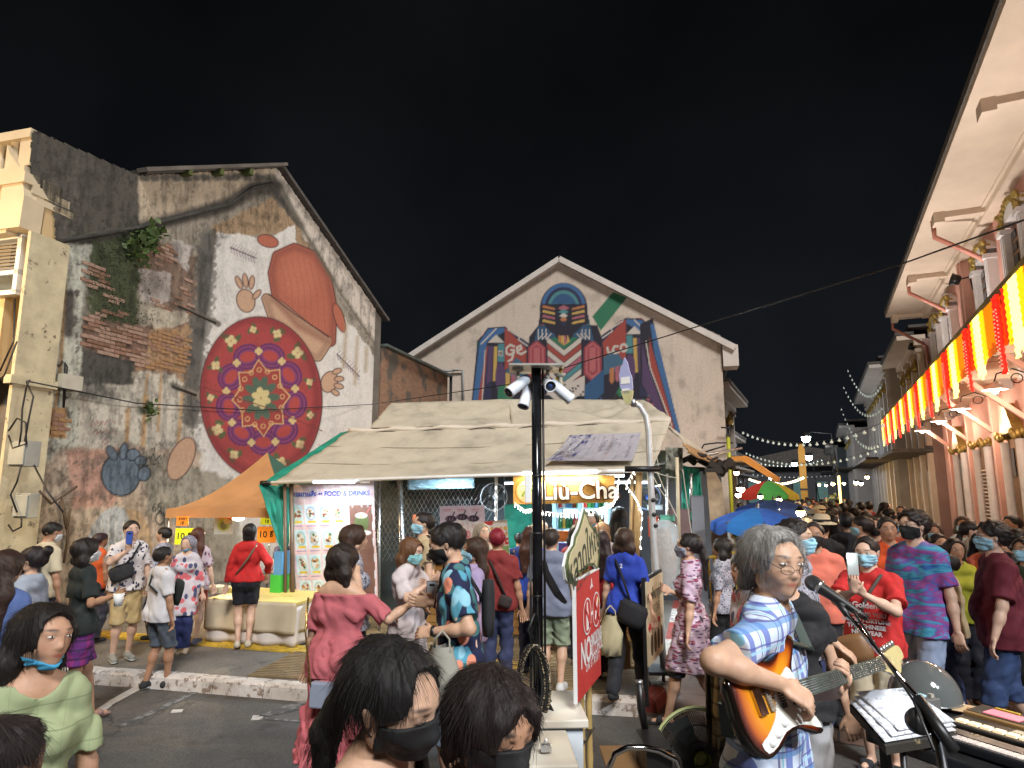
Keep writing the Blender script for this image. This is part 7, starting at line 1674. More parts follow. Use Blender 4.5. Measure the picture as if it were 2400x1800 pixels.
# -- camera pole on its white box
PX,PY_ = atY(1257,900,4.0).x,4.0
zb = .70; zt = atY(1257,864,4.0).z
e = empty('camera_pole',(PX,PY_,zb),0,'tall black pole carrying four white cameras under a square plate','pole')
GBLK = mat('glossy_black_pole',(.012,.013,.016),.14,.3,var=.5,vscale=7,wear=((.20,.22,.28),10,.66))
L = zt-zb; m = MB(); m.tube([(0,0,0),(0,0,L)],.0305,None,20); m.build('shaft',GBLK,e)
for zz in (.30,.62,.98,1.32): m = MB(); m.tube([(0,0,zz),(0,0,zz+.012)],.033,None,20); m.build('joint_ring',BLACK,e)
m = MB(); m.tube([(.042,-.01,0),(.042,-.01,L*.55),(.04,0,L)],.007,None,6); m.tube([(-.042,.0,0),(-.040,-.01,L*.5)],.007,None,6); m.build('cable',BLACK,e)
m = MB(); m.box((0,.03,L+.006),(.34,.30,.012)); m.build('top_plate',mat('plate_metal',(.35,.33,.30),.4,.6),e)
m = MB();
for a in (0,90,180,270): m.prism([(.03,.0),(.13,0),(.03,.12)],-.004,.004,None,rotm('Z',a+45))
m.build('base_bracket',BLACK,e)
m = MB(); m.box((-.055,0,1.03+.22),(.035,.06,.17)); m.build('sensor_box',WHITEP,e,bevel=.004)
CAMW = mat('camera_white',(.66,.70,.76),.3,var=.08)
def cctv(off,dirv,nm='camera'):
 d = Vector(dirv).normalized(); M_ = Matrix.Translation(Vector(off)+Vector((0,0,L-.11))) @ d.to_track_quat('Z','Y').to_matrix().to_4x4()
 m = MB(); m.lathe([(0,-.085),(.030,-.085),(.034,-.07),(.034,.07),(.037,.075),(.037,.088),(.031,.088),(.031,.078)],None,20,M_); o = m.build('camera',CAMW,e)
 m = MB(); m.lathe([(.031,.079),(.016,.079),(.012,.072),(0,.072)],None,20,M_); m.build('lens',BLACK,o)
 m = MB(); m.lathe([(.015,.0795),(.015,.083),(.011,.084),(0,.086)],None,14,M_); m.build('lens_glass',mat('lens_blue',(.03,.05,.15),.05,var=0),o)
 m = MB(); m.tube([Vector(off)+Vector((0,0,L-.08)),Vector(off)+Vector((0,.015,L-.03)),Vector(off)+Vector((0,.02,L))],.012,None,8); m.lathe([(.035,0),(.035,-.012),(.02,-.02),(0,-.02)],None,14,Matrix.Translation(Vector(off)+Vector((0,.02,L)))); m.build('mount',mat('camera_mount',(.5,.46,.38),.5),o)
cctv((-.115,-.02,0),(-.62,-.45,-.55)); cctv((-.06,.04,-.05),(-.25,-.35,-.85)); cctv((.07,-.02,.012),(.14,-.95,-.35)); cctv((.15,.0,-.03),(.72,.1,-.60))
m = MB(); m.box((.155,.03,L-.05),(.02,.02,.1)); m.bar((.10,.03,L-.11),(.155,.03,L-.02),.02); m.build('yellow_bracket',mat('yellow_bracket',(.55,.33,.03),.5),e)
# coil of cable hung on the pole
v = atY(1246,1592,3.93); ec = empty('cable_coil',v,0,'coil of black cable with pale flecks hung on the camera pole','cable')
TAPE = NT('flecked_cable'); TAPE.p('Base Color',TAPE.ramp(TAPE.noise(120,2),[(.52,(.012,.012,.012)),(.56,(.45,.36,.22))],'CONSTANT')); TAPE.p('Roughness',.4); TAPE = TAPE.m
for k in range(4):
 m = MB(); m.tube([(.070*math.cos(a)*(1+.06*k)+.01*k-.01,-.012*k+.01*math.sin(3*a),.19*math.sin(a)*(1+.015*k)-.03*abs(math.cos(a))) for a in [2*math.pi*i/30 for i in range(31)]],.0085,None,7,False); m.build('loop',TAPE if k % 2 else BLACK,ec)
m = MB(); m.tube([(.02,0,.18),(-.02,-.01,.27),(.02,0,.36)],.008,None,6); m.tube([(.0,0,-.2),(.01,-.02,-.24),(.04,-.02,-.2),(-.02,-.02,-.28),(-.12,-.05,-.42)],.01,None,6); m.build('tail',BLACK,ec)
# white boxes
def whitebox(px0,px1,y0,y1,zt,lab,lid=True,th=.02):
 a = atY(px0,1650,(y0+y1)/2); b = atY(px1,1650,(y0+y1)/2); w = b.x-a.x; e = empty('equipment_box',((a.x+b.x)/2,(y0+y1)/2,.012),.05,lab,'box')
 WB = mat('white_enamel',(.62,.68,.74),.35,var=.12,vscale=3,wear=((.35,.33,.3),5,.70)); m = MB(); m.box((0,0,(zt-.05)/2),(w,y1-y0,zt-.05)); m.build('cabinet',WB,e,bevel=.008)
 m = MB(); m.box((0,-.01,zt-.02),(w+.05,y1-y0+.05,.045)); m.build('lid',mat('lid_cream',(.66,.62,.54),.4,var=.15),e,bevel=.008)
 m = MB(); m.box((w*.2,-(y1-y0)/2-.008,zt*.55),(w*.42,.012,zt*.34)); m.build('door',mat('blue_lit_panel',(.36,.55,.75),.35,var=.1),e,bevel=.003)  # front panel coloured pale blue for the bluish light falling on it
 return e,w
e2,w = whitebox(1180,1352,3.8,4.28,.70,'white equipment box that the camera pole stands on'); e3,w3 = whitebox(1175,1328,3.32,3.72,.66,'lower white equipment box with a padlocked lid, nearest the camera pole')
m = MB(); m.box((w3*.15,-.1,.69),(.05,.03,.03)); m.tube([(w3*.15-.015,-.1,.7),(w3*.15,-.1,.73),(w3*.15+.015,-.1,.7)],.005); m.build('padlock',STEEL,e3)
m = MB(); m.sph((-.10,-.21,.50),.018,None,10,(1,.5,1)); m.build('red_button',mat('red_button',(.4,.01,.02),.4),e3)
m = MB(); m.tube([(w/2+.004,.12+.09*math.cos(a),.36+.15*math.sin(a)) for a in [2*math.pi*i/24 for i in range(25)]],.012,None,6,False); m.build('side_emblem',mat('green_emblem',(.05,.12,.10),.5),e2)
# -- market signs on bamboo
p0 = atY(1349,1650,3.90); p1 = atY(1406,1590,4.50); FS = Fr((p0.x,p0.y,0),-math.atan2(p1.y-p0.y,p1.x-p0.x)); sw_ = math.hypot(p1.x-p0.x,p1.y-p0.y); z0 = p0.z; sh_ = atY(1337,1362,3.9).z-z0
e = FS.root('no_smoking_sign','tall red no smoking no alcohol sign wired to bamboo posts','sign')
REDS = mat('sign_red',(.52,.045,.04),.45,var=.06,vscale=2); WPR = mat('white_vinyl',(.72,.72,.72),.45,var=0)
m = MB(); m.box((sw_/2,0,z0+sh_/2),(sw_,.018,sh_)); m.build('board',REDS,e)
m = MB()
for c_,d_ in (((sw_/2,-.001,z0+sh_),(sw_,.022,.008)),((0,-.001,z0+sh_/2),(.008,.022,sh_))): m.box(c_,d_)
m.build('edge',WPR,e)
def st_(txt,x,z,size,mt=WPR,fs=(1,1),off=.002,parent=e): text(txt,size,mt,parent,frame_M((x,-.0115,z),(1,0,0),(0,0,1)),font_scale=fs,offset=off)
def flat(nm,pts_,y,mt,parent): m = MB(); m.prism(pts_,y-.002,y); return m.build(nm,mt,parent)
def ringf(cx,cz,rx,rz,w_,mt,y,parent,nm='ring'):
 m = MB(); n = 30; vs = []
 for i in range(n): a = 2*math.pi*i/n; vs += [(cx+rx*math.cos(a),y,cz+rz*math.sin(a)),(cx+(rx-w_)*math.cos(a),y,cz+(rz-w_)*math.sin(a))]
 m.add(vs,[(2*i,2*((i+1) % n),2*((i+1) % n)+1,2*i+1) for i in range(n)]); m.build(nm,mt,parent)
for cx in (.27,.52):
 cz = z0+sh_*.64; flat('disc',[(cx+.095*math.cos(a),cz+.095*math.sin(a)) for a in [2*math.pi*i/28 for i in range(28)]],-.0095,REDS,e); ringf(cx,cz,.108,.108,.010,WPR,-.0125,e)
 if cx < .4: flat('bottle',[(cx-.026,cz-.08),(cx+.026,cz-.08),(cx+.026,cz+.02),(cx+.01,cz+.045),(cx+.01,cz+.08),(cx-.01,cz+.08),(cx-.01,cz+.045),(cx-.026,cz+.02)],-.012,WPR,e)
 else: flat('cigarette',[(cx-.045,cz-.05),(cx-.03,cz-.065),(cx+.05,cz+.055),(cx+.035,cz+.07)],-.012,WPR,e); flat('ember',[(cx+.03,cz+.03),(cx+.045,cz+.02),(cx+.058,cz+.06),(cx+.035,cz+.072)],-.0135,mat('sign_yellow',(.6,.38,.03),.5),e)
 flat('slash',[(cx-.075,cz+.06),(cx-.06,cz+.075),(cx+.075,cz-.06),(cx+.06,cz-.075)],-.0145,REDS,e)
flat('link',[(.365,z0+sh_*.62),(.425,z0+sh_*.62),(.425,z0+sh_*.65),(.365,z0+sh_*.65)],-.0115,WPR,e)
flat('market_emblem',[(.36,z0+sh_*.86),(.39,z0+sh_*.90),(.40,z0+sh_*.95),(.41,z0+sh_*.90),(.44,z0+sh_*.86),(.40,z0+sh_*.875)],-.0115,WPR,e)
st_('NO',.225,z0+sh_*.335,.20,fs=(.82,1.0),off=.006); st_('SMOKING',.51,z0+sh_*.385,.105,fs=(.66,1),off=.003); st_('ALCOHOL',.51,z0+sh_*.295,.105,fs=(.68,1),off=.003); st_('O N  S T R E E T',.40,z0+sh_*.20,.062,fs=(.85,1))
em = FS.root('market_name_sign','leaf shaped cream and green market name sign above the red sign','sign')
opx = [(1367,1192),(1373,1205),(1377,1220),(1390,1240),(1401,1256),(1404,1277),(1402,1305),(1399,1335),(1390,1324),(1376,1326),(1364,1338),(1350,1345),(1337,1369),(1326,1356),(1322,1326),(1328,1297),(1341,1277),(1344,1258),(1353,1240),(1361,1216)]
q = [FS.hit(x,y,'y',0) for x,y in opx]; cx = sum(p.x for p in q)/len(q); cz = sum(p.z for p in q)/len(q)
GRS = mat('sign_green',(.09,.14,.05),.5,var=.08); CRS = mat('sign_cream',(.56,.50,.30),.5,var=.06)
def scl(f): return [(cx+(p.x-cx)*f,cz+(p.z-cz)*f) for p in q]
m = MB(); m.prism(scl(1.03),-.004,.010); m.build('rim',WPR,em); m = MB(); m.prism(scl(1.0),-.008,-.0045); m.build('board',GRS,em); m = MB(); m.prism(scl(.86),-.012,-.0085); m.build('face',CRS,em)
INKG = mat('dark_green_ink',(.03,.05,.03),.6,var=0)
text('หลาดใหญ่',.23,INKG,em,frame_M((cx+.0,-.0135,cz-.04),(1,0,.28),(0,0,1)),font_scale=(.95,1.15),offset=.004); text('PHUKET WALKING STREET',.042,INKG,em,frame_M((cx+.02,-.0135,cz-.17),(1,0,.22),(0,0,1)))
ep = FS.root('bamboo_posts','pair of bamboo posts lashed together behind the red sign','post')
for i,px in enumerate((1361,1379)):
 a = FS.hit(px,1700,'y',.05); m = MB(); n = 14; m.tube([(a.x,.045,z) for z in np.linspace(.0,1.75,30)],[.020 if i_ % 5 else .0235 for i_ in range(30)],None,8); m.build('post',mat('bamboo',(.42,.29,.11),.45,var=.3,vscale=6),ep)
m = MB(); a = FS.hit(1361,1700,'y',.05); b = FS.hit(1379,1700,'y',.05)
for zz in (.46,1.0): m.box(((a.x+b.x)/2,.045,zz),(b.x-a.x+.06,.056,.010))
m.build('tie',BLACK,ep)
# -- steel street post with leaf shaped name plate
Y = 6.55; e = empty('street_name_post',(0,0,0),0,'bent steel street post with a pale lavender leaf plate on top','post')
pp_ = [atY(x,y,Y) for x,y in ((1556,1572),(1545,1420),(1533,1280),(1524,1110),(1520,1010),(1514,975),(1500,952),(1484,944))]; m = MB(); m.tube(pp_,[.033]*4+[.031]*4,None,14); m.build('post',mat('bright_steel',(.55,.56,.56),.42,.3,var=.25,vscale=6,wear=((.14,.11,.09),12,.68)),e)
m = MB(); m.sph(pp_[-1],.048,None,12); m.build('ball_joint',STEEL,e)
FY = Fr((0,Y-.02,0),R_(20))
lp = [(1464,838),(1471,850),(1475,868),(1481,885),(1483,908),(1480,925),(1477,938),(1466,935),(1460,920),(1454,905),(1452,880),(1455,862),(1460,855)]
FL_ = Fr(atY(1470,900,Y),R_(35)); q = [FL_.hit(x,y,'y',0) for x,y in lp]; er = FL_.root('plate',kind=None); er.parent = e
m = MB(); m.prism([(p.x,p.z) for p in q],-.012,.012); m.build('leaf_plate',mat('lavender_enamel',(.36,.38,.62),.4,var=.1),er)
m = MB(); c0 = FL_.hit(1467,892,'y',0); m.box((c0.x,-.014,c0.z),(.10,.004,.07)); m.box((c0.x,-.014,c0.z-.11),(.08,.004,.05)); m.build('plate_print',WPR,er)
c0 = FL_.hit(1469,932,'y',0); m = MB(); m.prism([(c0.x-.06,c0.z+.07),(c0.x+.07,c0.z+.07),(c0.x+.05,c0.z-.07),(c0.x-.01,c0.z-.07)],-.016,.016); m.build('leaf_base',mat('pale_yellow_enamel',(.5,.48,.25),.4),er)
v = atY(1524,1099,Y-.05); m = MB(); m.tube([v+Vector((-.25,0,.0)),v+Vector((.1,0,0))],.028,None,8); m.build('clamp_sleeve',BLACK,e)
m = MB(); v = pp_[0]; m.box((v.x,v.y,v.z+.01),(.34,.3,.03)); m.build('foot_plate',DARKM,e)
for i,(x,y) in enumerate(((1531,1172),(1533,1206),(1537,1232))): v = atY(x,y,Y-.035); m = MB(); m.lathe([(.0,0),(.022,.0),(.022,.003),(0,.003)],None,10,Matrix.Translation(v) @ rotm('X',90)); m.build('sticker',BLACK,e)
# dog cafe board
a = atY(1517,1530,5.9); b = atY(1556,1500,6.6); FD = Fr((a.x,a.y,0),-math.atan2(b.y-a.y,b.x-a.x)); w = math.hypot(b.x-a.x,b.y-a.y); zb_ = .44; zt_ = 1.14
e = FD.root('cafe_sign','cream dog cafe board with a red bar and four dog portraits','sign'); m = MB(); m.box((w/2,0,(zb_+zt_)/2),(w,.02,zt_-zb_)); m.build('board',mat('board_cream',(.55,.45,.30),.6,var=.1),e); INK = mat('black_ink',(.02,.018,.015),.6,var=0)
text('คาเฟ่หมาภูเก็ต',.125,INK,e,frame_M((w*.5,-.012,zt_-.14),(1,0,0),(0,0,1)),offset=.002); text('DOG CAFE',.11,INK,e,frame_M((w*.45,-.012,zt_-.27),(1,0,0),(0,0,1)),font_scale=(.8,1)); m = MB(); m.box((w*.4,-.012,zt_-.39),(w*.62,.004,.045)); m.prism([(w*.02,zt_-.39),(w*.12,zt_-.345),(w*.12,zt_-.435)],-.014,-.010); m.build('arrow',REDS,e); text('5 ม.',.06,INK,e,frame_M((w*.84,-.012,zt_-.38),(1,0,0),(0,0,1)))
for i in range(4): m = MB(); m.prism([(w*(.2+.2*i)+.05*math.cos(t_),zt_-.55+.09*math.sin(t_)) for t_ in [2*math.pi*j/16 for j in range(16)]],-.014,-.011); m.build('portrait',mat('dog_brown',(.07,.035,.015),.7,var=.6,vscale=20),e)
m = MB();
for xx in (.0,w): m.bar((xx,.015,PV),(xx,.015,zt_+.02),.03)
m.bar((0,.015,zt_+.02),(w,.015,zt_+.02),.03); m.build('frame',DARKM,e)
# barrier boards with municipal lettering, yellow gate
Y = 6.4; a = atY(1950,1500,Y); b = atY(2120,1500,Y); e = empty('barrier',(a.x,Y,0),0,'steel crowd barrier with a white thai municipal board behind the man in red','barrier'); w = b.x-a.x
m = MB();
for xx in (0,w): m.bar((xx,0,0),(xx,0,1.15),.03)
for zz in (.2,1.12): m.bar((0,0,zz),(w,0,zz),.03)
m.build('frame',DARKM,e); m = MB(); m.box((w/2,-.02,.68),(w-.05,.012,.30)); m.build('board',mat('board_white',(.52,.47,.38),.6,var=.12),e); text('เทศบาลนครภูเก็ต',.15,INK,e,frame_M((w/2,-.03,.67),(1,0,0),(0,0,1)),font_scale=(.72,1),offset=.003)
a = atY(1660,1330,7.2); e = empty('yellow_gate',(a.x,7.2,0),-.6,'leaning yellow folding gate behind the ponytailed woman','gate'); YG = mat('gate_yellow',(.50,.32,.04),.5,var=.3)
for i in range(6): m = MB(); m.bar((.03+i*.07,0,.25),(.0+i*.07,.02,1.22),.016); m.build('slat',YG,e)
m = MB(); m.bar((0,.02,1.22),(.42,.02,1.32),.025); m.bar((.04,0,.25),(.42,0,.25),.025); m.build('rail',YG,e)
# -- busker's corner
v = atY(1625,1770,3.0)
fan(1632,1768,3.0,.185,'big wire cage floor fan with olive hub beside the busker',.12,(.34,.36,.06),(.55,.62,.30),110,'floor_fan',.75)
v = atY(1513,1740,2.7); e = empty('folded_umbrella',v,0,'folded green and yellow umbrella with a black grip standing before the fan','umbrella')
m = MB(); m.tube([(.03,0,-.5),(.015,0,-.02),(.0,0,.03)],[.024,.026,.015],None,10); m.build('wrap',pat('umbrella_stripe',lambda t: t.ramp(t.math('FRACT',t.math('MULTIPLY',t.n('SeparateXYZ',i_0=t.obj(rot=(0,.8,.4))).outputs[2],9.0)),[(0,(.02,.20,.08)),(.5,(.5,.5,.03)),(.75,(.02,.22,.12))],'CONSTANT'),.5),e)
m = MB(); m.lathe([(.014,.03),(.017,.04),(.013,.05)],None,12); m.build('collar',STEEL,e); m = MB(); m.tube([(0,0,.045),(-.012,0,.12),(-.018,0,.215)],[.014,.016,.0145],None,10); m.build('grip',BLACK,e); m = MB(); m.lathe([(0,.217),(.015,.217),(.015,.225),(0,.228)],None,10,Matrix.Translation((-.018,0,0))); m.build('cap',STEEL,e)
v = atY(1510,1800,2.45); e = empty('trolley',(v.x,2.45,0),0,'chrome handled trolley with a wooden deck at the bottom edge','trolley'); a = atY(1425,1800,2.45).x-v.x; b = atY(1606,1800,2.45).x-v.x; zt_ = atY(1500,1752,2.45).z
CHR = mat('chrome',(.5,.48,.46),.08,1.0,var=.1); m = MB(); m.tube([(a,0,0),(a,0,zt_-.07),(a+.025,0,zt_-.02),(a+.07,0,zt_),(0,0,zt_+.0),(b-.09,0,zt_-.01),(b-.03,0,zt_-.04),(b,0,zt_-.12),(b,0,0)],.011,None,10); m.build('handle',CHR,e); m = MB(); m.box(((a+b)/2,.18,zt_-.13),(b-a-.03,.34,.02)); m.build('deck',WOOD,e); m = MB(); m.box(((a+b)/2+.05,.12,zt_-.07),(.09,.2,.11)); m.build('battery',BLACK,e)
# microphone on its boom stand
e = empty('microphone_stand',(0,0,0),0,'chrome boom microphone stand slanting across the busker','microphone stand')
a = atY(2262,1800,1.75); b = atY(2150,1635,1.95); c = atY(1985,1440,2.25); mh = atY(1911,1370,2.36)
bt_ = atY(2190,1700,1.9); m = MB(); m.tube([(bt_.x+.15,bt_.y+.05,.0),(bt_.x+.1,bt_.y+.03,.6),bt_],.013,None,8); m.build('upright',DARKM,e)
for k in range(3): m = MB(); an = 2*math.pi*k/3; m.tube([(bt_.x+.15,bt_.y+.05,.12),(bt_.x+.15+.3*math.cos(an),bt_.y+.05+.3*math.sin(an),.02)],.01,None,6); m.build('leg',DARKM,e)
m = MB(); m.tube([bt_+(bt_-c)*.18,b],.016,None,8); m.build('lower_boom',DARKM,e); m = MB(); m.tube([b,c],.0075,None,10); m.build('boom',CHR,e)
m = MB(); q = atY(2155,1690,1.93); m.lathe([(0,-.02),(.032,-.018),(.036,0),(.032,.018),(0,.02)],None,16,Matrix.Translation(q) @ rotm('X',70)); m.build('clutch_knob',BLACK,e)
dv = (mh-atY(1995,1425,2.28)).normalized(); m = MB(); m.tube([c,c+(c-b).normalized()*.05,mh-dv*.13],.011,None,8); m.build('clip',BLACK,e)
em = empty('microphone',mh,0,'black vocal microphone with a round grille in front of the busker','microphone'); em.rotation_euler = dv.to_track_quat('Z','Y').to_euler()
m = MB(); m.lathe([(0,-.185),(.010,-.185),(.011,-.15),(.0125,-.145),(.020,-.03),(.021,-.022)],None,16); m.build('handle',BLACK,em); m = MB(); m.lathe([(.021,-.022),(.026,-.018),(.026,-.012),(.022,-.010)],None,18); m.build('ring',STEEL,em)
GRL = mat('mic_grille',(.09,.09,.10),.35,.7,var=.5,vscale=120,bump=1.0,bscale=500); m = MB(); m.sph((0,0,.008),.0275,None,18,(1,1,1.05)); m.build('grille',GRL,em)
cable('microphone_cable',[mh-dv*.18,atY(2000,1432,2.2),atY(2050,1510,2.12),atY(2140,1640,1.95),atY(2190,1760,1.8)],.004,BLACK,label='thin black microphone cable running down along the boom',cat='cable')
# song sheets on a low stand
e = empty('music_stand',(0,0,0),0,'low stand holding an open folder of song sheets','music stand')
A_ = atY(1990,1650,2.45); B_ = atY(2105,1795,2.0); C_ = atY(2245,1712,2.15); D_ = atY(2140,1635,2.6)
A_ = atZ(1990,1642,1.12); B_ = atZ(2075,1740,1.02); C_ = atZ(2242,1712,1.04); D_ = atZ(2130,1632,1.16)
SH_ = NT('song_sheet'); sx_ = SH_.n('SeparateXYZ',i_0=SH_.obj(rot=(0,0,.35))); ln_ = SH_.ramp(SH_.math('FRACT',SH_.math('MULTIPLY',sx_.outputs[1],55.0)),[(.0,grey(1)),(.35,grey(1)),(.4,grey(0)),(1,grey(0))],'CONSTANT'); nz_ = SH_.ramp(SH_.noise(90,2),[(.48,grey(0)),(.52,grey(1))]); SH_.p('Base Color',SH_.mix(SH_.math('MULTIPLY',SH_.math('MULTIPLY',ln_,nz_),.5),(.70,.72,.76),(.15,.17,.25))); SH_.p('Roughness',.5); SH_ = SH_.m
for i,f in enumerate((0,.012,.024)):
 q = [p+Vector((0,0,f+.004*i)) for p in (A_,B_,C_,D_)]; q[1] = q[1].lerp(q[2],.1*i); q[0] = q[0].lerp(q[3],.06*i)
 sheet('song_sheet',q[0],q[3],q[2],q[1],24,16,SH_,e,-.02,.008,5+i,.002)
q = [p+Vector((0,0,-.014)) for p in (A_,B_,C_,D_)]; m = MB(); m.add(q+[p-Vector((0,0,.03)) for p in q],[(0,1,2,3),(7,6,5,4),(0,4,5,1),(1,5,6,2),(2,6,7,3),(3,7,4,0)]); m.build('folder',mat('worn_folder',(.03,.025,.02),.6,var=.4,wear=((.35,.25,.14),14,.6)),e)
c_ = (A_+B_+C_+D_)/4; m = MB(); m.tube([c_-Vector((0,0,.04)),(c_.x,c_.y,.01)],.012,None,8); m.build('upright',DARKM,e)
for k in range(3): m = MB(); an = 2*math.pi*k/3; m.tube([(c_.x,c_.y,.2),(c_.x+.28*math.cos(an),c_.y+.28*math.sin(an),.015)],.008,None,6); m.build('leg',DARKM,e)
# gear case with keyboard, mixers, mini cymbal
zc = .98; g0 = atZ(2160,1800,zc); K_ = FrK = Fr((atZ(2120,1730,zc).x,atZ(2120,1730,zc).y,0),R_(-28))
e = empty('gear_stand',(K_.o.x,K_.o.y,0),R_(28),'cluttered stand of keyboards and mixers at the bottom right','stand')
m = MB(); m.box((.30,-.16,zc-.03),(.66,.62,.05)); m.build('tray',BLACK,e,bevel=.01)
for xx in (.02,.58):
 for yy in (-.42,.1): m = MB(); m.bar((xx,yy,0),(xx,yy,zc-.05),.03); m.build('leg',DARKM,e)
def device(nm,lab,cat,x,y,z,d_,rz,body,extras):
 w_ = K_.w((x,y,z)); o = empty(nm,w_,R_(28+rz),lab,cat); m = MB(); m.box((0,0,d_[2]/2),d_); m.build('case',body,o,bevel=.006)
 for pn,c,dd,mt,col in extras: m = MB(); m.box((c[0],c[1],d_[2]+c[2]),dd); m.build(pn,mt,o,color=col)
 return o
CRM = (.60,.52,.38)
device('mini_keyboard','small black keyboard with a column of cream keys','keyboard',.12,-.20,zc,(.15,.42,.035),0,BLACK,[('key',(-.045,-.19+i*.0135*1.6,.003),(.045,.018,.008),GLOSS,(.62,.56,.54)) for i in range(18)]+[('panel',(.03,0,.001),(.06,.38,.004),GLOSS,(.03,.03,.035))])
device('drum_machine','black pad machine with a row of lit cream pads','drum machine',.30,-.22,zc,(.15,.40,.04),0,BLACK,[('pad',(-.03,-.17+i*.045,.004),(.035,.034,.01),emis('pad_glow',(1,.78,.5),.35),(1,1,1)) for i in range(8)]+[('pad',(.015,-.17+i*.045,.004),(.035,.034,.01),PLAIN,CRM) for i in range(4)])
device('tone_module','wood sided module with a pink glowing screen','module',.47,-.14,zc,(.15,.26,.05),0,mat('varnished_wood',(.40,.24,.10),.35,var=.3),[('screen',(-.01,0,.003),(.075,.13,.006),emis('pink_screen',(.9,.22,.28),.35),(1,1,1)),('strip',(.05,.02,.004),(.016,.09,.008),PLAIN,(.6,.4,.03)),('panel',(0,0,.001),(.13,.24,.003),PLAIN,(.03,.025,.02))])
for i,(x,y,rz) in enumerate(((.03,.08,-20),(.18,.10,15),(.33,.12,-10))):
 device('effects_pedal',['grey effects box with a small screen, left of three','dark effects box, middle of three by the song sheets','effects box with a pale blue screen, right of three'][i],'effects box',x,y,zc+.01,(.09,.11,.07),rz,mat('grey_box',(.14,.14,.14),.4),[('screen',(-.01,.0,.002),(.05,.03,.004),emis('small_lcd',(.4,.65,.75),.3),(1,1,1)),('dial',(.02,-.03,.008),(.018,.018,.014),PLAIN,(.4,.38,.33))])
device('note_card','cream triangular card lying on the gear tray','card',.55,.04,zc+.01,(.12,.13,.006),20,mat('warm_card',(.62,.45,.26),.6),[('sticker',(0,0,.001),(.03,.03,.002),PLAIN,(.5,.2,.03))])
w_ = K_.w((.52,.22,zc+.02)); o = empty('clear_dome',w_,0,'clear curved plastic cover standing behind the gear tray','cover'); m = MB(); m.lathe([(.15*math.cos(a),.16*math.sin(a)) for a in [math.pi/2*i/8 for i in range(9)]],None,24); m.build('shell',mat('smoke_plastic',(.10,.11,.11),.1,var=.2),o); m = MB(); m.tube([(.15*math.cos(a),.15*math.sin(a),.0) for a in [2*math.pi*i/24 for i in range(25)]],.004,None,5,False); m.build('rim',STEEL,o)
# chair draped with a tan plaid cloth, black bag behind the busker
v = atY(1700,1500,2.95); e = empty('cloth',(v.x+.05,v.y,0),-.3,'tan plaid cloth hanging behind the busker','cloth'); zt_ = 1.18
vs = []; n = 26
for j in range(18):
 for i in range(n): f = j/17; x = -.13-.05*f+(.24+.05*f)*i/(n-1); vs.append((x,.02*math.sin(i*.9+2*f),zt_-f*.95+.02*math.sin(i*.5)))
m = MB(); m.add(vs,[(j*n+i,(j+1)*n+i,(j+1)*n+i+1,j*n+i+1) for j in range(17) for i in range(n-1)],None,True); o = m.build('drape',P_TAN,e); s = o.modifiers.new('t','SOLIDIFY'); s.thickness = .005
m = MB(); m.tube([(-.13,.02,0),(-.13,.02,zt_),(.11,.02,zt_),(.11,.02,0)],.012,None,8); m.build('rack',DARKM,e)
v = atY(1890,1740,2.9); e = empty('gig_bag',(v.x,2.9,.012),0,'glossy black bag standing behind the guitar','bag'); m = MB(); m.lathe([(.0,0),(.15,0),(.16,.2),(.15,.5),(.12,.62),(.10,.64)],None,14,Matrix.Diagonal((1,.6,1,1))); m.build('bag',mat('black_film',(.015,.02,.03),.15,var=.4,bump=.9,bscale=9),e)
m = MB(); m.tube([(.1*math.cos(a),.06*math.sin(a),.645) for a in [2*math.pi*i/20 for i in range(21)]],.012,None,6,False); m.build('rolled_rim',mat('pale_denim_edge',(.3,.42,.55),.7),e)
# -- the people
DRK = (.012,.009,.008); BRN_H = (.05,.024,.012); GRY = (.26,.25,.24)
sh_b = dict(col=(.015,.015,.017)); sand = dict(col=(.02,.02,.025),open=1); wsh = dict(col=(.5,.5,.5),sole=(.6,.6,.6)); ksh = dict(col=(.02,.02,.022),sole=(.65,.65,.65)); tansh = dict(col=(.35,.25,.15)); flats = dict(col=(.10,.12,.18),sole=(.5,.5,.5))
def C(label,px,py,d,*a,**k):
 on_pav = k.pop('pav',False); return person(label,px,py,d,*a,gz=(PV+.015 if on_pav else .012),**k)
def phone(info,side,lab,col=(.02,.02,.03),back=(.6,.65,.75),tilt=0,up=True,size=1.0,face=None):
 sx,wr,dv = info['hands'][0 if side == 'l' else 1]; r = info['root']; M = (Matrix.Translation(r.location) @ Matrix.Rotation(r.rotation_euler.z,4,'Z')); p = M @ (wr+dv*.11)
 e = empty('phone',p+Vector((0,0,.03)),(r.rotation_euler.z if face is None else face),lab,'phone'); e.rotation_euler.x = tilt; m = MB(); m.box((0,0,0),(.075*size,.009,.155*size)); m.build('body',GLOSS,e,color=col,bevel=.003)
 m = MB(); m.box((0,-.0055,0),(.068*size,.002,.145*size)); m.build('back',GLOSS,e,color=back); m = MB(); m.box((.0,-.0075,.05*size),(.036*size,.003,.014*size)); m.build('camera_bar',BLACK,e); return e
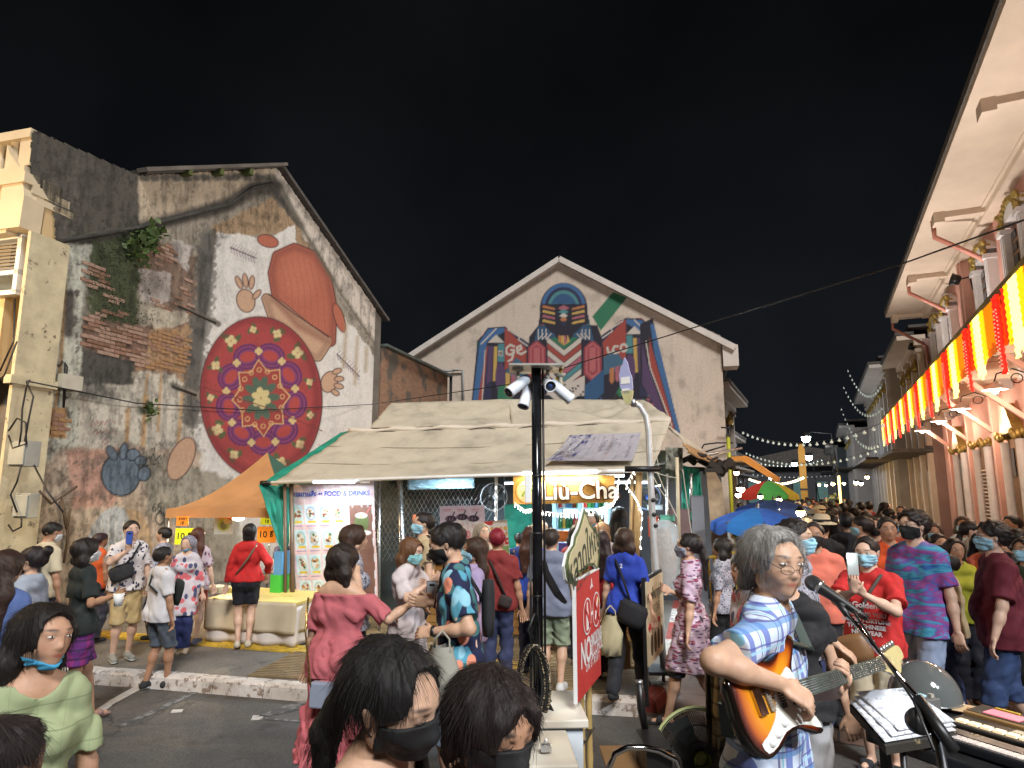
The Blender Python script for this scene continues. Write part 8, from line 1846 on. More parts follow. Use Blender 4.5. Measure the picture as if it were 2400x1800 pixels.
def sling(info,col,lab,front=True,bagw=.2,bagh=.14,side=1,strap=True,z=1.0,nm='shoulder_bag',mt=CLOTH,back=False):
 k = info['k']; r = info['root']; e = empty(nm,r.location,r.rotation_euler.z,lab,'bag'); s_ = side; yb = (-.17 if back else .16)*k
 m = MB(); m.lathe([(0,-bagh*.5),(bagw*.42,-bagh*.48),(bagw*.5,-bagh*.2),(bagw*.5,bagh*.3),(bagw*.42,bagh*.5),(0,bagh*.52)],None,12,Matrix.Translation((s_*.11*k,yb,z*k)) @ Matrix.Rotation(.35*s_,4,'Y') @ Matrix.Diagonal((1,.42,1,1))); m.build('pouch',mt,e,color=col)
 m = MB(); P_ = [info['UB'] @ Vector(q) for q in ((s_*.14,.12,z+.03),(0,.135,1.25),(-s_*.10,.07,1.42),(-s_*.11,-.05,1.43),(-s_*.02,-.14,1.25),(s_*.14,-.12,z+.03))]
 if back: P_ = [info['UB'] @ Vector(q) for q in ((s_*.15,.08,z),(s_*.05,.135,1.2),(-s_*.10,.07,1.42),(-s_*.11,-.06,1.43),(-.0,-.15,1.25),(s_*.12,-.15,z+.03))]
 m.tube(P_,.013*k,None,6,True); m.build('strap',CLOTH,e,color=tuple(c*.8 for c in col)); return e
P_SAGE = pat('sage_linen',lambda t: _plaid(t,[(2,.1,.045,(.16,.20,.10)),(0,.3,.02,(.22,.27,.14))],13,(.29,.34,.19)))
# ---- nearest: bottom left
r,i0 = C('woman in a sage green button dress with her blue mask under her chin',100,1424,2.35,165,'f',hair='bob',skin=0,hcol=DRK,mask='chin',top=dict(mat=P_SAGE,col=(1,1,1),sl=.75,nr=.085,neck=1.44,vneck=None,hem=.7),bottom=None,half=.55,yaw=-18,roll=-6,res=.0065,lh=(-.26,.02,.82),rh=(.24,.12,.80))
for i in range(3): z = 1.30-.10*i; m = MB(); v = i0['UB'] @ Vector((.0,(.150,.142,.135)[i],z)); m.lathe([(0,.004),(.010,.003),(.011,0)],None,10,Matrix.Translation(v+Vector((0,.012,0))) @ rotm('X',-90)); m.build('button',mat('wood_button',(.10,.12,.08),.5),r)
C('dark cropped head passing close at the bottom left corner',5,1690,1.55,60,'m',hair='short',hcol=(.02,.014,.013),skin=3,top=dict(col=(.02,.02,.025)),half=1.05,res=.006)
# ---- nearest: bottom centre
C('woman in a black mask and black top with tied black hair',898,1490,1.50,122,'f',hair='pony',skin=2,hcol=(.008,.007,.007),mask='black',closed=True,top=dict(col=(.012,.016,.022),sl=.0,nr=.09,neck=1.42),half=1.0,nod=20,roll=10,res=.0048)
C('girl with a dark bob and black mask beside the masked woman',1135,1572,1.52,142,'f',hair='kid',skin=1,hcol=(.014,.009,.008),mask='black',closed=True,top=dict(col=(.42,.22,.22),sl=.5),half=.98,nod=14,yaw=0,res=.0048)
# ---- the busker
gr,gi = C('silver haired busker in a blue plaid shirt and low glasses playing guitar',1805,1243,2.5,100,'m',hair='shag',hcol=(.21,.20,.19),skin=2,top=dict(mat=P_PLAID,col=(1,1,1),sl=.62,collar=1,hem=.84),bottom=dict(kind='trousers',mat=mat('pale_jeans',(.30,.40,.55),.85,var=.3,vscale=6,bump=.2),off=.010),shoes=sh_b,glasses='low',yaw=42,nod=2,lean=5,res=.0062,rh=('w',1838,1606,2.22),lh=('w',1958,1622,2.50),rpole=(1,-.25,-.15),rhd=('w',.75,-.1,-.45),lhd=('w',.35,-.5,.75),legs=(.05,-.05),build=.97,curl=.6)
# his guitar
go = atY(1812,1634,2.27); gx = (atY(2092,1546,2.66)-go).normalized(); nrm_ = Vector((.38,-.86,.40)); gz_ = gx.cross(nrm_)*-1; gz_.normalize(); gy = gz_.cross(gx).normalized()
GM = Matrix(((gx.x,gy.x,gz_.x,go.x),(gx.y,gy.y,gz_.y,go.y),(gx.z,gy.z,gz_.z,go.z),(0,0,0,1)))
if (GM.to_3x3() @ Vector((0,-1,0))).y > 0: GM = GM @ Matrix.Rotation(math.pi,4,'X')
ge = empty('electric_guitar',go,0,'sunburst electric guitar with a white pickguard held by the busker','guitar'); ge.matrix_world = GM
out_ = [(-.21,.02),(-.20,.08),(-.155,.128),(-.09,.142),(-.03,.122),(.02,.108),(.07,.122),(.115,.152),(.155,.170),(.185,.165),(.182,.140),(.155,.11),(.125,.075),(.112,.04),(.112,-.03),(.122,-.06),(.145,-.088),(.158,-.118),(.14,-.138),(.09,-.125),(.04,-.106),(-.02,-.112),(-.08,-.14),(-.145,-.152),(-.195,-.115),(-.213,-.05)]
def smoothpoly(P_,n=3):
 r_ = []; k = len(P_)
 for i in range(k):
  p0,p1,p2,p3 = (np.array(P_[(i+j-1) % k]) for j in range(4))
  for t in range(n): f = t/n; r_.append(tuple(.5*((2*p1)+(-p0+p2)*f+(2*p0-5*p1+4*p2-p3)*f*f+(-p0+3*p1-3*p2+p3)*f**3)))
 return r_
sp_ = smoothpoly(out_); n = len(sp_); rings = [(1.0,.014,(.006,.004,.003)),(.985,.021,(.006,.004,.003)),(.93,.0225,(.010,.004,.003)),(.84,.0225,(.10,.012,.004)),(.74,.0225,(.40,.09,.008)),(.55,.0225,(.62,.22,.012)),(.25,.0225,(.68,.30,.02)),(.02,.0225,(.70,.32,.03))]
V_ = []; C_l = []; Q_ = []
for s_,y_,c_ in rings:
 for x_,z_ in sp_: V_.append((x_*s_+(1-s_)*-.03,-y_,z_*s_)); C_l.append(c_)
for s_,y_ in ((1.0,-.014),(.97,-.021),(.02,-.021)):
 for x_,z_ in sp_: V_.append((x_*s_,-y_,z_*s_)); C_l.append((.006,.004,.003))
for j in range(7):
 for i in range(n): Q_.append((j*n+i,(j+1)*n+i,(j+1)*n+(i+1) % n,j*n+(i+1) % n))
for a_,b_ in ((8,0),(9,8),(10,9)):
 for i in range(n): Q_.append((a_*n+i,b_*n+i,b_*n+(i+1) % n,a_*n+(i+1) % n))
GLQ = NT('guitar_lacquer'); GLQ.p('Base Color',GLQ.n('VertexColor',layer_name='Col').outputs[0]); GLQ.p('Roughness',.08); GLQ.p('Coat Weight',.6); GLQ = GLQ.m
link('body',npmesh('gbody',V_,Q_,GLQ,True,np.array(C_l)),ge)
PGW = mat('pickguard',(.66,.66,.62),.25,var=.05); m = MB(); m.prism(smoothpoly([(.108,.045),(.09,.075),(.06,.06),(.03,.05),(-.01,.03),(-.03,-.02),(-.06,-.06),(-.12,-.095),(-.155,-.11),(-.14,-.138),(-.09,-.128),(-.03,-.10),(.04,-.094),(.10,-.108),(.142,-.122),(.135,-.09),(.11,-.05)],2),-.0255,-.0228); pg = m.build('pickguard',PGW,ge)
for xx,mt in ((.06,BLACK),(.005,BLACK),(-.055,mat('bare_pickup',(.25,.2,.15),.5))): m = MB(); m.box((xx,-.029,.0),(.020,.010,.075)); m.build('pickup',mt,ge,bevel=.003)
for xx,zz in ((-.03,-.075),(-.075,-.098),(-.115,-.115)): m = MB(); m.lathe([(.0,.014),(.009,.014),(.012,0)],None,12,Matrix.Translation((xx,-.0255,zz)) @ rotm('X',90)); m.build('knob',WHITEP,ge)
m = MB(); m.box((-.105,-.030,.0),(.035,.014,.078)); m.build('bridge',CHR,ge,bevel=.002)
m = MB(); m.prism([(.10,-.028),(.10,.028),(.60,.021),(.60,-.021)],-.034,-.018); m.build('neck',mat('maple',(.50,.36,.17),.35),ge); m = MB(); m.prism([(.06,-.028),(.06,.028),(.60,.0215),(.60,-.0215)],-.039,-.0345); m.build('fretboard',mat('rosewood',(.06,.075,.06),.5,var=.3),ge)
for i in range(20): x_ = .60-.54*(1-2**(-i/12*.9)); m = MB(); m.box((x_,-.040,0),(.003,.004,.043)); m.build('fret',STEEL,ge)
m = MB(); m.prism(smoothpoly([(.60,-.021),(.60,.021),(.64,.028),(.74,.045),(.765,.03),(.76,.0),(.73,-.012),(.70,-.045),(.66,-.052),(.63,-.035)],2),-.030,-.016); hs = m.build('headstock',mat('headstock_maple',(.55,.46,.22),.3,var=.15),ge)
for i in range(6): m = MB(); m.sph((.63+i*.022,-.023,.040+i*.003),.009,None,8,(1,.8,1.3)); m.build('tuning_peg',STEEL,hs)
m = MB()
for i in range(6): m.tube([(-.10,-.043,-.02+i*.008),(.66,-.043,-.015+i*.006)],.0008,None,3)
m.build('strings',STEEL,ge)['kind'] = 'stuff'
Ms = GM.inverted(); m = MB(); ax = [wp(gi,gi['UB'] @ Vector(q)) for q in ((-.09,.10,1.30),(-.10,.055,1.40),(-.09,-.06,1.42),(.02,-.14,1.25),(.15,-.10,1.02))]
pth = [GM @ Vector((.17,.0,.155)),ax[0].lerp(GM @ Vector((.17,0,.155)),.4)+Vector((.02,-.03,0)),ax[0]+Vector((0,-.02,0)),ax[1],ax[2],ax[3],ax[4],GM @ Vector((-.2,.02,.02))]
m.tube(pth,.002,None,4); sm = MB()
for a_,b_ in zip(pth[:-1],pth[1:]): sm.bar(a_,b_,.042,.006,None,up=(0,-.3,1))
o = sm.build('guitar_strap',mat('dark_green_strap',(.03,.045,.035),.6)); tag(o,'dark green guitar strap over the shoulder of the busker','strap')
# ---- photographer in red, tie dye man, maroon man
r,ii = C('man in a red new year shirt photographing the busker, blue mask',2030,1259,4.95,196,'m',hair='crop',skin=4,mask='blue',top=dict(col=(.50,.02,.02),sl=.7,hem=.82),bottom=dict(kind='shorts',len=.40,col=(.42,.36,.26)),shoes=sand,rh=('w',2003,1385,4.70),lh=('w',2022,1392,4.72),rhd=('w',-.1,-.1,1),lhd=('w',-.5,-.1,.7),nod=8,legs=(.02,.03),res=.0085,build=1.05)
v = atY(1998,1322,4.62); e = empty('phone',v,0,'pale phone with its lamp glaring, held up by the man in red','phone'); m = MB(); m.box((0,0,0),(.078,.012,.15)); m.build('body',GLOSS,e,color=(.30,.31,.3),bevel=.004); m = MB(); m.sph((-.03,-.012,.05),.012,None,8); m.build('torch',emis('phone_torch',(.85,.95,1),25),e); l = lamp_light('lamp_glow','POINT',(-.03,-.04,.05),.25,(.85,.95,1),.02); l.parent = e
sling(ii,(.09,.075,.065),'brown crossbody bag over the red new year shirt',z=.86,bagw=.26,bagh=.2,mt=mat('brown_leather',(.22,.11,.045),.5,var=.3),side=1)
for t_,z_,s_ in (('Golden',1.20,.055),('WISHING YOU',1.135,.040),('GOOD FORTUNE',1.09,.040),('THIS CHINESE',1.045,.040),('NEW YEAR',1.00,.040)):
 text(t_,s_,mat('shirt_print_white',(.6,.56,.56),.8,var=0),r,frame_M((ii['UB'] @ Vector((.0,.166 if z_ > 1.1 else .168,z_)))+Vector((0,.012,0)),(-1,0,0),(0,0,1)),offset=.0015)
m = MB();
for i in range(7): a_ = 2*math.pi*i/7; m.sph((ii['UB'] @ Vector((.04*math.cos(a_),.172,.93+.03*math.sin(a_)))),.014,None,6,(1,.3,1))
m.build('shirt_print',mat('shirt_print_pink',(.5,.22,.28),.8),r)
C('tall man in a tie dye shirt, glasses and black mask walking past',2138,1198,5.4,212,'m',hair='messy',skin=4,mask='black',glasses='y',top=dict(mat=P_TIE,col=(1,1,1),sl=.75,hem=.78),bottom=dict(kind='shorts',len=.42,col=(.26,.32,.46)),shoes=sand,legs=(.14,-.12),yaw=10,res=.0085)
C('stout man in a maroon shirt with glasses and pale blue mask',2322,1225,5.2,255,'m',build=1.32,hair='messy',skin=4,mask='blue',glasses='y',top=dict(col=(.13,.012,.025),sl=.8,hem=.78),bottom=dict(kind='shorts',len=.36,mat=P_DENIM,col=(1,1,1)),shoes=sh_b,legs=(.18,-.2),lh=('w',2330,1500,4.95),res=.0085)
C('man in an orange polo shirt behind the tie dye man',2078,1215,6.6,170,'m',hair='short',skin=1,top=dict(col=(.62,.08,.015),collar=1),bottom=dict(kind='trousers',mat=P_DENIM,col=(1,1,1)),shoes=dict(col=(.35,.16,.06),sole=(.4,.2,.1)))
C('man in a coral polo shirt and black mask facing the square',1906,1226,5.9,182,'m',hair='crop',skin=3,mask='black',top=dict(col=(.70,.18,.12),collar=1),bottom=dict(kind='trousers',col=(.015,.015,.02)),shoes=sh_b)
C('man in glasses with a teal mask and floral sleeves behind the busker',1862,1222,4.6,100,'m',hair='messy',skin=2,mask='blue',glasses='y',top=dict(mat=P_GREYP,col=(.9,.95,1.4)),bottom=dict(kind='trousers',col=(.02,.03,.09)),shoes=sh_b,rh=(.2,.25,.95))
C('person in a black top behind the microphone',1840,1290,3.6,170,'f',hair='pony',skin=2,top=dict(col=(.015,.015,.018)),bottom=dict(kind='trousers',col=(.36,.36,.38)),shoes=sand)
C('child with dark hair in a red and white shirt behind the busker',1745,1302,4.6,250,'m',hair='kid',skin=1,top=dict(mat=P_FLOR,col=(1,.8,.8)),bottom=dict(kind='shorts',len=.45,col=(.1,.1,.15)),shoes=sand)
C('long haired woman in an olive yellow blouse between the tie dye and maroon men',2236,1265,6.3,160,'f',hair='long',skin=1,top=dict(col=(.38,.38,.03)),bottom=dict(kind='trousers',col=(.02,.02,.03)),shoes=dict(col=(.35,.16,.06)))
C('boy in a cream shirt walking left behind the tie dye man',2216,1300,6.0,260,'m',hair='short',skin=1,top=dict(col=(.55,.45,.28)),bottom=dict(kind='trousers',mat=P_DENIM,col=(1,1,1)),mask='white',shoes=tansh)
C('man in a cap and dark mask at the right picture edge',2352,1268,6.6,200,'m',hair='short',skin=1,mask='black',top=dict(col=(.03,.04,.035)),bottom=dict(kind='trousers',col=(.02,.02,.02)),shoes=sh_b)
C('man with neat black hair by the white column at the right edge',2370,1210,8.2,230,'m',hair='short',skin=1,top=dict(col=(.5,.45,.4)),bottom=dict(kind='trousers',col=(.05,.05,.06)),shoes=sh_b)
C('person with black hair and dark olive top cut by the right edge',2400,1262,5.8,215,'f',hair='long',skin=1,mask='blue',top=dict(col=(.04,.055,.03)),bottom=dict(kind='trousers',col=(.02,.02,.02)),shoes=sh_b)
# ---- middle group before the drinks stall
r,pi_ = C('woman in an off shoulder rose pink dress showing a phone',806,1279,4.55,28,'f',hair='bob',skin=2,hcol=(.018,.012,.010),top=dict(col=(.46,.115,.135),sl=.9,neck=1.36,nr=.10,hem=.80,f=.006,wl=.085,an=(1,1,.05),flare=.13,off=.026),bottom=dict(kind='skirt',len=.26,w=.22,col=(.46,.11,.13),f=.012,wl=.10),shoes=sand,rh=('w',975,1408,4.62),lh=(-.27,.05,.85),lean=2,yaw=22,res=.0078,rhd=('w',.95,.1,.2),legs=(-.30,.16))
ph = phone(pi_,'r','white phone held up by the woman in rose pink',face=0)
m = MB(); e = empty('chain_bag',r.location,r.rotation_euler.z,'grey blue clutch on a gold chain at the side of the rose pink dress','bag'); k = pi_['k']
m.box((.08,-.26*k,.74*k),(.25,.06,.15)); m.build('clutch',mat('grey_leather',(.25,.28,.36),.35,var=.1),e,bevel=.01); m = MB(); m.tube([(-.12,-.20,1.36*k),(-.10,-.25,1.15*k),(-.03,-.28,.81*k)],.007,None,6); m.build('chain',mat('gold_chain',(.6,.38,.12),.25,.9,var=.6,vscale=90),e); m = MB(); m.box((.16,-.30*k,.74*k),(.03,.01,.02)); m.build('clasp',STEEL,e)
C('woman with long brown hair in a dark patterned top beside the pink dress',832,1233,5.3,80,'f',hair='long',hcol=(.035,.018,.012),skin=2,top=dict(mat=P_GREYP,col=(.25,.2,.22),sl=.0),bottom=dict(kind='trousers',col=(.03,.02,.03)),shoes=sand,rh=('w',905,1430,5.1),pav=True)
C('woman in a cream blouse and green mask reading her phone',958,1262,5.35,120,'f',hair='bob',hcol=(.10,.045,.02),skin=4,mask='teal',top=dict(col=(.55,.49,.50),sl=.85,hem=.55,flare=.13,f=.01),bottom=dict(kind='skirt',len=.42,w=.17,col=(.52,.48,.50)),shoes=sand,nod=16,rh=('w',1008,1365,5.15),lh=('w',1000,1375,5.3),pav=True)
C('shopkeeper in a tan palm print shirt and blue mask looking left',992,1203,6.6,252,'m',hair='short',skin=2,mask='blue',top=dict(mat=P_PALM,col=(1,1,1),sl=.6,collar=1),bottom=dict(kind='trousers',col=(.03,.03,.03)),shoes=sh_b,pav=True,rh=('w',1035,1400,6.3))
r,fi = C('man in a flamingo print shirt with a black mask under his chin',1062,1228,4.25,272,'m',build=1.08,hair='short',skin=2,hcol=(.010,.008,.008),mask='black',top=dict(mat=P_FLAM,col=(1,1,1),sl=.78,collar=1,hem=.70),bottom=dict(kind='shorts',len=.45,col=(.30,.40,.50)),shoes=wsh,lean=5,nod=18,lh=('w',1012,1480,4.05),rh=('w',1005,1412,4.5),res=.0072)
sling(fi,(.015,.015,.018),'small black backpack on the man in the flamingo shirt',bagw=.20,bagh=.34,side=.2,z=1.18,nm='backpack',back=True)
sx,wr,dv = fi['arms'][0][:3] if 0 else (0,0,0); m = MB(); a_ = fi['arms'][0]; wv = a_[1].lerp(a_[2],.94); m.tube([a_[1].lerp(a_[2],.90),a_[1].lerp(a_[2],.97)],.033,None,12); m.build('watch',BLACK,r)
e = bag('paper_bag','plain grey paper carrier bag beside the flamingo shirt',1035,1585,3.6,.20,.30,(.30,.29,.25));
C('woman in lilac with long hair and a blue mask, walking left',1112,1262,5.3,268,'f',hair='long',hcol=(.04,.02,.012),skin=1,mask='blue',top=dict(col=(.48,.38,.62),sl=.75,hem=.8),bottom=dict(kind='trousers',mat=mat('light_denim',(.30,.45,.55),.85,var=.3),col=(1,1,1)),shoes=sand,legs=(.15,-.2),pav=True)
r,ci = C('man in a dark red cap and dark red shirt with his back turned',1166,1240,6.3,8,'m',hair='short',hcol=(.16,.01,.02),skin=1,top=dict(col=(.20,.02,.02),sl=.7),bottom=dict(kind='trousers',col=(.03,.04,.10)),shoes=sh_b,pav=True)
sling(ci,(.03,.02,.02),'thin dark strap bag across the dark red shirt',z=.95,back=True,bagw=.12,bagh=.1)
C('woman with a pale cloth on her hair behind the red cap',1130,1228,7.2,150,'f',hair='bob',hcol=(.20,.17,.13),skin=2,top=dict(col=(.3,.25,.2)),bottom=dict(kind='trousers',col=(.03,.03,.03)),pav=True)
C('woman with long curly hair in a royal blue shirt half hidden by the camera pole',1244,1235,6.9,8,'f',hair='long',hcol=(.05,.022,.015),skin=1,top=dict(col=(.02,.06,.36),sl=.75),bottom=dict(kind='trousers',col=(.02,.03,.08)),shoes=sh_b,pav=True)
C('seated stallholder in a dark blue shirt before the green net',1218,1250,8.8,5,'m',hair='short',skin=1,top=dict(col=(.02,.04,.16)),bottom=dict(kind='trousers',col=(.02,.02,.02)),pav=True)
r,gi2 = C('man in a grey blue shirt and sage shorts with a dark sling strap',1292,1240,6.3,12,'m',build=1.12,hair='short',skin=2,hcol=(.03,.022,.018),top=dict(col=(.18,.20,.28),sl=.75,hem=.78),bottom=dict(kind='shorts',len=.46,col=(.26,.31,.21)),shoes=wsh,pav=True)
m = MB(); pth = [gi2['UB'] @ Vector(q) for q in ((-.10,-.06,1.425),(-.02,-.155,1.25),(.10,-.165,1.05),(.17,-.12,.93))];
for a_,b_ in zip(pth[:-1],pth[1:]): m.bar(a_,b_,.05,.008,None,up=(0,-1,0))
e = empty('sling_strap',gi2['root'].location,gi2['root'].rotation_euler.z,'broad dark strap across the back of the grey blue shirt','strap'); m.build('webbing',BLACK,e)
C('blonde haired customer leaning at the drinks counter',1268,1222,7.8,20,'f',hair='messy',hcol=(.30,.22,.13),skin=4,top=dict(col=(.4,.35,.3)),bottom=dict(kind='trousers',col=(.05,.05,.06)),pav=True)
C('woman in a bright red shirt with long dark hair at the counter',1410,1247,6.7,8,'f',hair='long',skin=1,hcol=(.02,.012,.012),top=dict(col=(.36,.015,.02),sl=.6),bottom=dict(kind='trousers',col=(.03,.015,.02)),shoes=sand,pav=True)
C('person with tawny hair behind the woman in the red shirt',1412,1226,7.5,20,'f',hair='bob',hcol=(.18,.10,.05),skin=2,top=dict(col=(.5,.45,.48)),bottom=dict(kind='trousers',col=(.05,.05,.06)),pav=True)
C('dark haired customer hidden behind the market name sign',1352,1232,7.2,10,'f',hair='bob',hcol=DRK,skin=2,top=dict(col=(.3,.05,.05)),bottom=dict(kind='trousers',col=(.05,.05,.06)),pav=True)
C('drinks seller with a lowered mask facing out before the fridge',1386,1197,8.6,186,'f',hair='long',hcol=DRK,skin=4,mask='chin',top=dict(col=(.52,.52,.58)),bottom=dict(kind='trousers',col=(.05,.05,.06)),pav=True,res=.012)
r,bi = C('woman in a royal blue staff shirt and black trousers striding away',1464,1240,6.1,18,'f',hair='bob',hcol=(.035,.02,.014),skin=2,top=dict(col=(.015,.045,.36),sl=.7),bottom=dict(kind='trousers',col=(.010,.011,.016)),shoes=sh_b,legs=(-.30,.26),pav=True,build=1.05)
sling(bi,(.012,.012,.016),'black handbag on the hip of the blue staff shirt',z=.86,bagw=.26,bagh=.2,side=1,back=True)
text('2',.05,mat('shirt_print_pale',(.5,.52,.55),.8,var=0),r,frame_M((bi['UB'] @ Vector((0,-.150,1.33))),(1,0,0),(0,.1,1)),offset=.002)
bag('carrier_bag','bulging beige carrier bag swinging beside the blue staff shirt',1432,1490,6.0,.20,.34,(.42,.36,.22)); bag('carrier_bag','brown shopping bag hanging below the red shirt at the counter',1455,1520,6.5,.18,.36,(.32,.20,.10))
C('veiled customer all in black at the right of the fridge',1452,1190,8.2,20,'f',hair='long',hcol=(.008,.008,.009),skin=1,top=dict(col=(.008,.008,.01),sl=1.5,hem=.6),bottom=dict(kind='skirt',len=.2,w=.2,col=(.008,.008,.01)),pav=True)
r,ki = C('woman with a ponytail and grey mask in a mauve print dress walking left',1612,1252,5.75,272,'f',hair='pony',skin=2,hcol=(.012,.009,.008),mask='grey',top=dict(mat=P_PINKP,col=(1,1,1),sl=.85,hem=.50,flare=.15,f=.010),bottom=dict(kind='shorts',len=.44,col=(.03,.04,.05)),shoes=sand,legs=(.24,-.24),rh=('w',1570,1385,5.7),res=.009)
C('woman in a grey speckled shirt behind the ponytailed woman',1690,1262,6.9,290,'f',hair='bob',skin=1,top=dict(mat=P_GREYP,col=(1,1,1),sl=.9),bottom=dict(kind='trousers',col=(.012,.012,.014)),shoes=wsh,legs=(.16,-.14))
# ---- left pavement
C('woman with very long brown hair cut by the left picture edge',18,1293,4.2,40,'f',hair='long',hcol=(.03,.016,.012),skin=1,top=dict(col=(.08,.13,.32)),bottom=dict(kind='trousers',mat=P_DENIM,col=(1,1,1)),shoes=sh_b)
C('girl in a pale grey blue shirt with a black mask looking left',78,1283,5.2,300,'f',hair='bun',skin=2,hcol=(.016,.011,.012),mask='black',top=dict(col=(.32,.36,.44),sl=.9,hem=.7),bottom=dict(kind='trousers',col=(.05,.05,.07)),shoes=sh_b)
r,wi = C('man in a cream shirt with a dark backpack and mask on his chin',118,1224,6.9,60,'m',hair='crop',skin=1,mask='white',top=dict(col=(.55,.48,.34),sl=.8),bottom=dict(kind='trousers',col=(.05,.06,.1)),shoes=sh_b,nod=18,pav=True); sling(wi,(.03,.03,.04),'dark backpack on the man in the cream shirt',bagw=.26,bagh=.42,side=.1,z=1.16,nm='backpack',back=True)
r,oi = C('marshal in an orange and yellow reflective vest',238,1250,8.2,60,'m',hair='short',skin=3,hcol=(.03,.015,.018),top=dict(col=(.60,.10,.02),sl=0),bottom=dict(kind='trousers',col=(.04,.04,.06)),shoes=sh_b,pav=True)
for z_ in (1.28,1.12): m = MB(); m.lathe([(.152,z_-.03),(.154,z_+.03)],None,20,oi['UB'] @ Matrix.Diagonal((1,.86,1,1))); m.build('reflective_band',mat('hi_vis_yellow',(.6,.5,.04),.5),r)
r,bi3 = C('woman in a black shirt and purple checked shorts holding a cup',205,1264,5.75,72,'f',hair='bob',skin=1,hcol=DRK,mask='white',top=dict(col=(.010,.017,.017),sl=.8,hem=.84),bottom=dict(kind='shorts',len=.56,mat=P_PURP,col=(1,1,1),off=.02),shoes=dict(col=(.25,.15,.13),open=1),rh=('w',272,1395,5.55),legs=(.2,-.22),build=1.05)
v = atY(278,1405,5.5); e = empty('snack_cup',v,0,'white paper cup held by the woman in the black shirt','cup'); m = MB(); m.lathe([(0,-.05),(.03,-.05),(.042,.05),(.038,.05),(0,.03)],None,12); m.build('cup',WHITEP,e); m = MB(); m.sph((0,0,.045),.035,None,8,(1,1,.5)); m.build('food',mat('snack',(.35,.22,.1),.7),e)
r,si = C('man in a white leaf print shirt and khaki shorts raising his phone',310,1222,7.4,165,'m',hair='short',skin=4,hcol=DRK,top=dict(mat=P_SPOT,col=(1,1,1),sl=.75,collar=1),bottom=dict(kind='shorts',len=.44,col=(.42,.31,.15)),shoes=dict(col=(.22,.22,.2),sole=(.5,.5,.45)),rh=('w',300,1290,7.15),rhd=('w',.2,-.3,1),pav=True,res=.0115); phone(si,'r','blue phone raised to the mouth by the man in the leaf print',back=(.05,.1,.4),face=.2,size=.9); sling(si,(.02,.02,.022),'black crossbody pouch on the leaf print shirt',z=1.08,bagw=.24,bagh=.16)
r,yi = C('boy in a white shirt and grey shorts with a black sling bag',385,1283,6.8,62,'m',hair='short',skin=3,hcol=DRK,top=dict(col=(.58,.57,.60),sl=.8,hem=.80),bottom=dict(kind='shorts',len=.48,col=(.07,.085,.11)),shoes=ksh,legs=(-.05,.12),res=.011); sling(yi,(.012,.018,.015),'black sling bag on the chest of the boy in white',z=1.14,bagw=.16,bagh=.24,side=1)
C('man in a grey camouflage jacket turned to the wall',385,1237,8.4,300,'m',hair='short',skin=2,top=dict(mat=P_GREYP,col=(.8,.9,1),sl=1.6),bottom=dict(kind='trousers',col=(.03,.03,.05)),shoes=sh_b,pav=True)
C('woman in a grey headscarf and floral tunic with a lowered mask',442,1257,7.7,190,'f',hair='long',hcol=(.20,.19,.23),skin=4,mask='chin',top=dict(mat=P_FLOR,col=(1,1,1),sl=1.6,hem=.55,flare=.13),bottom=dict(kind='trousers',col=(.02,.03,.12)),shoes=dict(col=(.45,.36,.28)),pav=True,yaw=20)
C('woman with waist long brown hair in a mauve print shirt and red shorts',466,1238,8.1,20,'f',hair='long',hcol=(.07,.025,.016),skin=4,top=dict(mat=P_KNIT,col=(1,1,1),sl=.8,hem=.78),bottom=dict(kind='shorts',len=.62,col=(.30,.02,.015)),shoes=flats,pav=True)
r,ri = C('woman in a bright red sweater and black shorts seen from behind',586,1229,7.95,3,'f',build=1.15,hair='kid',skin=4,hcol=(.010,.008,.008),top=dict(col=(.46,.012,.012),sl=1.85,hem=.90,f=.008),bottom=dict(kind='shorts',len=.58,col=(.008,.009,.016)),shoes=dict(col=(.52,.47,.38)),rh=(.27,-.0,.98),pav=True)
sling(ri,(.16,.12,.08),'brown slouch bag hanging on the left of the red sweater',z=.98,bagw=.22,bagh=.32,side=-1)
C('vendor in a dark navy top serving at the snack table',665,1252,9.9,215,'m',hair='short',skin=1,top=dict(col=(.02,.025,.08),sl=.8),bottom=dict(kind='trousers',col=(.03,.03,.03)),pav=True,rh=('w',640,1345,9.6))
# ---- people packed into the walking street: a few builds, then copies
protos = []
for j,(sx_,hr,hc,bt,fc) in enumerate((('m','short',DRK,'trousers',10),('f','long',DRK,'trousers',10),('m','crop',(.03,.02,.015),'shorts',190),('f','bob',(.05,.03,.02),'shorts',200),('f','pony',DRK,'trousers',80),('m','messy',DRK,'trousers',280),('m','short',DRK,'shorts',180),('f','long',DRK,'shorts',175))):
 mk_ = [None,None,'black','blue','white','blue','black','blue'][j]
 P_ = atY(1900,1200,12); r,_i = person('walker in the crowd filling the walking street',1900,1200,12,fc,sx_,hair=hr,hcol=hc,skin=j % 5,mask=mk_,height=1.66 if sx_ == 'm' else 1.56,top=dict(col=(.5,.5,.5)),bottom=dict(kind=bt,col=(.03,.03,.05)),shoes=sh_b,res=.018,gz=.012,legs=((.1,-.1) if j % 2 else (0,.03)))
 protos.append((r,1.66 if sx_ == 'm' else 1.56,j))
cols_ = [(.02,.02,.025),(.5,.48,.45),(.30,.02,.02),(.03,.05,.15),(.015,.015,.016),(.4,.33,.25),(.06,.06,.07),(.25,.30,.35),(.45,.10,.05),(.02,.02,.02),(.3,.28,.3),(.015,.02,.04)]
rr = random.Random(11)
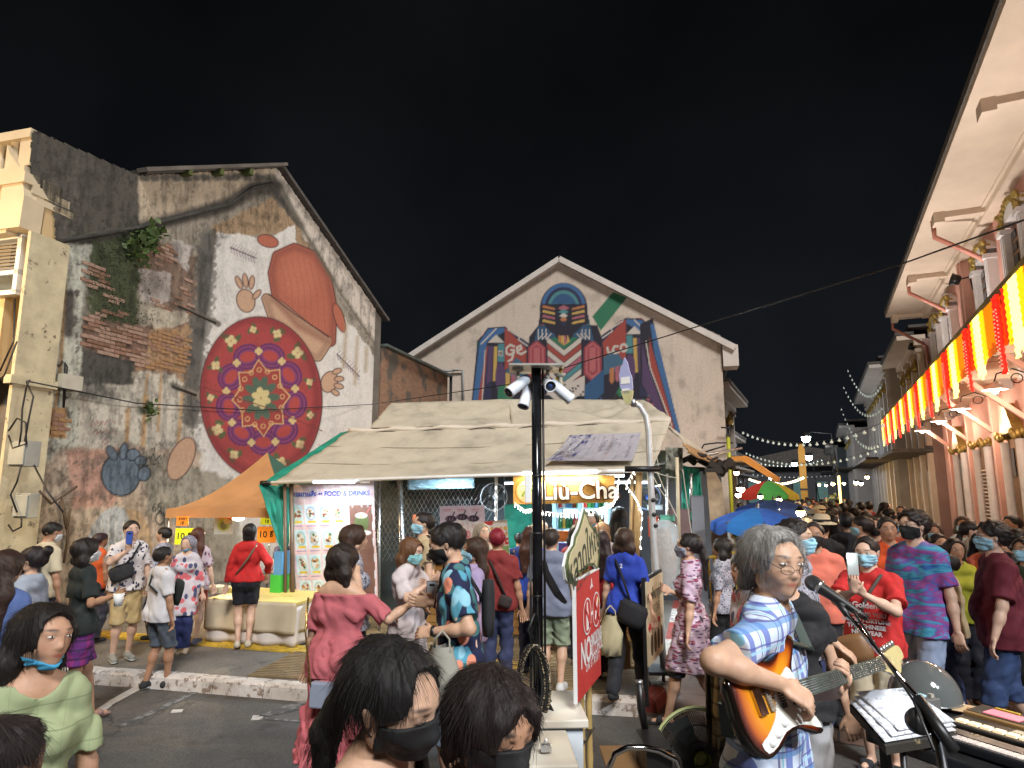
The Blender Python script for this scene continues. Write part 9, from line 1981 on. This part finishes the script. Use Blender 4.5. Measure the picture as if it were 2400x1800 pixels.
spots = [(1816,1212,9.5,0,0),(1925,1216,7.6,0,4),(1952,1208,8.6,1,6),(1985,1203,8.0,0,0),(2018,1212,7.4,5,9),(2050,1214,7.8,2,2),(2015,1178,14,0,0),(2036,1176,14.5,0,2),(1975,1180,13,0,4),(1958,1186,12,1,1),(1930,1182,13,6,5),(1905,1180,15,3,1),(2085,1192,11,4,5),(2112,1186,11.5,2,10),(1886,1176,17,7,1),(1868,1180,18,0,4),(1921,1190,11,6,5),(2060,1205,9.4,0,4),(2030,1200,10.5,1,9),(2000,1192,11.5,5,3),(2170,1212,9,0,4),(2188,1228,7.9,3,2),(2255,1212,8.6,3,1),(2275,1222,7.7,4,5),(2200,1262,7.0,6,3),(2300,1250,7.0,7,8),(2382,1240,7.2,0,6),(1945,1176,20,0,1),(1914,1174,22,2,5),(1990,1172,20,1,8),(1880,1170,28,0,0),(1898,1170,27,3,1),(1925,1168,30,0,4),(1960,1170,27,5,2),(1980,1168,25,7,1),(1850,1180,20,1,6),(1735,1178,16,0,0),(1760,1196,13,5,6),(1700,1210,11,4,7),(1832,1192,13,6,10),(2140,1200,10,1,4),(2098,1210,8.6,7,8),(2345,1232,8.0,5,11),(1868,1216,8.6,1,4),(1842,1204,11,0,9),(1905,1166,34,0,2),(1890,1165,38,1,0),(1870,1166,34,6,5),(1935,1166,33,7,6),(1950,1190,10.4,0,4),(2075,1178,13.5,4,1)]
lab_ = ['man with his back turned','long haired woman with her back turned','masked man coming closer','woman in a blue mask coming closer','ponytailed woman crossing','shaggy haired man crossing','black masked man facing the square','long haired woman facing the square']
cn_ = ['black shirt','pale shirt','dark red shirt','navy shirt','black jacket','tan shirt','charcoal shirt','blue grey shirt','rust shirt','plain dark top','grey shirt','midnight top']; seen_ = set(); used_p = set()
where = lambda px,Y: 'far down the street' if Y > 24 else ('mid street' if Y > 13 else ('near the umbrellas' if px < 1860 else ('before the pink house' if px > 2060 else 'behind the coral polo')))
groups_ = {}
for n_,(px,py,Y,pj,cj) in enumerate(spots):
 r0,h0,j = protos[pj]; v = atY(px,py,Y); hgt = v.z-.012; s_ = max(.88,min(1.14,hgt/h0))
 if pj in used_p: c_ = copy_tree(r0)
 else: c_ = r0; used_p.add(pj)
 c_.location = (v.x,v.y,.012); c_.scale = (s_,s_,s_); c_.rotation_euler = (0,0,r0.rotation_euler.z+rr.uniform(-.4,.4) if c_ is not r0 else r0.rotation_euler.z)
 L_ = '%s in a %s, %s' % (lab_[pj],cn_[cj],where(px,Y)); q_ = L_;
 if L_ in seen_: L_ = '%s in %s, %s, %s' % (lab_[pj],cn_[cj],where(px,Y),['half hidden','by taller heads','between walkers','at the edge','next along'][(len([1 for x in seen_ if x.startswith(q_)])-1) % 5])
 while L_ in seen_: L_ = q_+random.Random(len(L_)+n_).choice([', shoulders showing',', only hair showing',', head tilted',', walking in step'])
 seen_.add(L_); c_['label'] = L_; c_['group'] = 'walkers in the street'
 for ch in c_.children:
  if ch.name.startswith('shirt'): ch.color = (*cols_[cj],1)
# straw hats on two of them
for i,(px,py,Y) in enumerate(((1921,1196,10.9),(1926,1222,7.6),(1908,1208,9.2))):
 v = atY(px,py,Y); e = empty('straw_hat',v,0,['pale straw hat highest in the crowd behind the coral polo','cream hat with a dark band just over the coral polo','grey brimmed hat beside the cream hat'][i],'hat'); m = MB(); m.lathe([(.16,-.03),(.155,-.02),(.095,0),(.09,.06),(.06,.085),(0,.09)],None,16); m.build('crown',mat('straw',(.50,.42,.28),.8,var=.3),e); m = MB(); m.lathe([(.096,.0),(.096,.025)],None,16); m.build('band',BLACK,e)
v = atY(2348,1252,6.6);
# motorbikes parked under the blue umbrellas
def motorbike(px,py,Y,rz,col,lab):
 v = atY(px,py,Y); e = empty('motorbike',(v.x,v.y,.012),rz,lab,'motorbike')
 for x in (-.6,.6):
  m = MB(); m.tube([(x+.27*math.cos(a),0,.29+.27*math.sin(a)) for a in [2*math.pi*i/20 for i in range(21)]],.04,None,6,False); w_ = m.build('wheel',BLACK,e)
  m = MB();
  for i in range(6): a = math.pi*i/3; m.bar((x,0,.29),(x+.25*math.cos(a),0,.29+.25*math.sin(a)),.012)
  m.build('spokes',STEEL,w_)
 m = MB(); m.prism([(-.75,.62),(-.3,.5),(.1,.42),(.38,.7),(.42,.95),(.30,.95),(.15,.60),(-.2,.70),(-.7,.78)],-.11,.11); m.build('fairing',GLOSS,e,color=col,bevel=.02)
 m = MB(); m.prism([(-.72,.76),(.1,.70),(.12,.76),(-.4,.84),(-.7,.86)],-.12,.12); m.build('seat',BLACK,e,bevel=.02)
 m = MB(); m.tube([(.6,0,.3),(.40,0,.98)],.025,None,6); m.tube([(.36,-.33,1.02),(.42,0,.98),(.36,.33,1.02)],.014,None,6); m.build('handlebar',STEEL,e)
 m = MB(); m.sph((.50,0,.88),.08,None,10); m.build('headlight',CAMW,e)
 for s_ in (-1,1): m = MB(); m.tube([(.38,s_*.25,1.02),(.34,s_*.3,1.2)],.006); m.lathe([(0,0),(.05,0),(.05,.015),(0,.02)],None,12,Matrix.Translation((.34,s_*.3,1.24)) @ rotm('Y',-80)); m.build('mirror',CHR,e)
motorbike(1735,1300,8.6,-.9,(.03,.04,.05),'dark motorbike parked under the bright blue umbrella'); motorbike(1775,1300,9.4,-1.1,(.4,.3,.03),'motorbike with yellow fairing behind the dark one')
